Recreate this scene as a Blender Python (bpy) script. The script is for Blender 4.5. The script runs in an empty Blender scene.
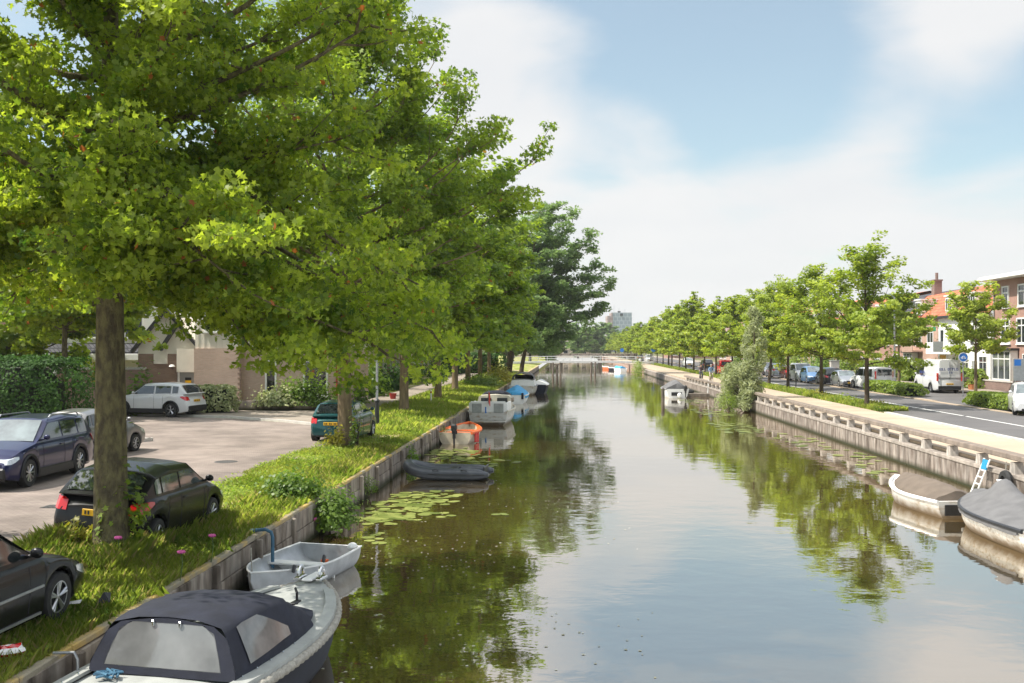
import bpy, bmesh, math, random
import numpy as np
from mathutils import Vector, Matrix, Euler
R = math.radians
random.seed(7)
rng = np.random.default_rng(11)
sc = bpy.context.scene
COL = sc.collection

# ------------------------------------------------------------------ camera, sky, sun, exposure
CAMZ = 4.4
YAW = math.atan(57 / 1024)
cd = bpy.data.cameras.new('camera')
cam = bpy.data.objects.new('camera', cd); COL.objects.link(cam)
cam.location = (0, 0, CAMZ)
cam.rotation_euler = (R(90), 0, YAW)
cd.lens = 36; cd.sensor_width = 36; cd.shift_y = 6.0 / 1024
cd.clip_start = 0.1; cd.clip_end = 6000
sc.camera = cam

SUN_H = Vector((-0.985, -0.16)).normalized(); SUN_E = R(54)
sun_dir = Vector((SUN_H.x * math.cos(SUN_E), SUN_H.y * math.cos(SUN_E), math.sin(SUN_E)))
ld = bpy.data.lights.new('sun', 'SUN'); ld.energy = 3.7; ld.angle = R(0.5); ld.color = (1.0, 0.95, 0.86)
sun = bpy.data.objects.new('sun', ld); COL.objects.link(sun)
sun.rotation_euler = sun_dir.to_track_quat('Z', 'Y').to_euler()

sc.view_settings.view_transform = 'Standard'
sc.view_settings.look = 'None'
sc.view_settings.gamma = 1.0
sc.view_settings.use_curve_mapping = False
sc.view_settings.exposure = 0.89

W = bpy.data.worlds.new('World'); sc.world = W; W.use_nodes = True
nt = W.node_tree; nt.nodes.clear()
def wn(t, **k):
    n = nt.nodes.new(t)
    for a, v in k.items(): setattr(n, a, v)
    return n
wout = wn('ShaderNodeOutputWorld'); bg = wn('ShaderNodeBackground')
sky = wn('ShaderNodeTexSky', sky_type='NISHITA'); sky.sun_disc = False
sky.sun_elevation = SUN_E; sky.sun_rotation = math.atan2(SUN_H.x, SUN_H.y)
sky.air_density = 1.0; sky.dust_density = 1.2; sky.ozone_density = 1.5
bg.inputs['Strength'].default_value = 0.15
tc = wn('ShaderNodeTexCoord')
sep = wn('ShaderNodeSeparateXYZ'); nt.links.new(tc.outputs['Generated'], sep.inputs[0])
def wm(op, a, b=None, c=None):
    n = wn('ShaderNodeMath', operation=op)
    for i, v in enumerate((a, b, c)):
        if v is None: continue
        if isinstance(v, (int, float)): n.inputs[i].default_value = v
        else: nt.links.new(v, n.inputs[i])
    return n.outputs[0]
# clouds on a dome: direction flattened towards the horizon
zz = wm('ADD', wm('MAXIMUM', sep.outputs[2], 0.0), 0.22)
comb = wn('ShaderNodeCombineXYZ')
nt.links.new(wm('DIVIDE', sep.outputs[0], zz), comb.inputs[0])
nt.links.new(wm('DIVIDE', sep.outputs[1], zz), comb.inputs[1])
comb.inputs[2].default_value = 3.7
no = wn('ShaderNodeTexNoise'); no.inputs['Scale'].default_value = 1.7; no.inputs['Detail'].default_value = 7; no.inputs['Roughness'].default_value = 0.52
no.inputs['Distortion'].default_value = 0.35
nt.links.new(comb.outputs[0], no.inputs['Vector'])
dens = wm('MULTIPLY', wm('SUBTRACT', no.outputs['Fac'], 0.48), 2.9)
def pixdir(px, py):
    r = (px - 512) / 1024; u = (347.5 - py) / 1024
    v = Vector((r * math.cos(YAW) - math.sin(YAW), r * math.sin(YAW) + math.cos(YAW), u)); return v.normalized()
def blob(px, py, rad, amp):                     # a wide soft patch of thicker / thinner cloud in one part of the sky
    d = pixdir(px, py)
    vm = wn('ShaderNodeVectorMath', operation='DOT_PRODUCT'); nt.links.new(tc.outputs['Generated'], vm.inputs[0]); vm.inputs[1].default_value = d
    s = wn('ShaderNodeMapRange'); s.interpolation_type = 'SMOOTHSTEP'
    nt.links.new(vm.outputs['Value'], s.inputs['Value'])
    s.inputs['From Min'].default_value = math.cos(rad); s.inputs['From Max'].default_value = 1.0
    s.inputs['To Min'].default_value = 0.0; s.inputs['To Max'].default_value = amp
    return s.outputs['Result']
for b in ((690, 50, .22, -.62), (840, 95, .18, -.55), (590, 15, .12, -.35), (1010, 105, .12, -.45), (650, 130, .12, -.35), (760, 130, .12, -.25),
          (530, 90, .12, .85), (720, 190, .16, .62), (600, 160, .10, .4), (680, 150, .10, .35), (900, 40, .12, .35), (820, 160, .10, .35), (930, 200, .15, .45), (1000, 20, .08, .4), (930, -10, .15, .7), (700, 320, .2, .25), (420, 20, .1, .1)):
    dens = wm('ADD', dens, blob(*b))
hz = wn('ShaderNodeMapRange'); nt.links.new(sep.outputs[2], hz.inputs['Value'])
hz.inputs['From Min'].default_value = 0.0; hz.inputs['From Max'].default_value = 0.20
hz.inputs['To Min'].default_value = 0.8; hz.inputs['To Max'].default_value = 0.0
dens = wm('ADD', dens, hz.outputs['Result'])
mr = wn('ShaderNodeMapRange'); mr.interpolation_type = 'SMOOTHSTEP'; nt.links.new(dens, mr.inputs['Value'])
mr.inputs['From Min'].default_value = -0.25; mr.inputs['From Max'].default_value = 0.85
mr.inputs['To Min'].default_value = 0.20; mr.inputs['To Max'].default_value = 0.95
mix = wn('ShaderNodeMixRGB')
hue = wn('ShaderNodeMixRGB', blend_type='MULTIPLY'); hue.inputs['Fac'].default_value = 1; hue.inputs['Color2'].default_value = (.66, .70, .61, 1); nt.links.new(sky.outputs[0], hue.inputs['Color1'])
nt.links.new(mr.outputs['Result'], mix.inputs['Fac']); nt.links.new(hue.outputs[0], mix.inputs['Color1'])
# cloud colour, a little greyer where the noise is thin
cn = wn('ShaderNodeTexNoise'); cn.inputs['Scale'].default_value = 2.1; cn.inputs['Detail'].default_value = 5
nt.links.new(comb.outputs[0], cn.inputs['Vector'])
cr = wn('ShaderNodeMixRGB'); nt.links.new(cn.outputs['Fac'], cr.inputs['Fac'])
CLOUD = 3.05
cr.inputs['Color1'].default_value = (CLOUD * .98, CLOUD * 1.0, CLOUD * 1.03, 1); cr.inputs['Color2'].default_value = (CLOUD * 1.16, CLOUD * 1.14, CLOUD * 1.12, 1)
zb_ = wn('ShaderNodeMapRange'); zb_.interpolation_type = 'SMOOTHSTEP'; nt.links.new(sep.outputs[2], zb_.inputs['Value'])      # unseen clouds above the frame brightened as added fill light
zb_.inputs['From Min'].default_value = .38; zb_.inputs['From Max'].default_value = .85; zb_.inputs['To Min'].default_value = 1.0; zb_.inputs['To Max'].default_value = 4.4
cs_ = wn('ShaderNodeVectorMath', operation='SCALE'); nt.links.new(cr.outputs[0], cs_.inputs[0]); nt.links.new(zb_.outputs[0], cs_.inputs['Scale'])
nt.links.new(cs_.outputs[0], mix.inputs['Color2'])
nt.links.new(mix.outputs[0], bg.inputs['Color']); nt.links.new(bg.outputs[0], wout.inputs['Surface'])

# ------------------------------------------------------------------ pixel <-> place (only to work out where things stand)
CF, SF = math.cos(YAW), math.sin(YAW)
def at(px, py, z=1.0):                           # the point at height z seen at a pixel
    D = 1024 * (CAMZ - z) / (py - 347.5); r = (px - 512) / 1024 * D
    return Vector((r * CF - D * SF, r * SF + D * CF, z))
def atD(px, D, z=1.0):                           # the point at height z, at depth D, in a pixel column
    r = (px - 512) / 1024 * D
    return Vector((r * CF - D * SF, r * SF + D * CF, z))
def hz_(py, D): return CAMZ - (py - 347.5) / 1024 * D

# ------------------------------------------------------------------ mesh helpers
class MB:
    def __init__(s): s.v = []; s.f = []; s.m = []
    def add(s, vs, fs, m=0):
        o = len(s.v); s.v += [tuple(p) for p in vs]
        for f in fs: s.f.append(tuple(i + o for i in f)); s.m.append(m)
        return s
    def box(s, c, d, rz=0, m=0, rx=0, ry=0, bev=0):
        x, y, z = d[0] / 2, d[1] / 2, d[2] / 2
        if bev:
            b = min(bev, x * .8, y * .8, z * .8)
            pts = []
            for (lx, ly, lz) in ((x - b, y - b, -z), (x, y, -z + b), (x, y, z - b), (x - b, y - b, z)):
                k = b if lx == x else b
                pts.append([(lx, -ly + (k if lx == x else 0), lz), (lx, ly - (k if lx == x else 0), lz), (lx - (k if lx == x else 0), ly, lz), (-lx + (k if lx == x else 0), ly, lz),
                            (-lx, ly - (k if lx == x else 0), lz), (-lx, -ly + (k if lx == x else 0), lz), (-lx + (k if lx == x else 0), -ly, lz), (lx - (k if lx == x else 0), -ly, lz)])
            vs = [p for ring in pts for p in ring]; fs = []
            for r_ in range(3):
                for i in range(8): fs.append((r_ * 8 + i, r_ * 8 + (i + 1) % 8, r_ * 8 + 8 + (i + 1) % 8, r_ * 8 + 8 + i))
            fs.append(tuple(range(7, -1, -1))); fs.append(tuple(range(24, 32)))
        else:
            vs = [(-x, -y, -z), (x, -y, -z), (x, y, -z), (-x, y, -z), (-x, -y, z), (x, -y, z), (x, y, z), (-x, y, z)]
            fs = [(3, 2, 1, 0), (4, 5, 6, 7), (0, 1, 5, 4), (1, 2, 6, 5), (2, 3, 7, 6), (3, 0, 4, 7)]
        M = Matrix.Translation(c) @ Euler((rx, ry, rz)).to_matrix().to_4x4()
        return s.add([M @ Vector(p) for p in vs], fs, m)
    def tube(s, pts, r, n=8, m=0, cap=True, closed=False):
        P = [Vector(p) for p in pts]; k = len(P)
        if not hasattr(r, '__len__'): r = [r] * k
        vs = []; up = None
        for i in range(k):
            if closed: t = P[(i + 1) % k] - P[i - 1]
            else: t = P[min(i + 1, k - 1)] - P[max(i - 1, 0)]
            if t.length < 1e-9: t = Vector((0, 0, 1))
            t.normalize()
            if up is None: up = Vector((0, 0, 1)) if abs(t.z) < .9 else Vector((0, 1, 0))
            a = t.cross(up)
            if a.length < 1e-6: a = t.orthogonal()
            a.normalize(); b = t.cross(a); up = -b if b.dot(up) < 0 else b
            b = up
            for j in range(n):
                q = 2 * math.pi * j / n
                vs.append(P[i] + (a * math.cos(q) + b * math.sin(q)) * r[i])
        fs = []
        for i in range(k if closed else k - 1):
            for j in range(n):
                i2 = (i + 1) % k
                fs.append((i * n + j, i * n + (j + 1) % n, i2 * n + (j + 1) % n, i2 * n + j))
        if cap and not closed: fs.append(tuple(range(n - 1, -1, -1))); fs.append(tuple((k - 1) * n + j for j in range(n)))
        return s.add(vs, fs, m)
    def loft(s, secs, m=0, closed=False, capa=False, capb=False):   # rows of equally many points
        n = len(secs[0]); vs = [p for q in secs for p in q]; fs = []
        for i in range(len(secs) - 1):
            for j in range(n if closed else n - 1):
                fs.append((i * n + j, i * n + (j + 1) % n, (i + 1) * n + (j + 1) % n, (i + 1) * n + j))
        if capa: fs.append(tuple(range(n - 1, -1, -1)))
        if capb: fs.append(tuple((len(secs) - 1) * n + j for j in range(n)))
        return s.add(vs, fs, m)
    def lathe(s, prof, c, axis='z', n=16, m=0):      # prof: (radius, along)
        secs = []
        for j in range(n + 1):
            q = 2 * math.pi * j / n; ring = []
            for r_, h in prof:
                u, w = r_ * math.cos(q), r_ * math.sin(q)
                p = {'z': (u, w, h), 'x': (h, u, w), 'y': (u, h, w)}[axis]
                ring.append((p[0] + c[0], p[1] + c[1], p[2] + c[2]))
            secs.append(ring)
        return s.loft(secs, m)
    def ball(s, c, r, n=10, k=7, m=0, rz=0):
        rx, ry, rz_ = r if hasattr(r, '__len__') else (r, r, r)
        secs = []
        for i in range(k + 1):
            a = math.pi * i / k
            secs.append([(Matrix.Rotation(rz, 3, 'Z') @ Vector((rx * math.sin(a) * math.cos(2 * math.pi * j / n), ry * math.sin(a) * math.sin(2 * math.pi * j / n), rz_ * math.cos(a)))) + Vector(c) for j in range(n)])
        return s.loft(secs, m, closed=True)
    def prism(s, poly, z0, z1, m=0):
        n = len(poly); vs = [(p[0], p[1], z0) for p in poly] + [(p[0], p[1], z1) for p in poly]
        fs = [tuple(range(n - 1, -1, -1)), tuple(range(n, 2 * n))] + [(i, (i + 1) % n, n + (i + 1) % n, n + i) for i in range(n)]
        return s.add(vs, fs, m)
    def xform(s, M): s.v = [tuple(M @ Vector(p)) for p in s.v]; return s
    def build(s, name, mats, parent=None, smooth=False, loc=None, fix=True):
        me = bpy.data.meshes.new(name); me.from_pydata(s.v, [], s.f)
        if not isinstance(mats, (list, tuple)): mats = [mats]
        for mm in mats: me.materials.append(mm)
        if len(mats) > 1: me.polygons.foreach_set('material_index', np.array(s.m, dtype=np.int32))
        if fix:
            bm = bmesh.new(); bm.from_mesh(me); bmesh.ops.remove_doubles(bm, verts=bm.verts, dist=1e-5); bmesh.ops.recalc_face_normals(bm, faces=bm.faces); bm.to_mesh(me); bm.free()
        if smooth:
            me.polygons.foreach_set('use_smooth', np.ones(len(me.polygons), dtype=bool))
            if smooth is not True: me.set_sharp_from_angle(angle=R(smooth))
        me.update()
        o = bpy.data.objects.new(name, me); COL.objects.link(o)
        if parent is not None: o.parent = parent
        if loc is not None: o.location = loc
        return o
def tag(o, label=None, cat=None, group=None, kind=None):
    if label: o['label'] = label
    if cat: o['category'] = cat
    if group: o['group'] = group
    if kind: o['kind'] = kind
    return o
def thing(name, label, cat, loc=(0, 0, 0), rz=0, group=None):
    o = bpy.data.objects.new(name, None); COL.objects.link(o); o.location = loc; o.rotation_euler = (0, 0, rz); o.empty_display_size = .2
    return tag(o, label, cat, group)
def dup(root, loc, rz, label, group=None, scale=None):
    r_ = root.copy(); COL.objects.link(r_); r_.location = loc; r_.rotation_euler = (0, 0, rz); r_['label'] = label
    if group: r_['group'] = group
    if scale: r_.scale = scale if hasattr(scale, '__len__') else (scale,) * 3
    for ch in list(root.children):
        c = ch.copy(); COL.objects.link(c); c.parent = r_
        for g in ch.children:
            d = g.copy(); COL.objects.link(d); d.parent = c
    return r_

# ------------------------------------------------------------------ materials
def newmat(name):
    m = bpy.data.materials.new(name); m.use_nodes = True
    return m, m.node_tree, m.node_tree.nodes['Principled BSDF']
def pm(name, col, rough=.6, var=.18, scale=3.0, bump=0.0, bscale=40, metal=0, spec=.5, coat=0, col2=None, stretch=None, detail=5, lo=.35, hi=.65):
    m, t, b = newmat(name); N = t.nodes; L = t.links
    b.inputs['Roughness'].default_value = rough; b.inputs['Metallic'].default_value = metal; b.inputs['Specular IOR Level'].default_value = spec
    b.inputs['Coat Weight'].default_value = coat; b.inputs['Coat Roughness'].default_value = .04
    tcn = N.new('ShaderNodeTexCoord'); vec = tcn.outputs['Object']
    if stretch:
        mp = N.new('ShaderNodeMapping'); mp.inputs['Scale'].default_value = stretch; L.new(vec, mp.inputs['Vector']); vec = mp.outputs[0]
    if var or col2:
        n = N.new('ShaderNodeTexNoise'); n.inputs['Scale'].default_value = scale; n.inputs['Detail'].default_value = detail; L.new(vec, n.inputs['Vector'])
        mr_ = N.new('ShaderNodeMapRange'); mr_.inputs['From Min'].default_value = lo; mr_.inputs['From Max'].default_value = hi; L.new(n.outputs['Fac'], mr_.inputs['Value'])
        mx = N.new('ShaderNodeMixRGB'); L.new(mr_.outputs[0], mx.inputs['Fac'])
        c2 = col2 or tuple(min(1, c * (1 + var)) for c in col); c1 = col if col2 else tuple(c * (1 - var) for c in col)
        mx.inputs['Color1'].default_value = (*c1, 1); mx.inputs['Color2'].default_value = (*c2, 1)
        L.new(mx.outputs[0], b.inputs['Base Color'])
    else: b.inputs['Base Color'].default_value = (*col, 1)
    if bump:
        n2 = N.new('ShaderNodeTexNoise'); n2.inputs['Scale'].default_value = bscale; n2.inputs['Detail'].default_value = 4; L.new(vec, n2.inputs['Vector'])
        bp = N.new('ShaderNodeBump'); bp.inputs['Strength'].default_value = bump; bp.inputs['Distance'].default_value = .05 if 'bark' in name else .02; L.new(n2.outputs['Fac'], bp.inputs['Height']); L.new(bp.outputs[0], b.inputs['Normal'])
    return m
def brickmat(name, c1, c2, mortar, bw=.22, bh=.065, flat=False, rough=.85, msize=.012, bump=.4, big=.12):
    m, t, b = newmat(name); N = t.nodes; L = t.links
    b.inputs['Roughness'].default_value = rough; b.inputs['Specular IOR Level'].default_value = .25
    tcn = N.new('ShaderNodeTexCoord')
    br = N.new('ShaderNodeTexBrick')
    if flat: L.new(tcn.outputs['Object'], br.inputs['Vector'])
    else:
        s = N.new('ShaderNodeSeparateXYZ'); L.new(tcn.outputs['Object'], s.inputs[0])
        ad = N.new('ShaderNodeMath'); L.new(s.outputs[0], ad.inputs[0]); L.new(s.outputs[1], ad.inputs[1])
        cm = N.new('ShaderNodeCombineXYZ'); L.new(ad.outputs[0], cm.inputs[0]); L.new(s.outputs[2], cm.inputs[1]); L.new(cm.outputs[0], br.inputs['Vector'])
    br.inputs['Scale'].default_value = 1; br.inputs['Brick Width'].default_value = bw; br.inputs['Row Height'].default_value = bh; br.inputs['Mortar Size'].default_value = msize
    br.inputs['Color1'].default_value = (*c1, 1); br.inputs['Color2'].default_value = (*c2, 1); br.inputs['Mortar'].default_value = (*mortar, 1)
    n = N.new('ShaderNodeTexNoise'); n.inputs['Scale'].default_value = .7; n.inputs['Detail'].default_value = 6; L.new(tcn.outputs['Object'], n.inputs['Vector'])
    mr_ = N.new('ShaderNodeMapRange'); mr_.inputs['From Min'].default_value = .3; mr_.inputs['From Max'].default_value = .7; mr_.inputs['To Min'].default_value = 1 - big; mr_.inputs['To Max'].default_value = 1 + big; L.new(n.outputs['Fac'], mr_.inputs['Value'])
    mu = N.new('ShaderNodeVectorMath'); mu.operation = 'SCALE'; L.new(br.outputs['Color'], mu.inputs[0]); L.new(mr_.outputs[0], mu.inputs['Scale'])
    L.new(mu.outputs[0], b.inputs['Base Color'])
    bp = N.new('ShaderNodeBump'); bp.inputs['Strength'].default_value = bump; bp.inputs['Distance'].default_value = .008; bp.invert = True; L.new(br.outputs['Fac'], bp.inputs['Height']); L.new(bp.outputs[0], b.inputs['Normal'])
    return m
def leafmat(name, c1, c2, trans, rough=.45, tw=.45, tip=None):
    """leaf: every leaf has its own tint (face attribute)"""
    m = bpy.data.materials.new(name); m.use_nodes = True; t = m.node_tree; N = t.nodes; L = t.links; N.clear()
    out = N.new('ShaderNodeOutputMaterial'); b = N.new('ShaderNodeBsdfPrincipled'); tr = N.new('ShaderNodeBsdfTranslucent'); mx = N.new('ShaderNodeMixShader')
    a = N.new('ShaderNodeAttribute'); a.attribute_name = 'tint'
    cr_ = N.new('ShaderNodeValToRGB'); el = cr_.color_ramp.elements
    el[0].position = 0; el[0].color = (*c1, 1); el[1].position = .9; el[1].color = (*c2, 1)
    if tip: e = el.new(.985); e.color = (*c2, 1); e = el.new(.992); e.color = (*tip, 1)
    L.new(a.outputs['Fac'], cr_.inputs[0]); L.new(cr_.outputs[0], b.inputs['Base Color'])
    b.inputs['Roughness'].default_value = rough; b.inputs['Specular IOR Level'].default_value = .4
    hs = N.new('ShaderNodeMixRGB'); hs.blend_type = 'MULTIPLY'; hs.inputs['Fac'].default_value = 1; hs.inputs['Color2'].default_value = (*trans, 1)
    L.new(cr_.outputs[0], hs.inputs['Color1']); L.new(hs.outputs[0], tr.inputs['Color'])
    mx.inputs['Fac'].default_value = tw; L.new(b.outputs[0], mx.inputs[1]); L.new(tr.outputs[0], mx.inputs[2]); L.new(mx.outputs[0], out.inputs['Surface'])
    return m
M = {}
M['maple'] = leafmat('maple_leaf', (.042, .098, .010), (.305, .36, .046), (2.05, 2.1, 1.0), tw=.58, tip=(.32, .10, .035))
M['maple2'] = leafmat('maple_leaf_light', (.052, .115, .012), (.275, .355, .040), (1.9, 1.9, 1.0), tw=.5, tip=(.25, .12, .03))
M['street_leaf'] = leafmat('street_tree_leaf', (.14, .22, .024), (.38, .44, .06), (1.6, 1.6, .9), tip=(.28, .16, .05))
M['street_leaf_yellow'] = leafmat('yellow_tree_leaf', (.24, .31, .04), (.43, .47, .075), (1.4, 1.5, .8))
M['poplar_leaf'] = leafmat('poplar_leaf', (.10, .17, .05), (.27, .35, .13), (1.4, 1.6, 1.1), tw=.45)
M['willow_leaf'] = leafmat('willow_leaf', (.22, .26, .12), (.44, .47, .26), (1.4, 1.4, 1.1), tw=.4)
M['hedge_dark'] = leafmat('dark_hedge_leaf', (.02, .06, .010), (.065, .145, .020), (1.5, 1.6, 1.0), tw=.3, rough=.7)
M['hedge'] = leafmat('hedge_leaf', (.09, .16, .02), (.27, .33, .05), (1.6, 1.7, 1.0), tw=.35)
M['shrub_yellow'] = leafmat('yellow_shrub_leaf', (.20, .20, .03), (.45, .40, .05), (1.4, 1.4, .8), tw=.35)
M['variegated'] = leafmat('variegated_leaf', (.12, .18, .05), (.60, .60, .33), (1.3, 1.4, 1.0), tw=.3)
M['bush'] = leafmat('bush_leaf', (.06, .12, .016), (.18, .26, .04), (1.7, 1.9, 1.0), tw=.4)
M['far_leaf'] = leafmat('far_leaf', (.07, .11, .035), (.16, .20, .06), (1.5, 1.6, 1.0), tw=.3)
M['bark'] = pm('bark', (.095, .078, .05), .9, scale=6, bump=1.4, bscale=18, stretch=(1.7, 1.7, .75), col2=(.20, .175, .085), spec=.2, detail=9, lo=.38, hi=.62)
M['bark_warm'] = pm('bark_warm', (.20, .15, .09), .9, .3, 3, bump=.8, bscale=14, stretch=(2.2, 2.2, .6), spec=.2)
M['bark_dark'] = pm('bark_dark', (.085, .065, .045), .9, .3, 3, bump=.8, bscale=14, stretch=(2.2, 2.2, .6), spec=.2)
M['grass'] = leafmat('grass_blade', (.14, .25, .028), (.45, .49, .11), (1.5, 1.5, .9), tw=.55, rough=.6, tip=(.48, .42, .22))
M['brick_pink'] = brickmat('pink_brick', (.50, .335, .265), (.58, .40, .32), (.48, .39, .32))
M['brick_brown'] = brickmat('brown_brick', (.30, .19, .14), (.37, .24, .18), (.26, .2, .17))
M['brick_right'] = brickmat('red_brown_brick', (.33, .17, .125), (.42, .23, .17), (.36, .26, .22))
M['brick_right_b'] = brickmat('pale_red_brick', (.42, .25, .18), (.50, .31, .23), (.44, .33, .28))
M['brick_low'] = brickmat('dark_low_brick', (.17, .11, .09), (.24, .15, .12), (.25, .2, .18))
M['paver'] = brickmat('street_paver', (.225, .182, .157), (.268, .222, .19), (.185, .15, .13), bw=.21, bh=.105, flat=True, bump=.35, msize=.010, big=.30)
M['paver_walk'] = brickmat('pavement_slab', (.28, .235, .19), (.33, .28, .228), (.23, .19, .155), bw=.3, bh=.3, flat=True, bump=.3, msize=.01, big=.12)
M['tile_red'] = brickmat('red_roof_tile', (.46, .14, .075), (.58, .20, .11), (.26, .08, .05), bw=.26, bh=.33, msize=.03, bump=.8)
M['tile_dark'] = brickmat('dark_roof_tile', (.07, .07, .078), (.10, .10, .11), (.03, .03, .035), bw=.26, bh=.3, msize=.03, bump=.8)
M['white'] = pm('white_paint', (.80, .79, .76), .5, .04, 2)
M['white_wall'] = pm('white_wall', (.80, .785, .75), .8, .05, 1.2, bump=.15)
M['cream'] = pm('cream_panel', (.74, .69, .60), .7, .06, 1.5)
M['beige'] = pm('beige_render', (.52, .43, .32), .85, .08, 1, bump=.2)
M['grey_paint'] = pm('grey_paint', (.30, .30, .29), .5, .06, 2)
M['dark_paint'] = pm('dark_paint', (.03, .03, .033), .4, .1, 3)
M['black_trim'] = pm('black_trim', (.012, .012, .013), .5, .2, 10)
M['rubber'] = pm('rubber', (.018, .018, .018), .75, .25, 14, bump=.2)
M['steel'] = pm('galvanised_steel', (.42, .43, .44), .4, .1, 6, metal=.8)
M['alloy'] = pm('alloy_rim', (.55, .55, .56), .3, .05, 5, metal=.9)
M['chrome'] = pm('chrome', (.7, .7, .7), .12, 0, metal=1)
M['red_lamp'] = pm('red_lamp', (.55, .012, .012), .12, .1, 6, coat=1)
M['white_lamp'] = pm('clear_lamp', (.62, .64, .66), .1, .15, 20, coat=1, metal=.3)
M['plate'] = pm('yellow_plate', (.75, .42, .01), .35, .03, 4)
M['plate_ink'] = pm('plate_ink', (.02, .02, .02), .5, 0)
M['pane'] = pm('window_pane', (.018, .022, .026), .04, .4, .6, spec=.9)
M['curtain_pane'] = pm('curtained_pane', (.10, .11, .115), .05, .5, .8, spec=.9)
def glassmat(name, tint, transp):
    m = bpy.data.materials.new(name); m.use_nodes = True; t = m.node_tree; N = t.nodes; L = t.links; N.clear()
    out = N.new('ShaderNodeOutputMaterial'); g = N.new('ShaderNodeBsdfGlossy'); g.inputs['Roughness'].default_value = .02; tr = N.new('ShaderNodeBsdfTransparent'); tr.inputs['Color'].default_value = (*tint, 1)
    f = N.new('ShaderNodeFresnel'); f.inputs['IOR'].default_value = 1.55
    mr_ = N.new('ShaderNodeMapRange'); mr_.inputs['To Min'].default_value = 1 - transp; mr_.inputs['To Max'].default_value = 1; L.new(f.outputs[0], mr_.inputs['Value'])
    mx = N.new('ShaderNodeMixShader'); L.new(mr_.outputs[0], mx.inputs['Fac']); L.new(tr.outputs[0], mx.inputs[1]); L.new(g.outputs[0], mx.inputs[2]); L.new(mx.outputs[0], out.inputs['Surface'])
    return m
M['vinyl'] = pm('clear_vinyl', (.17, .17, .165), .06, .3, 1.6, spec=1.0, coat=.5, bump=.12, bscale=3)
M['carglass'] = pm('car_glass', (.014, .019, .02), .03, .5, 1.2, spec=1.0, coat=.6)
M['screen'] = pm('car_windscreen', (.10, .125, .125), .03, .6, 1.6, spec=1.0, coat=.8)
M['asphalt'] = pm('asphalt', (.115, .108, .106), .9, .14, .35, bump=.3, bscale=90, detail=9)
M['path_sand'] = pm('sandy_path', (.42, .33, .24), .9, .12, .5, bump=.2, bscale=60, detail=9)
M['kerb'] = pm('kerb_stone', (.50, .47, .43), .85, .12, 2, bump=.2)
M['line_white'] = pm('road_marking', (.72, .71, .68), .7, .1, 4)
M['wood'] = pm('weathered_wood', (.13, .105, .08), .85, .3, 4, bump=.5, stretch=(1, 1, .3))
# ------------------------------------------------------------------ ground, water, roads
def groundmat(name, c1, c2, c3):
    m, t, b = newmat(name); N = t.nodes; L = t.links
    b.inputs['Roughness'].default_value = .95; b.inputs['Specular IOR Level'].default_value = .1
    tcn = N.new('ShaderNodeTexCoord')
    def nz(s, d=6):
        n = N.new('ShaderNodeTexNoise'); n.inputs['Scale'].default_value = s; n.inputs['Detail'].default_value = d; L.new(tcn.outputs['Object'], n.inputs['Vector']); return n.outputs['Fac']
    a = N.new('ShaderNodeMixRGB'); a.inputs['Color1'].default_value = (*c1, 1); a.inputs['Color2'].default_value = (*c2, 1)
    r1 = N.new('ShaderNodeMapRange'); r1.inputs['From Min'].default_value = .38; r1.inputs['From Max'].default_value = .62; L.new(nz(1.3), r1.inputs['Value']); L.new(r1.outputs[0], a.inputs['Fac'])
    c = N.new('ShaderNodeMixRGB'); c.inputs['Color2'].default_value = (*c3, 1); L.new(a.outputs[0], c.inputs['Color1'])
    r2 = N.new('ShaderNodeMapRange'); r2.inputs['From Min'].default_value = .50; r2.inputs['From Max'].default_value = .60; L.new(nz(.55, 8), r2.inputs['Value']); L.new(r2.outputs[0], c.inputs['Fac'])
    L.new(c.outputs[0], b.inputs['Base Color'])
    bp = N.new('ShaderNodeBump'); bp.inputs['Strength'].default_value = .8; bp.inputs['Distance'].default_value = .05; L.new(nz(14), bp.inputs['Height']); L.new(bp.outputs[0], b.inputs['Normal'])
    return m
M['bank'] = groundmat('bank_ground', (.16, .22, .03), (.26, .28, .05), (.44, .35, .22))
M['soil'] = groundmat('soil', (.09, .12, .03), (.15, .15, .06), (.2, .16, .1))

WL, WR = -5.92, 12.6                               # faces of the two quay walls
def bankz(x):
    if x > -8.4: return .80 + .2 * max(0, min(1, (-6.3 - x) / 2.1))
    return 1.0
ys = list(np.arange(-40, 70, 2.0)) + list(np.arange(70, 200, 10.0)) + [250, 400, 700, 1000]
xs = [-1500, -300, -60, -30, -16, -10.5, -9.2, -8.4, -7.9, -7.3, -6.8, -6.3, -6.1]
g = MB(); g.loft([[(x, y, bankz(x) + (.03 * math.sin(y * 1.7 + x) if -8.3 < x < -6.2 else 0)) for x in xs] for y in ys])
tag(g.build('ground', M['bank'], smooth=True), kind='structure')
g = MB(); g.loft([[(x, y, .90) for x in (WR + .3, 16.6, 23, 40, 300, 1500)] for y in (-40, 60, 200, 1000)])
tag(g.build('ground', M['soil']), kind='structure')
g = MB(); g.loft([[(x, y, .9) for x in (-6000, 6000)] for y in (1000, 6000)])
g.loft([[(x, y, .88) for x in (WL - .2, WR + .31)] for y in (620, 1001)])
tag(g.build('ground', M['soil']), kind='structure')

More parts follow.
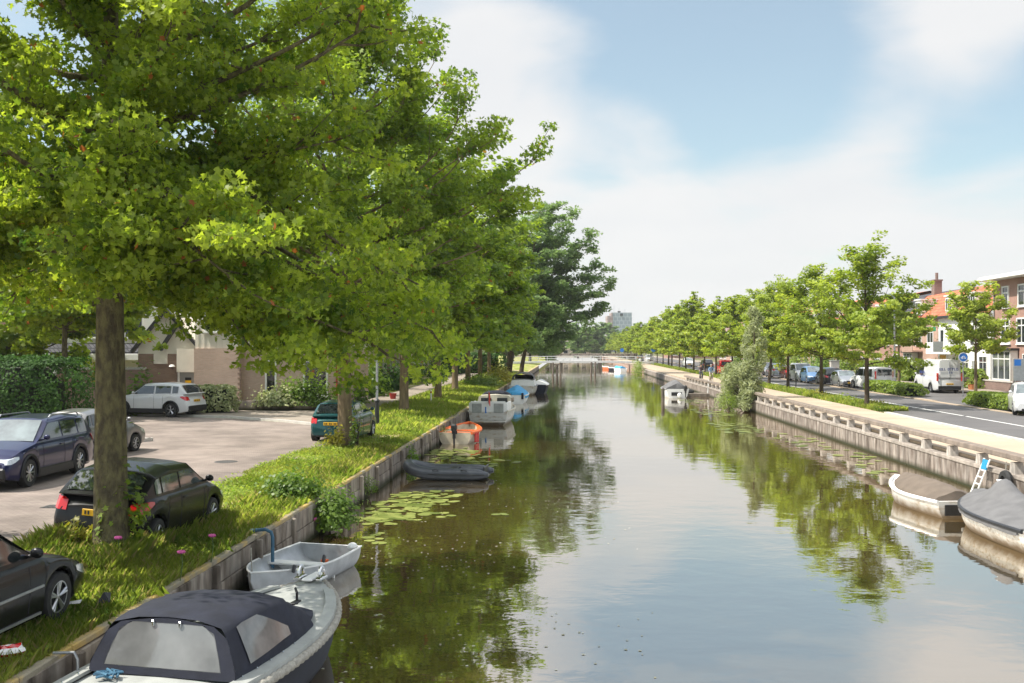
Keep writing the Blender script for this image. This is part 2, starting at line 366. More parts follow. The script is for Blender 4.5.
# water: dark green-brown body, calm with small ripples
m, t, b = newmat('canal_water'); N = t.nodes; L = t.links; M['water'] = m
N.remove(b)
df = N.new('ShaderNodeBsdfDiffuse'); df.inputs['Color'].default_value = (.075, .050, .017, 1); gl = N.new('ShaderNodeBsdfGlossy'); gl.inputs['Roughness'].default_value = .02; gl.inputs['Color'].default_value = (.98, .95, .91, 1)
fr = N.new('ShaderNodeFresnel'); fr.inputs['IOR'].default_value = 1.4; fm = N.new('ShaderNodeMapRange'); L.new(fr.outputs[0], fm.inputs['Value']); fm.inputs['To Min'].default_value = .52; fm.inputs['To Max'].default_value = 1.0
ms = N.new('ShaderNodeMixShader'); L.new(fm.outputs[0], ms.inputs['Fac']); L.new(df.outputs[0], ms.inputs[1]); L.new(gl.outputs[0], ms.inputs[2]); L.new(ms.outputs[0], N['Material Output'].inputs['Surface'])
tcn = N.new('ShaderNodeTexCoord')
def wnz(scale, st, det, dist=0):
    mp = N.new('ShaderNodeMapping'); mp.inputs['Scale'].default_value = st; L.new(tcn.outputs['Object'], mp.inputs['Vector'])
    n = N.new('ShaderNodeTexNoise'); n.inputs['Scale'].default_value = scale; n.inputs['Detail'].default_value = det; n.inputs['Distortion'].default_value = dist; L.new(mp.outputs[0], n.inputs['Vector']); return n.outputs['Fac']
n1 = wnz(1.15, (1, 1.25, 1), 3, .3); n2 = wnz(.28, (1, 1, 1), 2); n3 = wnz(5.5, (1, 1.2, 1), 2)
# calm and breezy patches
pt = N.new('ShaderNodeMapRange'); L.new(wnz(.09, (1.4, .6, 1), 3), pt.inputs['Value']); pt.inputs['From Min'].default_value = .4; pt.inputs['From Max'].default_value = .62; pt.inputs['To Min'].default_value = .35; pt.inputs['To Max'].default_value = 1.0
s1 = N.new('ShaderNodeMath'); s1.operation = 'MULTIPLY_ADD'; L.new(n2, s1.inputs[0]); s1.inputs[1].default_value = 1.6; L.new(n1, s1.inputs[2])
s2 = N.new('ShaderNodeMath'); s2.operation = 'MULTIPLY_ADD'; L.new(n3, s2.inputs[0]); s2.inputs[1].default_value = .10; L.new(s1.outputs[0], s2.inputs[2])
s3 = N.new('ShaderNodeMath'); s3.operation = 'MULTIPLY'; L.new(s2.outputs[0], s3.inputs[0]); L.new(pt.outputs[0], s3.inputs[1])
bp = N.new('ShaderNodeBump'); bp.inputs['Strength'].default_value = 1.0; bp.inputs['Distance'].default_value = .009; L.new(s3.outputs[0], bp.inputs['Height'])
for q_ in (fr, gl): L.new(bp.outputs[0], q_.inputs['Normal'])
g = MB(); g.loft([[(x, y, 0) for x in (WL - .25, WR + .3)] for y in (-80, 640)])
tag(g.build('water', M['water']), kind='structure')

# left street of pink pavers, the pavement beyond it, the path along the houses
def sheet(name, poly, z, mat):
    me = bpy.data.meshes.new(name); me.from_pydata([(p[0], p[1], z) for p in poly], [], [tuple(range(len(poly)))]); me.materials.append(mat)
    bm = bmesh.new(); bm.from_mesh(me); bmesh.ops.triangulate(bm, faces=bm.faces); bmesh.ops.recalc_face_normals(bm, faces=bm.faces)
    for f in bm.faces:
        if f.normal.z < 0: f.normal_flip()
    bm.to_mesh(me); bm.free()
    o = bpy.data.objects.new(name, me); COL.objects.link(o); return tag(o, kind='structure')
edge = [(-8.75, -30), (-8.6, 10)]
for i in range(26): edge.append((-8.45 + .22 * math.sin(i * 2.1) + .12 * math.sin(i * 5.3), 12 + i))
edge += [(-8.5, 38.5), (-9.2, 41.5), (-10.6, 43.6), (-13, 45.9), (-16.5, 48.4), (-20, 49.4), (-32, 50), (-70, 50), (-70, -30)]
sheet('street', edge, 1.006, M['paver'])
kline = [(-9.25, 41.6), (-10.65, 43.7), (-13, 46), (-16.5, 48.5), (-20, 49.5), (-32, 50.1), (-70, 50.1)]
g = MB()
for a, b_ in zip(kline[:-1], kline[1:]):
    a, b_ = Vector((*a, 0)), Vector((*b_, 0)); d = b_ - a
    g.box(((a + b_) / 2) + Vector((0, .06, 1.03)), (d.length, .14, .16), math.atan2(d.y, d.x))
tag(g.build('kerb', M['kerb']), kind='structure')
walk = [(x, y + .13) for x, y in kline] + [(-70, 56), (-12.6, 56), (-13.2, 90), (-13.6, 170), (-11.2, 170), (-11.0, 120), (-10.6, 70), (-9.8, 52), (-8.9, 46)]
sheet('pavement', walk, 1.09, M['paver_walk'])
# small kerb nose between two parking bays
g = MB(); kn = at(154, 441, 1.0); g.box((kn.x - 1.2, kn.y - 1.4, 1.06), (.16, 3.4, .14), R(-42)); g.box((kn.x - 1.28, kn.y - .32, 1.06), (2.6, .16, .14), R(8))
tag(g.build('kerb', M['kerb']), kind='structure')

# right side: sandy path, kerb, road with its white line, far kerb, parking strip, pavement
sheet('path', [(WR + .3, -40), (16.55, -40), (16.6, 54), (16.75, 58), (16.7, 400), (WR + .3, 400)], .93, M['path_sand'])
g = MB(); g.box((16.72, 8, .94), (.26, 94, .14)); tag(g.build('kerb', M['kerb']), kind='structure')
sheet('road', [(16.85, -40), (23.3, -40), (23.3, 420), (18.5, 420), (18.5, 58.4), (17.2, 55.8), (16.85, 54)], .925, M['asphalt'])
g = MB()
y = -38
while y < 400: g.add([(19.92, y, .933), (20.06, y, .933), (20.06, y + 30, .933), (19.92, y + 30, .933)], [(0, 1, 2, 3)]); y += 30.4
tag(g.build('road_marking', M['line_white']), kind='structure')
g = MB()
for y0, y1 in ((-40, 54), (67, 71), (86, 420)): g.box((23.4, (y0 + y1) / 2, .93), (.34, y1 - y0, .14))
g.box((23.35, 60.5, .925), (.3, 13, .08)); g.box((23.35, 78.5, .925), (.3, 15, .08))
tag(g.build('kerb', M['path_sand']), kind='structure')
sheet('parking_strip', [(23.57, -40), (30, -40), (30, 420), (23.57, 420)], .935, M['asphalt'])
g = MB(); g.box((31.9, 190, .96), (3.6, 460, .14)); tag(g.build('pavement', M['paver_walk']), kind='structure')

# ------------------------------------------------------------------ quay walls
m, t, b = newmat('old_quay_concrete'); N = t.nodes; L = t.links; M['quay'] = m
b.inputs['Roughness'].default_value = .9; b.inputs['Specular IOR Level'].default_value = .2
tcn = N.new('ShaderNodeTexCoord')
def q(s, st=(1, 1, 1), d=8):
    mp = N.new('ShaderNodeMapping'); mp.inputs['Scale'].default_value = st; L.new(tcn.outputs['Object'], mp.inputs['Vector'])
    n = N.new('ShaderNodeTexNoise'); n.inputs['Scale'].default_value = s; n.inputs['Detail'].default_value = d; L.new(mp.outputs[0], n.inputs['Vector']); return n.outputs['Fac']
cr = N.new('ShaderNodeValToRGB'); e = cr.color_ramp.elements; e[0].position = .3; e[0].color = (.10, .078, .058, 1); e[1].position = .72; e[1].color = (.44, .385, .325, 1)
x_ = e.new(.5); x_.color = (.26, .215, .175, 1)
L.new(q(1.6, (1, 2.2, .8)), cr.inputs[0])
st_ = N.new('ShaderNodeMapRange'); st_.inputs['From Min'].default_value = .35; st_.inputs['From Max'].default_value = .7; st_.inputs['To Min'].default_value = .55; st_.inputs['To Max'].default_value = 1.15; L.new(q(4, (1, 1, .12)), st_.inputs['Value'])
mu = N.new('ShaderNodeVectorMath'); mu.operation = 'SCALE'; L.new(cr.outputs[0], mu.inputs[0]); L.new(st_.outputs[0], mu.inputs['Scale'])
sp = N.new('ShaderNodeSeparateXYZ'); L.new(tcn.outputs['Object'], sp.inputs[0])
al = N.new('ShaderNodeMapRange'); al.inputs['From Min'].default_value = .04; al.inputs['From Max'].default_value = .24; al.inputs['To Min'].default_value = 1; al.inputs['To Max'].default_value = 0; L.new(sp.outputs[2], al.inputs['Value'])
mx = N.new('ShaderNodeMixRGB'); mx.inputs['Color2'].default_value = (.03, .032, .014, 1); L.new(al.outputs[0], mx.inputs['Fac']); L.new(mu.outputs[0], mx.inputs['Color1']); L.new(mx.outputs[0], b.inputs['Base Color'])
bp = N.new('ShaderNodeBump'); bp.inputs['Strength'].default_value = .6; bp.inputs['Distance'].default_value = .02; L.new(q(9), bp.inputs['Height']); L.new(bp.outputs[0], b.inputs['Normal'])
M['quay_right'] = m2 = m.copy(); m2.name = 'weathered_quay_concrete'
for n in m2.node_tree.nodes:
    if n.type == 'VALTORGB':
        e = n.color_ramp.elements; e[0].color = (.13, .10, .082, 1); e[1].color = (.25, .21, .18, 1); e[2].color = (.40, .355, .315, 1)
M['lichen'] = pm('lichen_coping', (.30, .26, .19), .95, 0, 1.7, bump=.5, bscale=25, col2=(.52, .36, .12), lo=.45, hi=.6)

g = MB(); random.seed(3)
y = -12.0
while y < 200:                                     # panels of slightly different set-back and height
    l = 2.4; dx = random.uniform(-.03, .03); dz = random.uniform(-.03, .03)
    zt = .74 + dz
    g.box((WL - .14 + dx, y + l / 2, (zt + .38) / 2), (.24, l - .02, zt - .38), bev=.015)
    g.box((WL - .10 + dx, y + l / 2, (.375 - .7) / 2), (.20, l - .015, 1.07), bev=.01)
    if y < 60:
        g.box((WL + .03, y + .02, .12), (.12, .13, 1.25), bev=.02)
    y += l
lw = thing('quay_wall', 'low grey concrete quay wall of panels along the grassy bank', 'wall')
g.build('wall', M['quay'], lw)
g = MB(); y = -12.0
while y < 200: g.box((WL - .2, y + .6, .775), (.34, 1.19, .08 + random.uniform(0, .02)), rz=random.uniform(-.02, .02), bev=.015); y += 1.2
g.build('coping', M['lichen'], lw)

g = MB(); g.box((WR + .42, 66, .45), (.25, 212, .94)); tag(g.build('kerb', M['path_sand']), kind='structure')
rw = thing('quay_wall', 'tall pinkish concrete quay wall with a low rail on short blocks', 'wall')
M['post_c'] = pm('coping_concrete', (.30, .26, .225), .9, .25, 3, bump=.4, bscale=20)
g = MB(); y = -20.0
while y < 172: g.box((WR + .15, y + 4.92 / 2, .015), (.30, 4.9, 1.33), bev=.012); y += 4.92
g.build('wall', M['quay_right'], rw)
g = MB(); g.box((WR + .135, 75.9, .745), (.345, 191.8, .13), bev=.02); g.build('coping', M['post_c'], rw)
g = MB(); y = -20
while y < 112: g.box((WR + .12, y + 3.69, 1.285), (.36, 7.36, .17), bev=.025); y += 7.38
M['rail'] = pm('weathered_rail', (.20, .16, .13), .9, .22, 3, bump=.4, bscale=20)
g.build('rail', M['rail'], rw)
pg = MB(); pg.loft([[(-.13, -.2, 0), (.15, -.2, 0), (.15, .2, 0), (-.13, .2, 0)], [(-.13, -.13, .33), (.13, -.13, .33), (.13, .13, .33), (-.13, .13, .33)]], closed=True, capa=True, capb=True)
post = None; y = 5.3
ny = 0
M['post'] = pm('pale_concrete', (.40, .36, .32), .9, .25, 6, bump=.4, bscale=20, stretch=(1, 1, .3))
while y < 112:
    o = pg.build('rail_post', M['post'], rw) if post is None else post.copy()
    if post is None: post = o
    else: COL.objects.link(o); o.parent = rw
    o.location = (WR + .13, y, .86 - .06); y += 2.46
g = MB(); g.box((WR + .2, 172 + 110, -.1), (.5, 218, 1.7)); g.box((WR + .16, 172 + 110, .83), (.56, 217.8, .16))
tag(g.build('quay_wall', M['brick_brown']), 'far low brick quay wall past the tan path end', 'wall')

# ------------------------------------------------------------------ foliage and trees
MAPLE = np.array([(0, -.42), (.36, -.30), (.22, -.04), (.56, .16), (.17, .20), (.0, .64), (-.17, .20), (-.56, .16), (-.22, -.04), (-.36, -.30)])
LEAF5 = np.array([(0, -.5), (.30, -.1), (.42, .2), (0, .55), (-.42, .2), (-.30, -.1)])
LEAF4 = np.array([(0, -.5), (.32, .0), (0, .5), (-.32, 0)])
THIN = np.array([(0, -.6), (.11, 0), (0, .6), (-.11, 0)])
def leaves(pos, nrm, size, shape, rg, tint=None, droop=.12):
    """one polygon per leaf; returns verts, loop counts and tint"""
    n = len(pos); k = len(shape)
    nrm = nrm / np.linalg.norm(nrm, axis=1, keepdims=True)
    r_ = rg.normal(size=(n, 3)); t_ = np.cross(nrm, r_); t_ /= np.linalg.norm(t_, axis=1, keepdims=True) + 1e-9
    b_ = np.cross(nrm, t_)
    sz = size * rg.uniform(.65, 1.25, (n, 1))
    u = shape[:, 0]; v = shape[:, 1]
    P = pos[:, None, :] + sz[:, None] * (t_[:, None] * u[None, :, None] + b_[:, None] * v[None, :, None] - nrm[:, None] * (droop * (u ** 2 + v ** 2) * 2)[None, :, None])
    if tint is None: tint = rg.uniform(0, 1, n)
    return P.reshape(-1, 3), k, tint
def leafobj(name, sets, mats, parent=None, extra=None):
    """sets: list of (verts, k, tint, material index)"""
    V = []; starts = []; tots = []; tint = []; mi = []; o = 0
    for vs, k, tn, m_ in sets:
        n = len(tn); V.append(vs); starts.append(o + np.arange(n) * k); tots.append(np.full(n, k)); tint.append(tn); mi.append(np.full(n, m_)); o += n * k
    V = np.concatenate(V); starts = np.concatenate(starts); tots = np.concatenate(tots); tint = np.concatenate(tint); mi = np.concatenate(mi)
    me = bpy.data.meshes.new(name)
    me.vertices.add(len(V)); me.vertices.foreach_set('co', V.astype(np.float32).ravel())
    me.loops.add(len(V)); me.loops.foreach_set('vertex_index', np.arange(len(V), dtype=np.int32))
    me.polygons.add(len(starts)); me.polygons.foreach_set('loop_start', starts.astype(np.int32)); me.polygons.foreach_set('loop_total', tots.astype(np.int32))
    for mm in (mats if isinstance(mats, (list, tuple)) else [mats]): me.materials.append(mm)
    me.polygons.foreach_set('material_index', mi.astype(np.int32))
    a = me.attributes.new('tint', 'FLOAT', 'FACE'); a.data.foreach_set('value', tint.astype(np.float32))
    me.update(calc_edges=True)
    o_ = bpy.data.objects.new(name, me); COL.objects.link(o_)
    if parent is not None: o_.parent = parent
    return o_

def curve_pts(a, b, bend, n, rg):
    a = np.array(a, float); b = np.array(b, float); d = b - a; L_ = np.linalg.norm(d)
    off = rg.normal(size=3) * L_ * .07; off[2] += bend * L_
    ts = np.linspace(0, 1, n)[:, None]
    return a + d * ts + off * (4 * ts * (1 - ts)) * .5
def grow(name, H, R0, base, trunk_r, rg, nl=26, nsub=7, prof=None, low_el=0.0, hi_el=1.1, lean=(0, 0), clump=.55, per=60, leaf=.15, shape=MAPLE, mat='maple', bark='bark', subl=.34, twigs=True, flat=.45, squash=1.0, top_frac=1.0, face=None, extra_limbs=(), updir=.9, trunk_top=.82, wild=.5, parent=None, tintmap=None):
    """tapered trunk, limbs and twigs; leaf clumps along the twigs. returns (trunk, crown)"""
    tr = MB()
    zs = np.linspace(0, H * trunk_top, 9)
    cx = np.cumsum(np.r_[0, rg.normal(size=8) * .035 * H / 10]) ; cy = np.cumsum(np.r_[0, rg.normal(size=8) * .035 * H / 10])
    cx = cx * (zs / H) + lean[0] * (zs / H) ** 1.3; cy = cy * (zs / H) + lean[1] * (zs / H) ** 1.3
    def axis(z): return np.array([np.interp(z, zs, cx), np.interp(z, zs, cy), z])
    def rad(z): return trunk_r * max(.06, (1 - z / (H * trunk_top * 1.02))) ** .75 if z > .5 else trunk_r * (1 + .0)
    pz = [-.15, .05, .25, .6] + list(np.linspace(1.2, H * trunk_top, 9))
    tr.tube([tuple(axis(max(z, 0)) + np.array([0, 0, min(z, 0)])) for z in pz], [trunk_r * 1.45, trunk_r * 1.28, trunk_r * 1.1, trunk_r * 1.0] + [max(.02, trunk_r * (1 - (z - .6) / (H * trunk_top - .5)) ** .7) for z in pz[4:]], n=14)
    prof = prof or (lambda t_: (1 - (2 * max(t_, 0) - .75) ** 2 / 1.6) if t_ < .375 else math.sqrt(max(0, 1 - ((t_ - .375) / .625) ** 2.2)))
    C = []; rC = []
    limbs = []
    for i in range(nl):
        f = (i + .5) / nl
        ang = i * 2.39996 + rg.uniform(-.4, .4)
        zt = base + (H * top_frac - base) * (f ** .9) + rg.uniform(-.3, .3)       # height the limb's tip reaches
        t_ = min(1, max(0, (zt - base) / (H * top_frac - base)))
        rr = R0 * prof(t_) * (1 + .13 * math.sin(ang * 3 + 1.3) + rg.uniform(-.22, .12))
        tip = axis(min(zt, H * trunk_top)) ; tip = np.array([tip[0] + rr * math.cos(ang), tip[1] + rr * math.sin(ang) * squash, zt])
        rise = rr * (math.tan(low_el + (hi_el - low_el) * t_) if True else 0)
        zb = min(max(base * .92, zt - rise), H * trunk_top * .96)
        limbs.append((axis(zb), tip, zb))
    for e in extra_limbs:
        limbs.append((axis(e[3]), np.array(e[:3], float), e[3]))
    for li, (a, tip, zb) in enumerate(limbs):
        pts = curve_pts(a, tip, -.12 if tip[2] > a[2] + .5 else .12, 7, rg)
        lr = max(.016, min(.34 * trunk_r * (1 - zb / H) ** .6 + .01, .013 * np.linalg.norm(tip - a) + .014))
        tr.tube([tuple(p) for p in pts], list(np.linspace(lr, lr * .22, 7)), n=6)
        Ld = np.linalg.norm(tip - a)
        for j in range(nsub):
            ff = rg.uniform(.18, 1.0) if j else 1.0
            k_ = ff * 6; i0 = min(5, int(k_)); p0 = pts[i0] + (pts[i0 + 1] - pts[i0]) * (k_ - i0)
            d = (pts[i0 + 1] - pts[i0]); d /= np.linalg.norm(d) + 1e-9
            v = d * .9 + rg.normal(size=3) * np.array([.75, .75, .45]) + np.array([0, 0, .18]); v /= np.linalg.norm(v)
            sl = subl * R0 * rg.uniform(.5, 1.15) * (.55 + .45 * ff)
            p1 = p0 + v * sl
            q_ = curve_pts(p0, p1, -.1, 4, rg)
            if twigs: tr.tube([tuple(p) for p in q_], list(np.linspace(lr * .35, .006, 4)), n=4, cap=False)
            for s_ in (.35, .7, 1.0):
                C.append(p0 + (p1 - p0) * s_ + rg.normal(size=3) * .12 * clump); rC.append(clump * rg.uniform(.6, 1.2))
    C = np.array(C); rC = np.array(rC)
    n = (per * (rC / clump) ** 1.6 * rg.uniform(.5, 1.4, len(C))).astype(int) + 4
    idx = np.repeat(np.arange(len(C)), n)
    d = rg.normal(size=(len(idx), 3)); d /= np.linalg.norm(d, axis=1, keepdims=True); d *= rg.uniform(.15, 1, (len(idx), 1)) ** .6
    pos = C[idx] + d * rC[idx][:, None] * np.array([1, 1, flat])
    cen = np.array([cx[-1] * .5, cy[-1] * .5, base + (H - base) * .45])
    out = pos - cen; out /= np.linalg.norm(out, axis=1, keepdims=True) + 1e-9
    nrm = np.array([0, 0, updir]) + out * .45 + rg.normal(size=pos.shape) * wild
    tc_ = rg.uniform(0, 1, len(C))
    tint = np.clip(.55 * tc_[idx] + .45 * rg.uniform(0, 1, len(idx)), 0, .96)
    red = rg.uniform(0, 1, len(idx)) < .006
    tint[red] = 1.0
    if face is not None:                            # leave out leaves no camera position could see? no: only thin those beyond the top
        keep = pos[:, 2] < face; pos, nrm, tint = pos[keep], nrm[keep], tint[keep]
    vs, k, tn = leaves(pos, nrm, leaf, shape, rg, tint)
    trunk = tr.build('trunk', M[bark], parent, smooth=True, fix=False)
    crown = leafobj('crown', [(vs, k, tn, 0)], M[mat], parent)
    return trunk, crown

TREES_L = 'trees in a row along the grassy left bank'
# the big near maple
p = atD(111, 16.9, .90)
t1 = thing('maple_tree', 'big near maple with thick mossy trunk beside the black hatchback', 'tree', p, 0, TREES_L)
grow('maple', 15.0, 3.85, 4.1, .275, np.random.default_rng(5), nl=60, nsub=10, low_el=-.10, hi_el=.95, clump=.52, per=80, leaf=.112, shape=MAPLE, mat='maple', bark='bark', subl=.30, parent=t1, updir=.35, wild=.75,
     extra_limbs=((2.6, -1.6, 4.5, 6.2), (3.6, 1.0, 4.1, 6.4), (1.3, -2.6, 5.2, 6.4), (-2.0, -2.2, 4.7, 6.2), (4.6, -.4, 4.7, 6.8), (3.9, 3.0, 3.9, 6.2), (.6, -1.6, 5.4, 6.6), (-.9, -1.4, 5.6, 6.6), (2.2, .8, 4.3, 6.0), (-3.4, -.6, 4.4, 6.2), (-3.0, 2.2, 4.4, 6.2), (1.4, 2.8, 4.2, 6.2), (4.9, 1.8, 4.6, 6.6), (3.2, -3.0, 5.0, 6.8), (4.2, .5, 3.6, 5.8), (5.0, 2.4, 3.8, 6), (2.8, .2, 3.7, 5.8), (3.4, 2.0, 3.5, 5.8), (-4.6, 1.0, 4.2, 6), (-1.5, 2.5, 4.3, 6), (1.2, -.5, 4.4, 6), (1.9, .3, 4.0, 5.9), (2.3, -.7, 3.9, 5.9), (1.0, .9, 4.4, 6), (3.0, -.4, 3.7, 5.8)))
# second
p = atD(345, 36, .96)
t2 = thing('maple_tree', 'tall maple with straight brown trunk hiding the dark green hatchback', 'tree', p, 0, TREES_L)
grow('maple', 15.6, 4.7, 3.3, .26, np.random.default_rng(8), nl=50, nsub=9, low_el=-.05, hi_el=.95, clump=.60, per=70, leaf=.155, wild=.7, updir=.5, shape=MAPLE, mat='maple2', bark='bark_warm', parent=t2,
     extra_limbs=((6.5, .3, 9.9, 7.0), (3.0, -.3, 13.6, 9.5), (5.2, 0.6, 8.8, 6.2)))
# the rest of the row
row = [(404, 54, 'maple with bright warm trunk just past the black lamp post', 1.0, .25), (438, 67, 'maple with dark trunk third behind the lamp post', .98, .24),
       (455, 80, 'maple by the thin white stake on the grass', 1.02, .24), (468, 93, 'maple behind the low green shrub on the bank', .98, .22), (480, 104, 'maple beside the yellow flowering bush on the bank', .97, .22), (489, 122, 'last thin maple before the huge dark poplar', .95, .2)]
src = thing('maple_tree', 'maple', 'tree', (0, 0, 0), 0, TREES_L)
grow('maple', 15.6, 5.2, 3.6, .25, np.random.default_rng(21), nl=38, nsub=8, low_el=0, hi_el=.95, clump=.75, per=40, leaf=.30, shape=LEAF5, mat='maple2', bark='bark_warm', parent=src)
for i, (px, D, lab, s_, r_) in enumerate(row):
    p = atD(px, D, 1.0)
    if i == 0: src.location = p; src['label'] = lab; src.scale = (s_,) * 3
    else: dup(src, p, 1.3 * i + .4, lab, TREES_L, (s_, s_, s_ * (.96 + .03 * (i % 3))))
# huge poplar leaning over the water
p = atD(508, 140, .9)
tp = thing('poplar_tree', 'huge dark grey green poplar leaning over the canal', 'tree', p)
grow('poplar', 22.5, 7.2, 4.0, .5, np.random.default_rng(31), nl=54, nsub=9, low_el=-.15, hi_el=1.15, clump=1.05, per=46, leaf=.46, shape=LEAF4, mat='poplar_leaf', bark='bark_dark', lean=(6.0, 0), parent=tp,
     extra_limbs=((13.2, -1, 11.5, 7.5), (12.4, 0, 8.5, 6), (13.0, 1, 14.0, 9), (10.5, -2, 5.6, 5)), subl=.26, prof=lambda t_: (.75 + .25 * min(1, t_ / .3)) if t_ < .55 else math.sqrt(max(0, 1 - ((t_ - .55) / .45) ** 2)) * .98 + .02)
for px, D, lab, sd, ln in ((521, 137, 'dark leaning willow trunk low beside the huge poplar', 41, 3.5), (497, 146, 'small dark tree behind the yellow bush on the bank', 42, -1)):
    p = atD(px, D, .9); o = thing('poplar_tree', lab, 'tree', p)
    grow('poplar', 12.5, 4.6, 3.2, .3, np.random.default_rng(sd), nl=22, nsub=7, clump=.9, per=36, leaf=.42, shape=LEAF4, mat='poplar_leaf', bark='bark_dark', lean=(ln, 0), parent=o)

# small tree behind the dark hedge on the left
p = atD(65, 50, 1.0)
o = thing('garden_tree', 'slim tree standing behind the big dark hedge', 'tree', p)
grow('maple', 11, 5.0, 4.2, .17, np.random.default_rng(51), nl=26, nsub=8, clump=.65, per=40, leaf=.28, shape=LEAF5, mat='maple', bark='bark', parent=o)
p = atD(8, 58, 1.0)
o = thing('garden_tree', 'broad leafy garden tree left of the pale house', 'tree', p)
grow('maple', 10, 4.6, 1.6, .2, np.random.default_rng(52), nl=26, nsub=8, clump=.7, per=40, leaf=.30, shape=LEAF5, mat='maple', bark='bark', parent=o)

# right bank: street trees, five grown kinds, then copies
TREES_R = 'street trees in the row on the canal verge'
kinds = []
for k, (H, R0, sd, nlf, lf, nl) in enumerate(((9.2, 2.95, 61, 42, .18, 24), (8.8, 2.8, 62, 46, .18, 24), (8.6, 3.0, 63, 46, .2, 24), (9.0, 3.3, 64, 30, .30, 22), (8.6, 3.3, 65, 30, .30, 22))):
    o = thing('street_tree', 'x', 'tree', (0, 0, 0), 0, TREES_R)
    grow('street', H, R0, 2.7, .13 + .01 * (k < 2), np.random.default_rng(sd), nl=nl, nsub=6, low_el=.1, hi_el=1.2, clump=.52, per=nlf, leaf=lf, shape=LEAF5, mat='street_leaf', bark='bark_dark', parent=o, subl=.36,
         prof=lambda t_: (.72 + .28 * min(1, t_ / .25)) if t_ < .45 else (1 - ((t_ - .45) / .55) ** 1.5) * .95 + .08)
    kinds.append(o)
rowR = [(867, 59, 0, 'tallest street tree on the verge nearest the parked white van'), (821.5, 71.5, 1, 'second street tree, on the verge before the black parked car'), (788, 84.5, 2, 'slim street tree just past the grey willow by the parked cars')]
for px, D, k, lab in rowR:
    o = kinds[k]; o.location = atD(px, D, .92); o['label'] = lab
yy = 95.0; i = 0
rr = np.random.default_rng(77)
names = ['street tree partly behind the tall grey willow', 'street tree behind the grey willow, near the red car', 'street tree in front of the red van', 'street tree behind the two cyclists on the path', 'street tree just beyond the two cyclists', 'street tree above the moored grey covered boat', 'street tree past the covered boat, near the white car', 'street tree by the far blue round sign']
while yy < 420:
    k = 3 + (i % 2) if i > 1 else (1 if i else 0)
    lab = names[i] if i < len(names) else 'far small street tree in the receding row before the distant tower'
    pos = (18.1 + rr.uniform(-.3, .3), yy, .92)
    s_ = rr.uniform(.92, 1.12) - min(.12, max(0, (yy - 160) / 900))
    if i == 2: kinds[3].location = pos; kinds[3]['label'] = lab; kinds[3].scale = (s_,) * 3
    elif i == 3: kinds[4].location = pos; kinds[4]['label'] = lab; kinds[4].scale = (s_,) * 3
    else: dup(kinds[k], pos, rr.uniform(0, 6.28), lab, TREES_R, (s_ * rr.uniform(.85, 1.15), s_ * rr.uniform(.85, 1.15), s_ * rr.uniform(.92, 1.08))).rotation_euler = (rr.normal() * .03, rr.normal() * .03, rr.uniform(0, 6.28))
    yy += 10.6 if yy < 260 else 13; i += 1
# trees of the far pavement
p = atD(975.6, 75, .95)
ty = thing('street_tree', 'young yellow green tree standing before the brick house', 'tree', p)
grow('street', 7.9, 2.35, 3.0, .12, np.random.default_rng(71), nl=24, nsub=6, low_el=.0, hi_el=.95, clump=.45, per=36, leaf=.19, shape=LEAF5, mat='street_leaf_yellow', bark='bark_warm', parent=ty, subl=.36)
p = atD(899, 88, .95)
ty2 = thing('street_tree', 'thin street tree beside the grey lamp post', 'tree', p)
grow('street', 8.2, 2.1, 3.6, .12, np.random.default_rng(72), nl=22, nsub=6, low_el=.05, hi_el=1.0, clump=.5, per=34, leaf=.24, shape=LEAF5, mat='street_leaf', bark='bark_warm', parent=ty2)

# shrubs and hedges
def shrub(name, label, cat, loc, r, n, leaf, mat, seed, shape=LEAF5, stems=8, group=None, droop_in=0, kind=None, flowers=0, fcol=None):
    rg = np.random.default_rng(seed)
    k = max(6, int(n / 60)); cc = rg.normal(size=(k, 3)); cc /= np.linalg.norm(cc, axis=1, keepdims=True); cc[:, 2] = np.abs(cc[:, 2]); cc *= rg.uniform(.35, .9, (k, 1))
    idx = rg.integers(0, k, n); d = rg.normal(size=(n, 3)) * .22
    pos = (cc[idx] + d) * np.array(r); pos[:, 2] = np.abs(pos[:, 2]) + .02
    nrm = pos / np.array(r) + np.array([0, 0, .4]) + rg.normal(size=pos.shape) * .45
    tc_ = rg.uniform(0, 1, k)
    vs, kk, tn = leaves(pos, nrm, leaf, shape, rg, np.clip(.5 * tc_[idx] + .5 * rg.uniform(0, 1, n), 0, .96))
    root = thing(name, label, cat, loc, 0, group)
    leafobj('foliage', [(vs, kk, tn, 0)], M[mat], root)
    g = MB()
    for i in range(stems):
        c_ = cc[i % k] * np.array(r) * .95; g.tube([(c_[0] * .1, c_[1] * .1, -.05), tuple(c_ * .5 + np.array([0, 0, .1 * r[2]])), tuple(c_)], [.02 + .012 * r[2], .018, .008], n=5)
    g.build('stem', M['bark_dark'], root)
    if flowers:
        for i in range(flowers):
            g = MB()
            j = rg.integers(0, k); c_ = cc[j] * np.array(r) * 1.08 + rg.normal(size=3) * .1; c_[2] = abs(c_[2]) + .05
            g.ball(tuple(c_), (.05, .05, .045), 7, 5); g.build('flower', M[fcol], root)
    return root
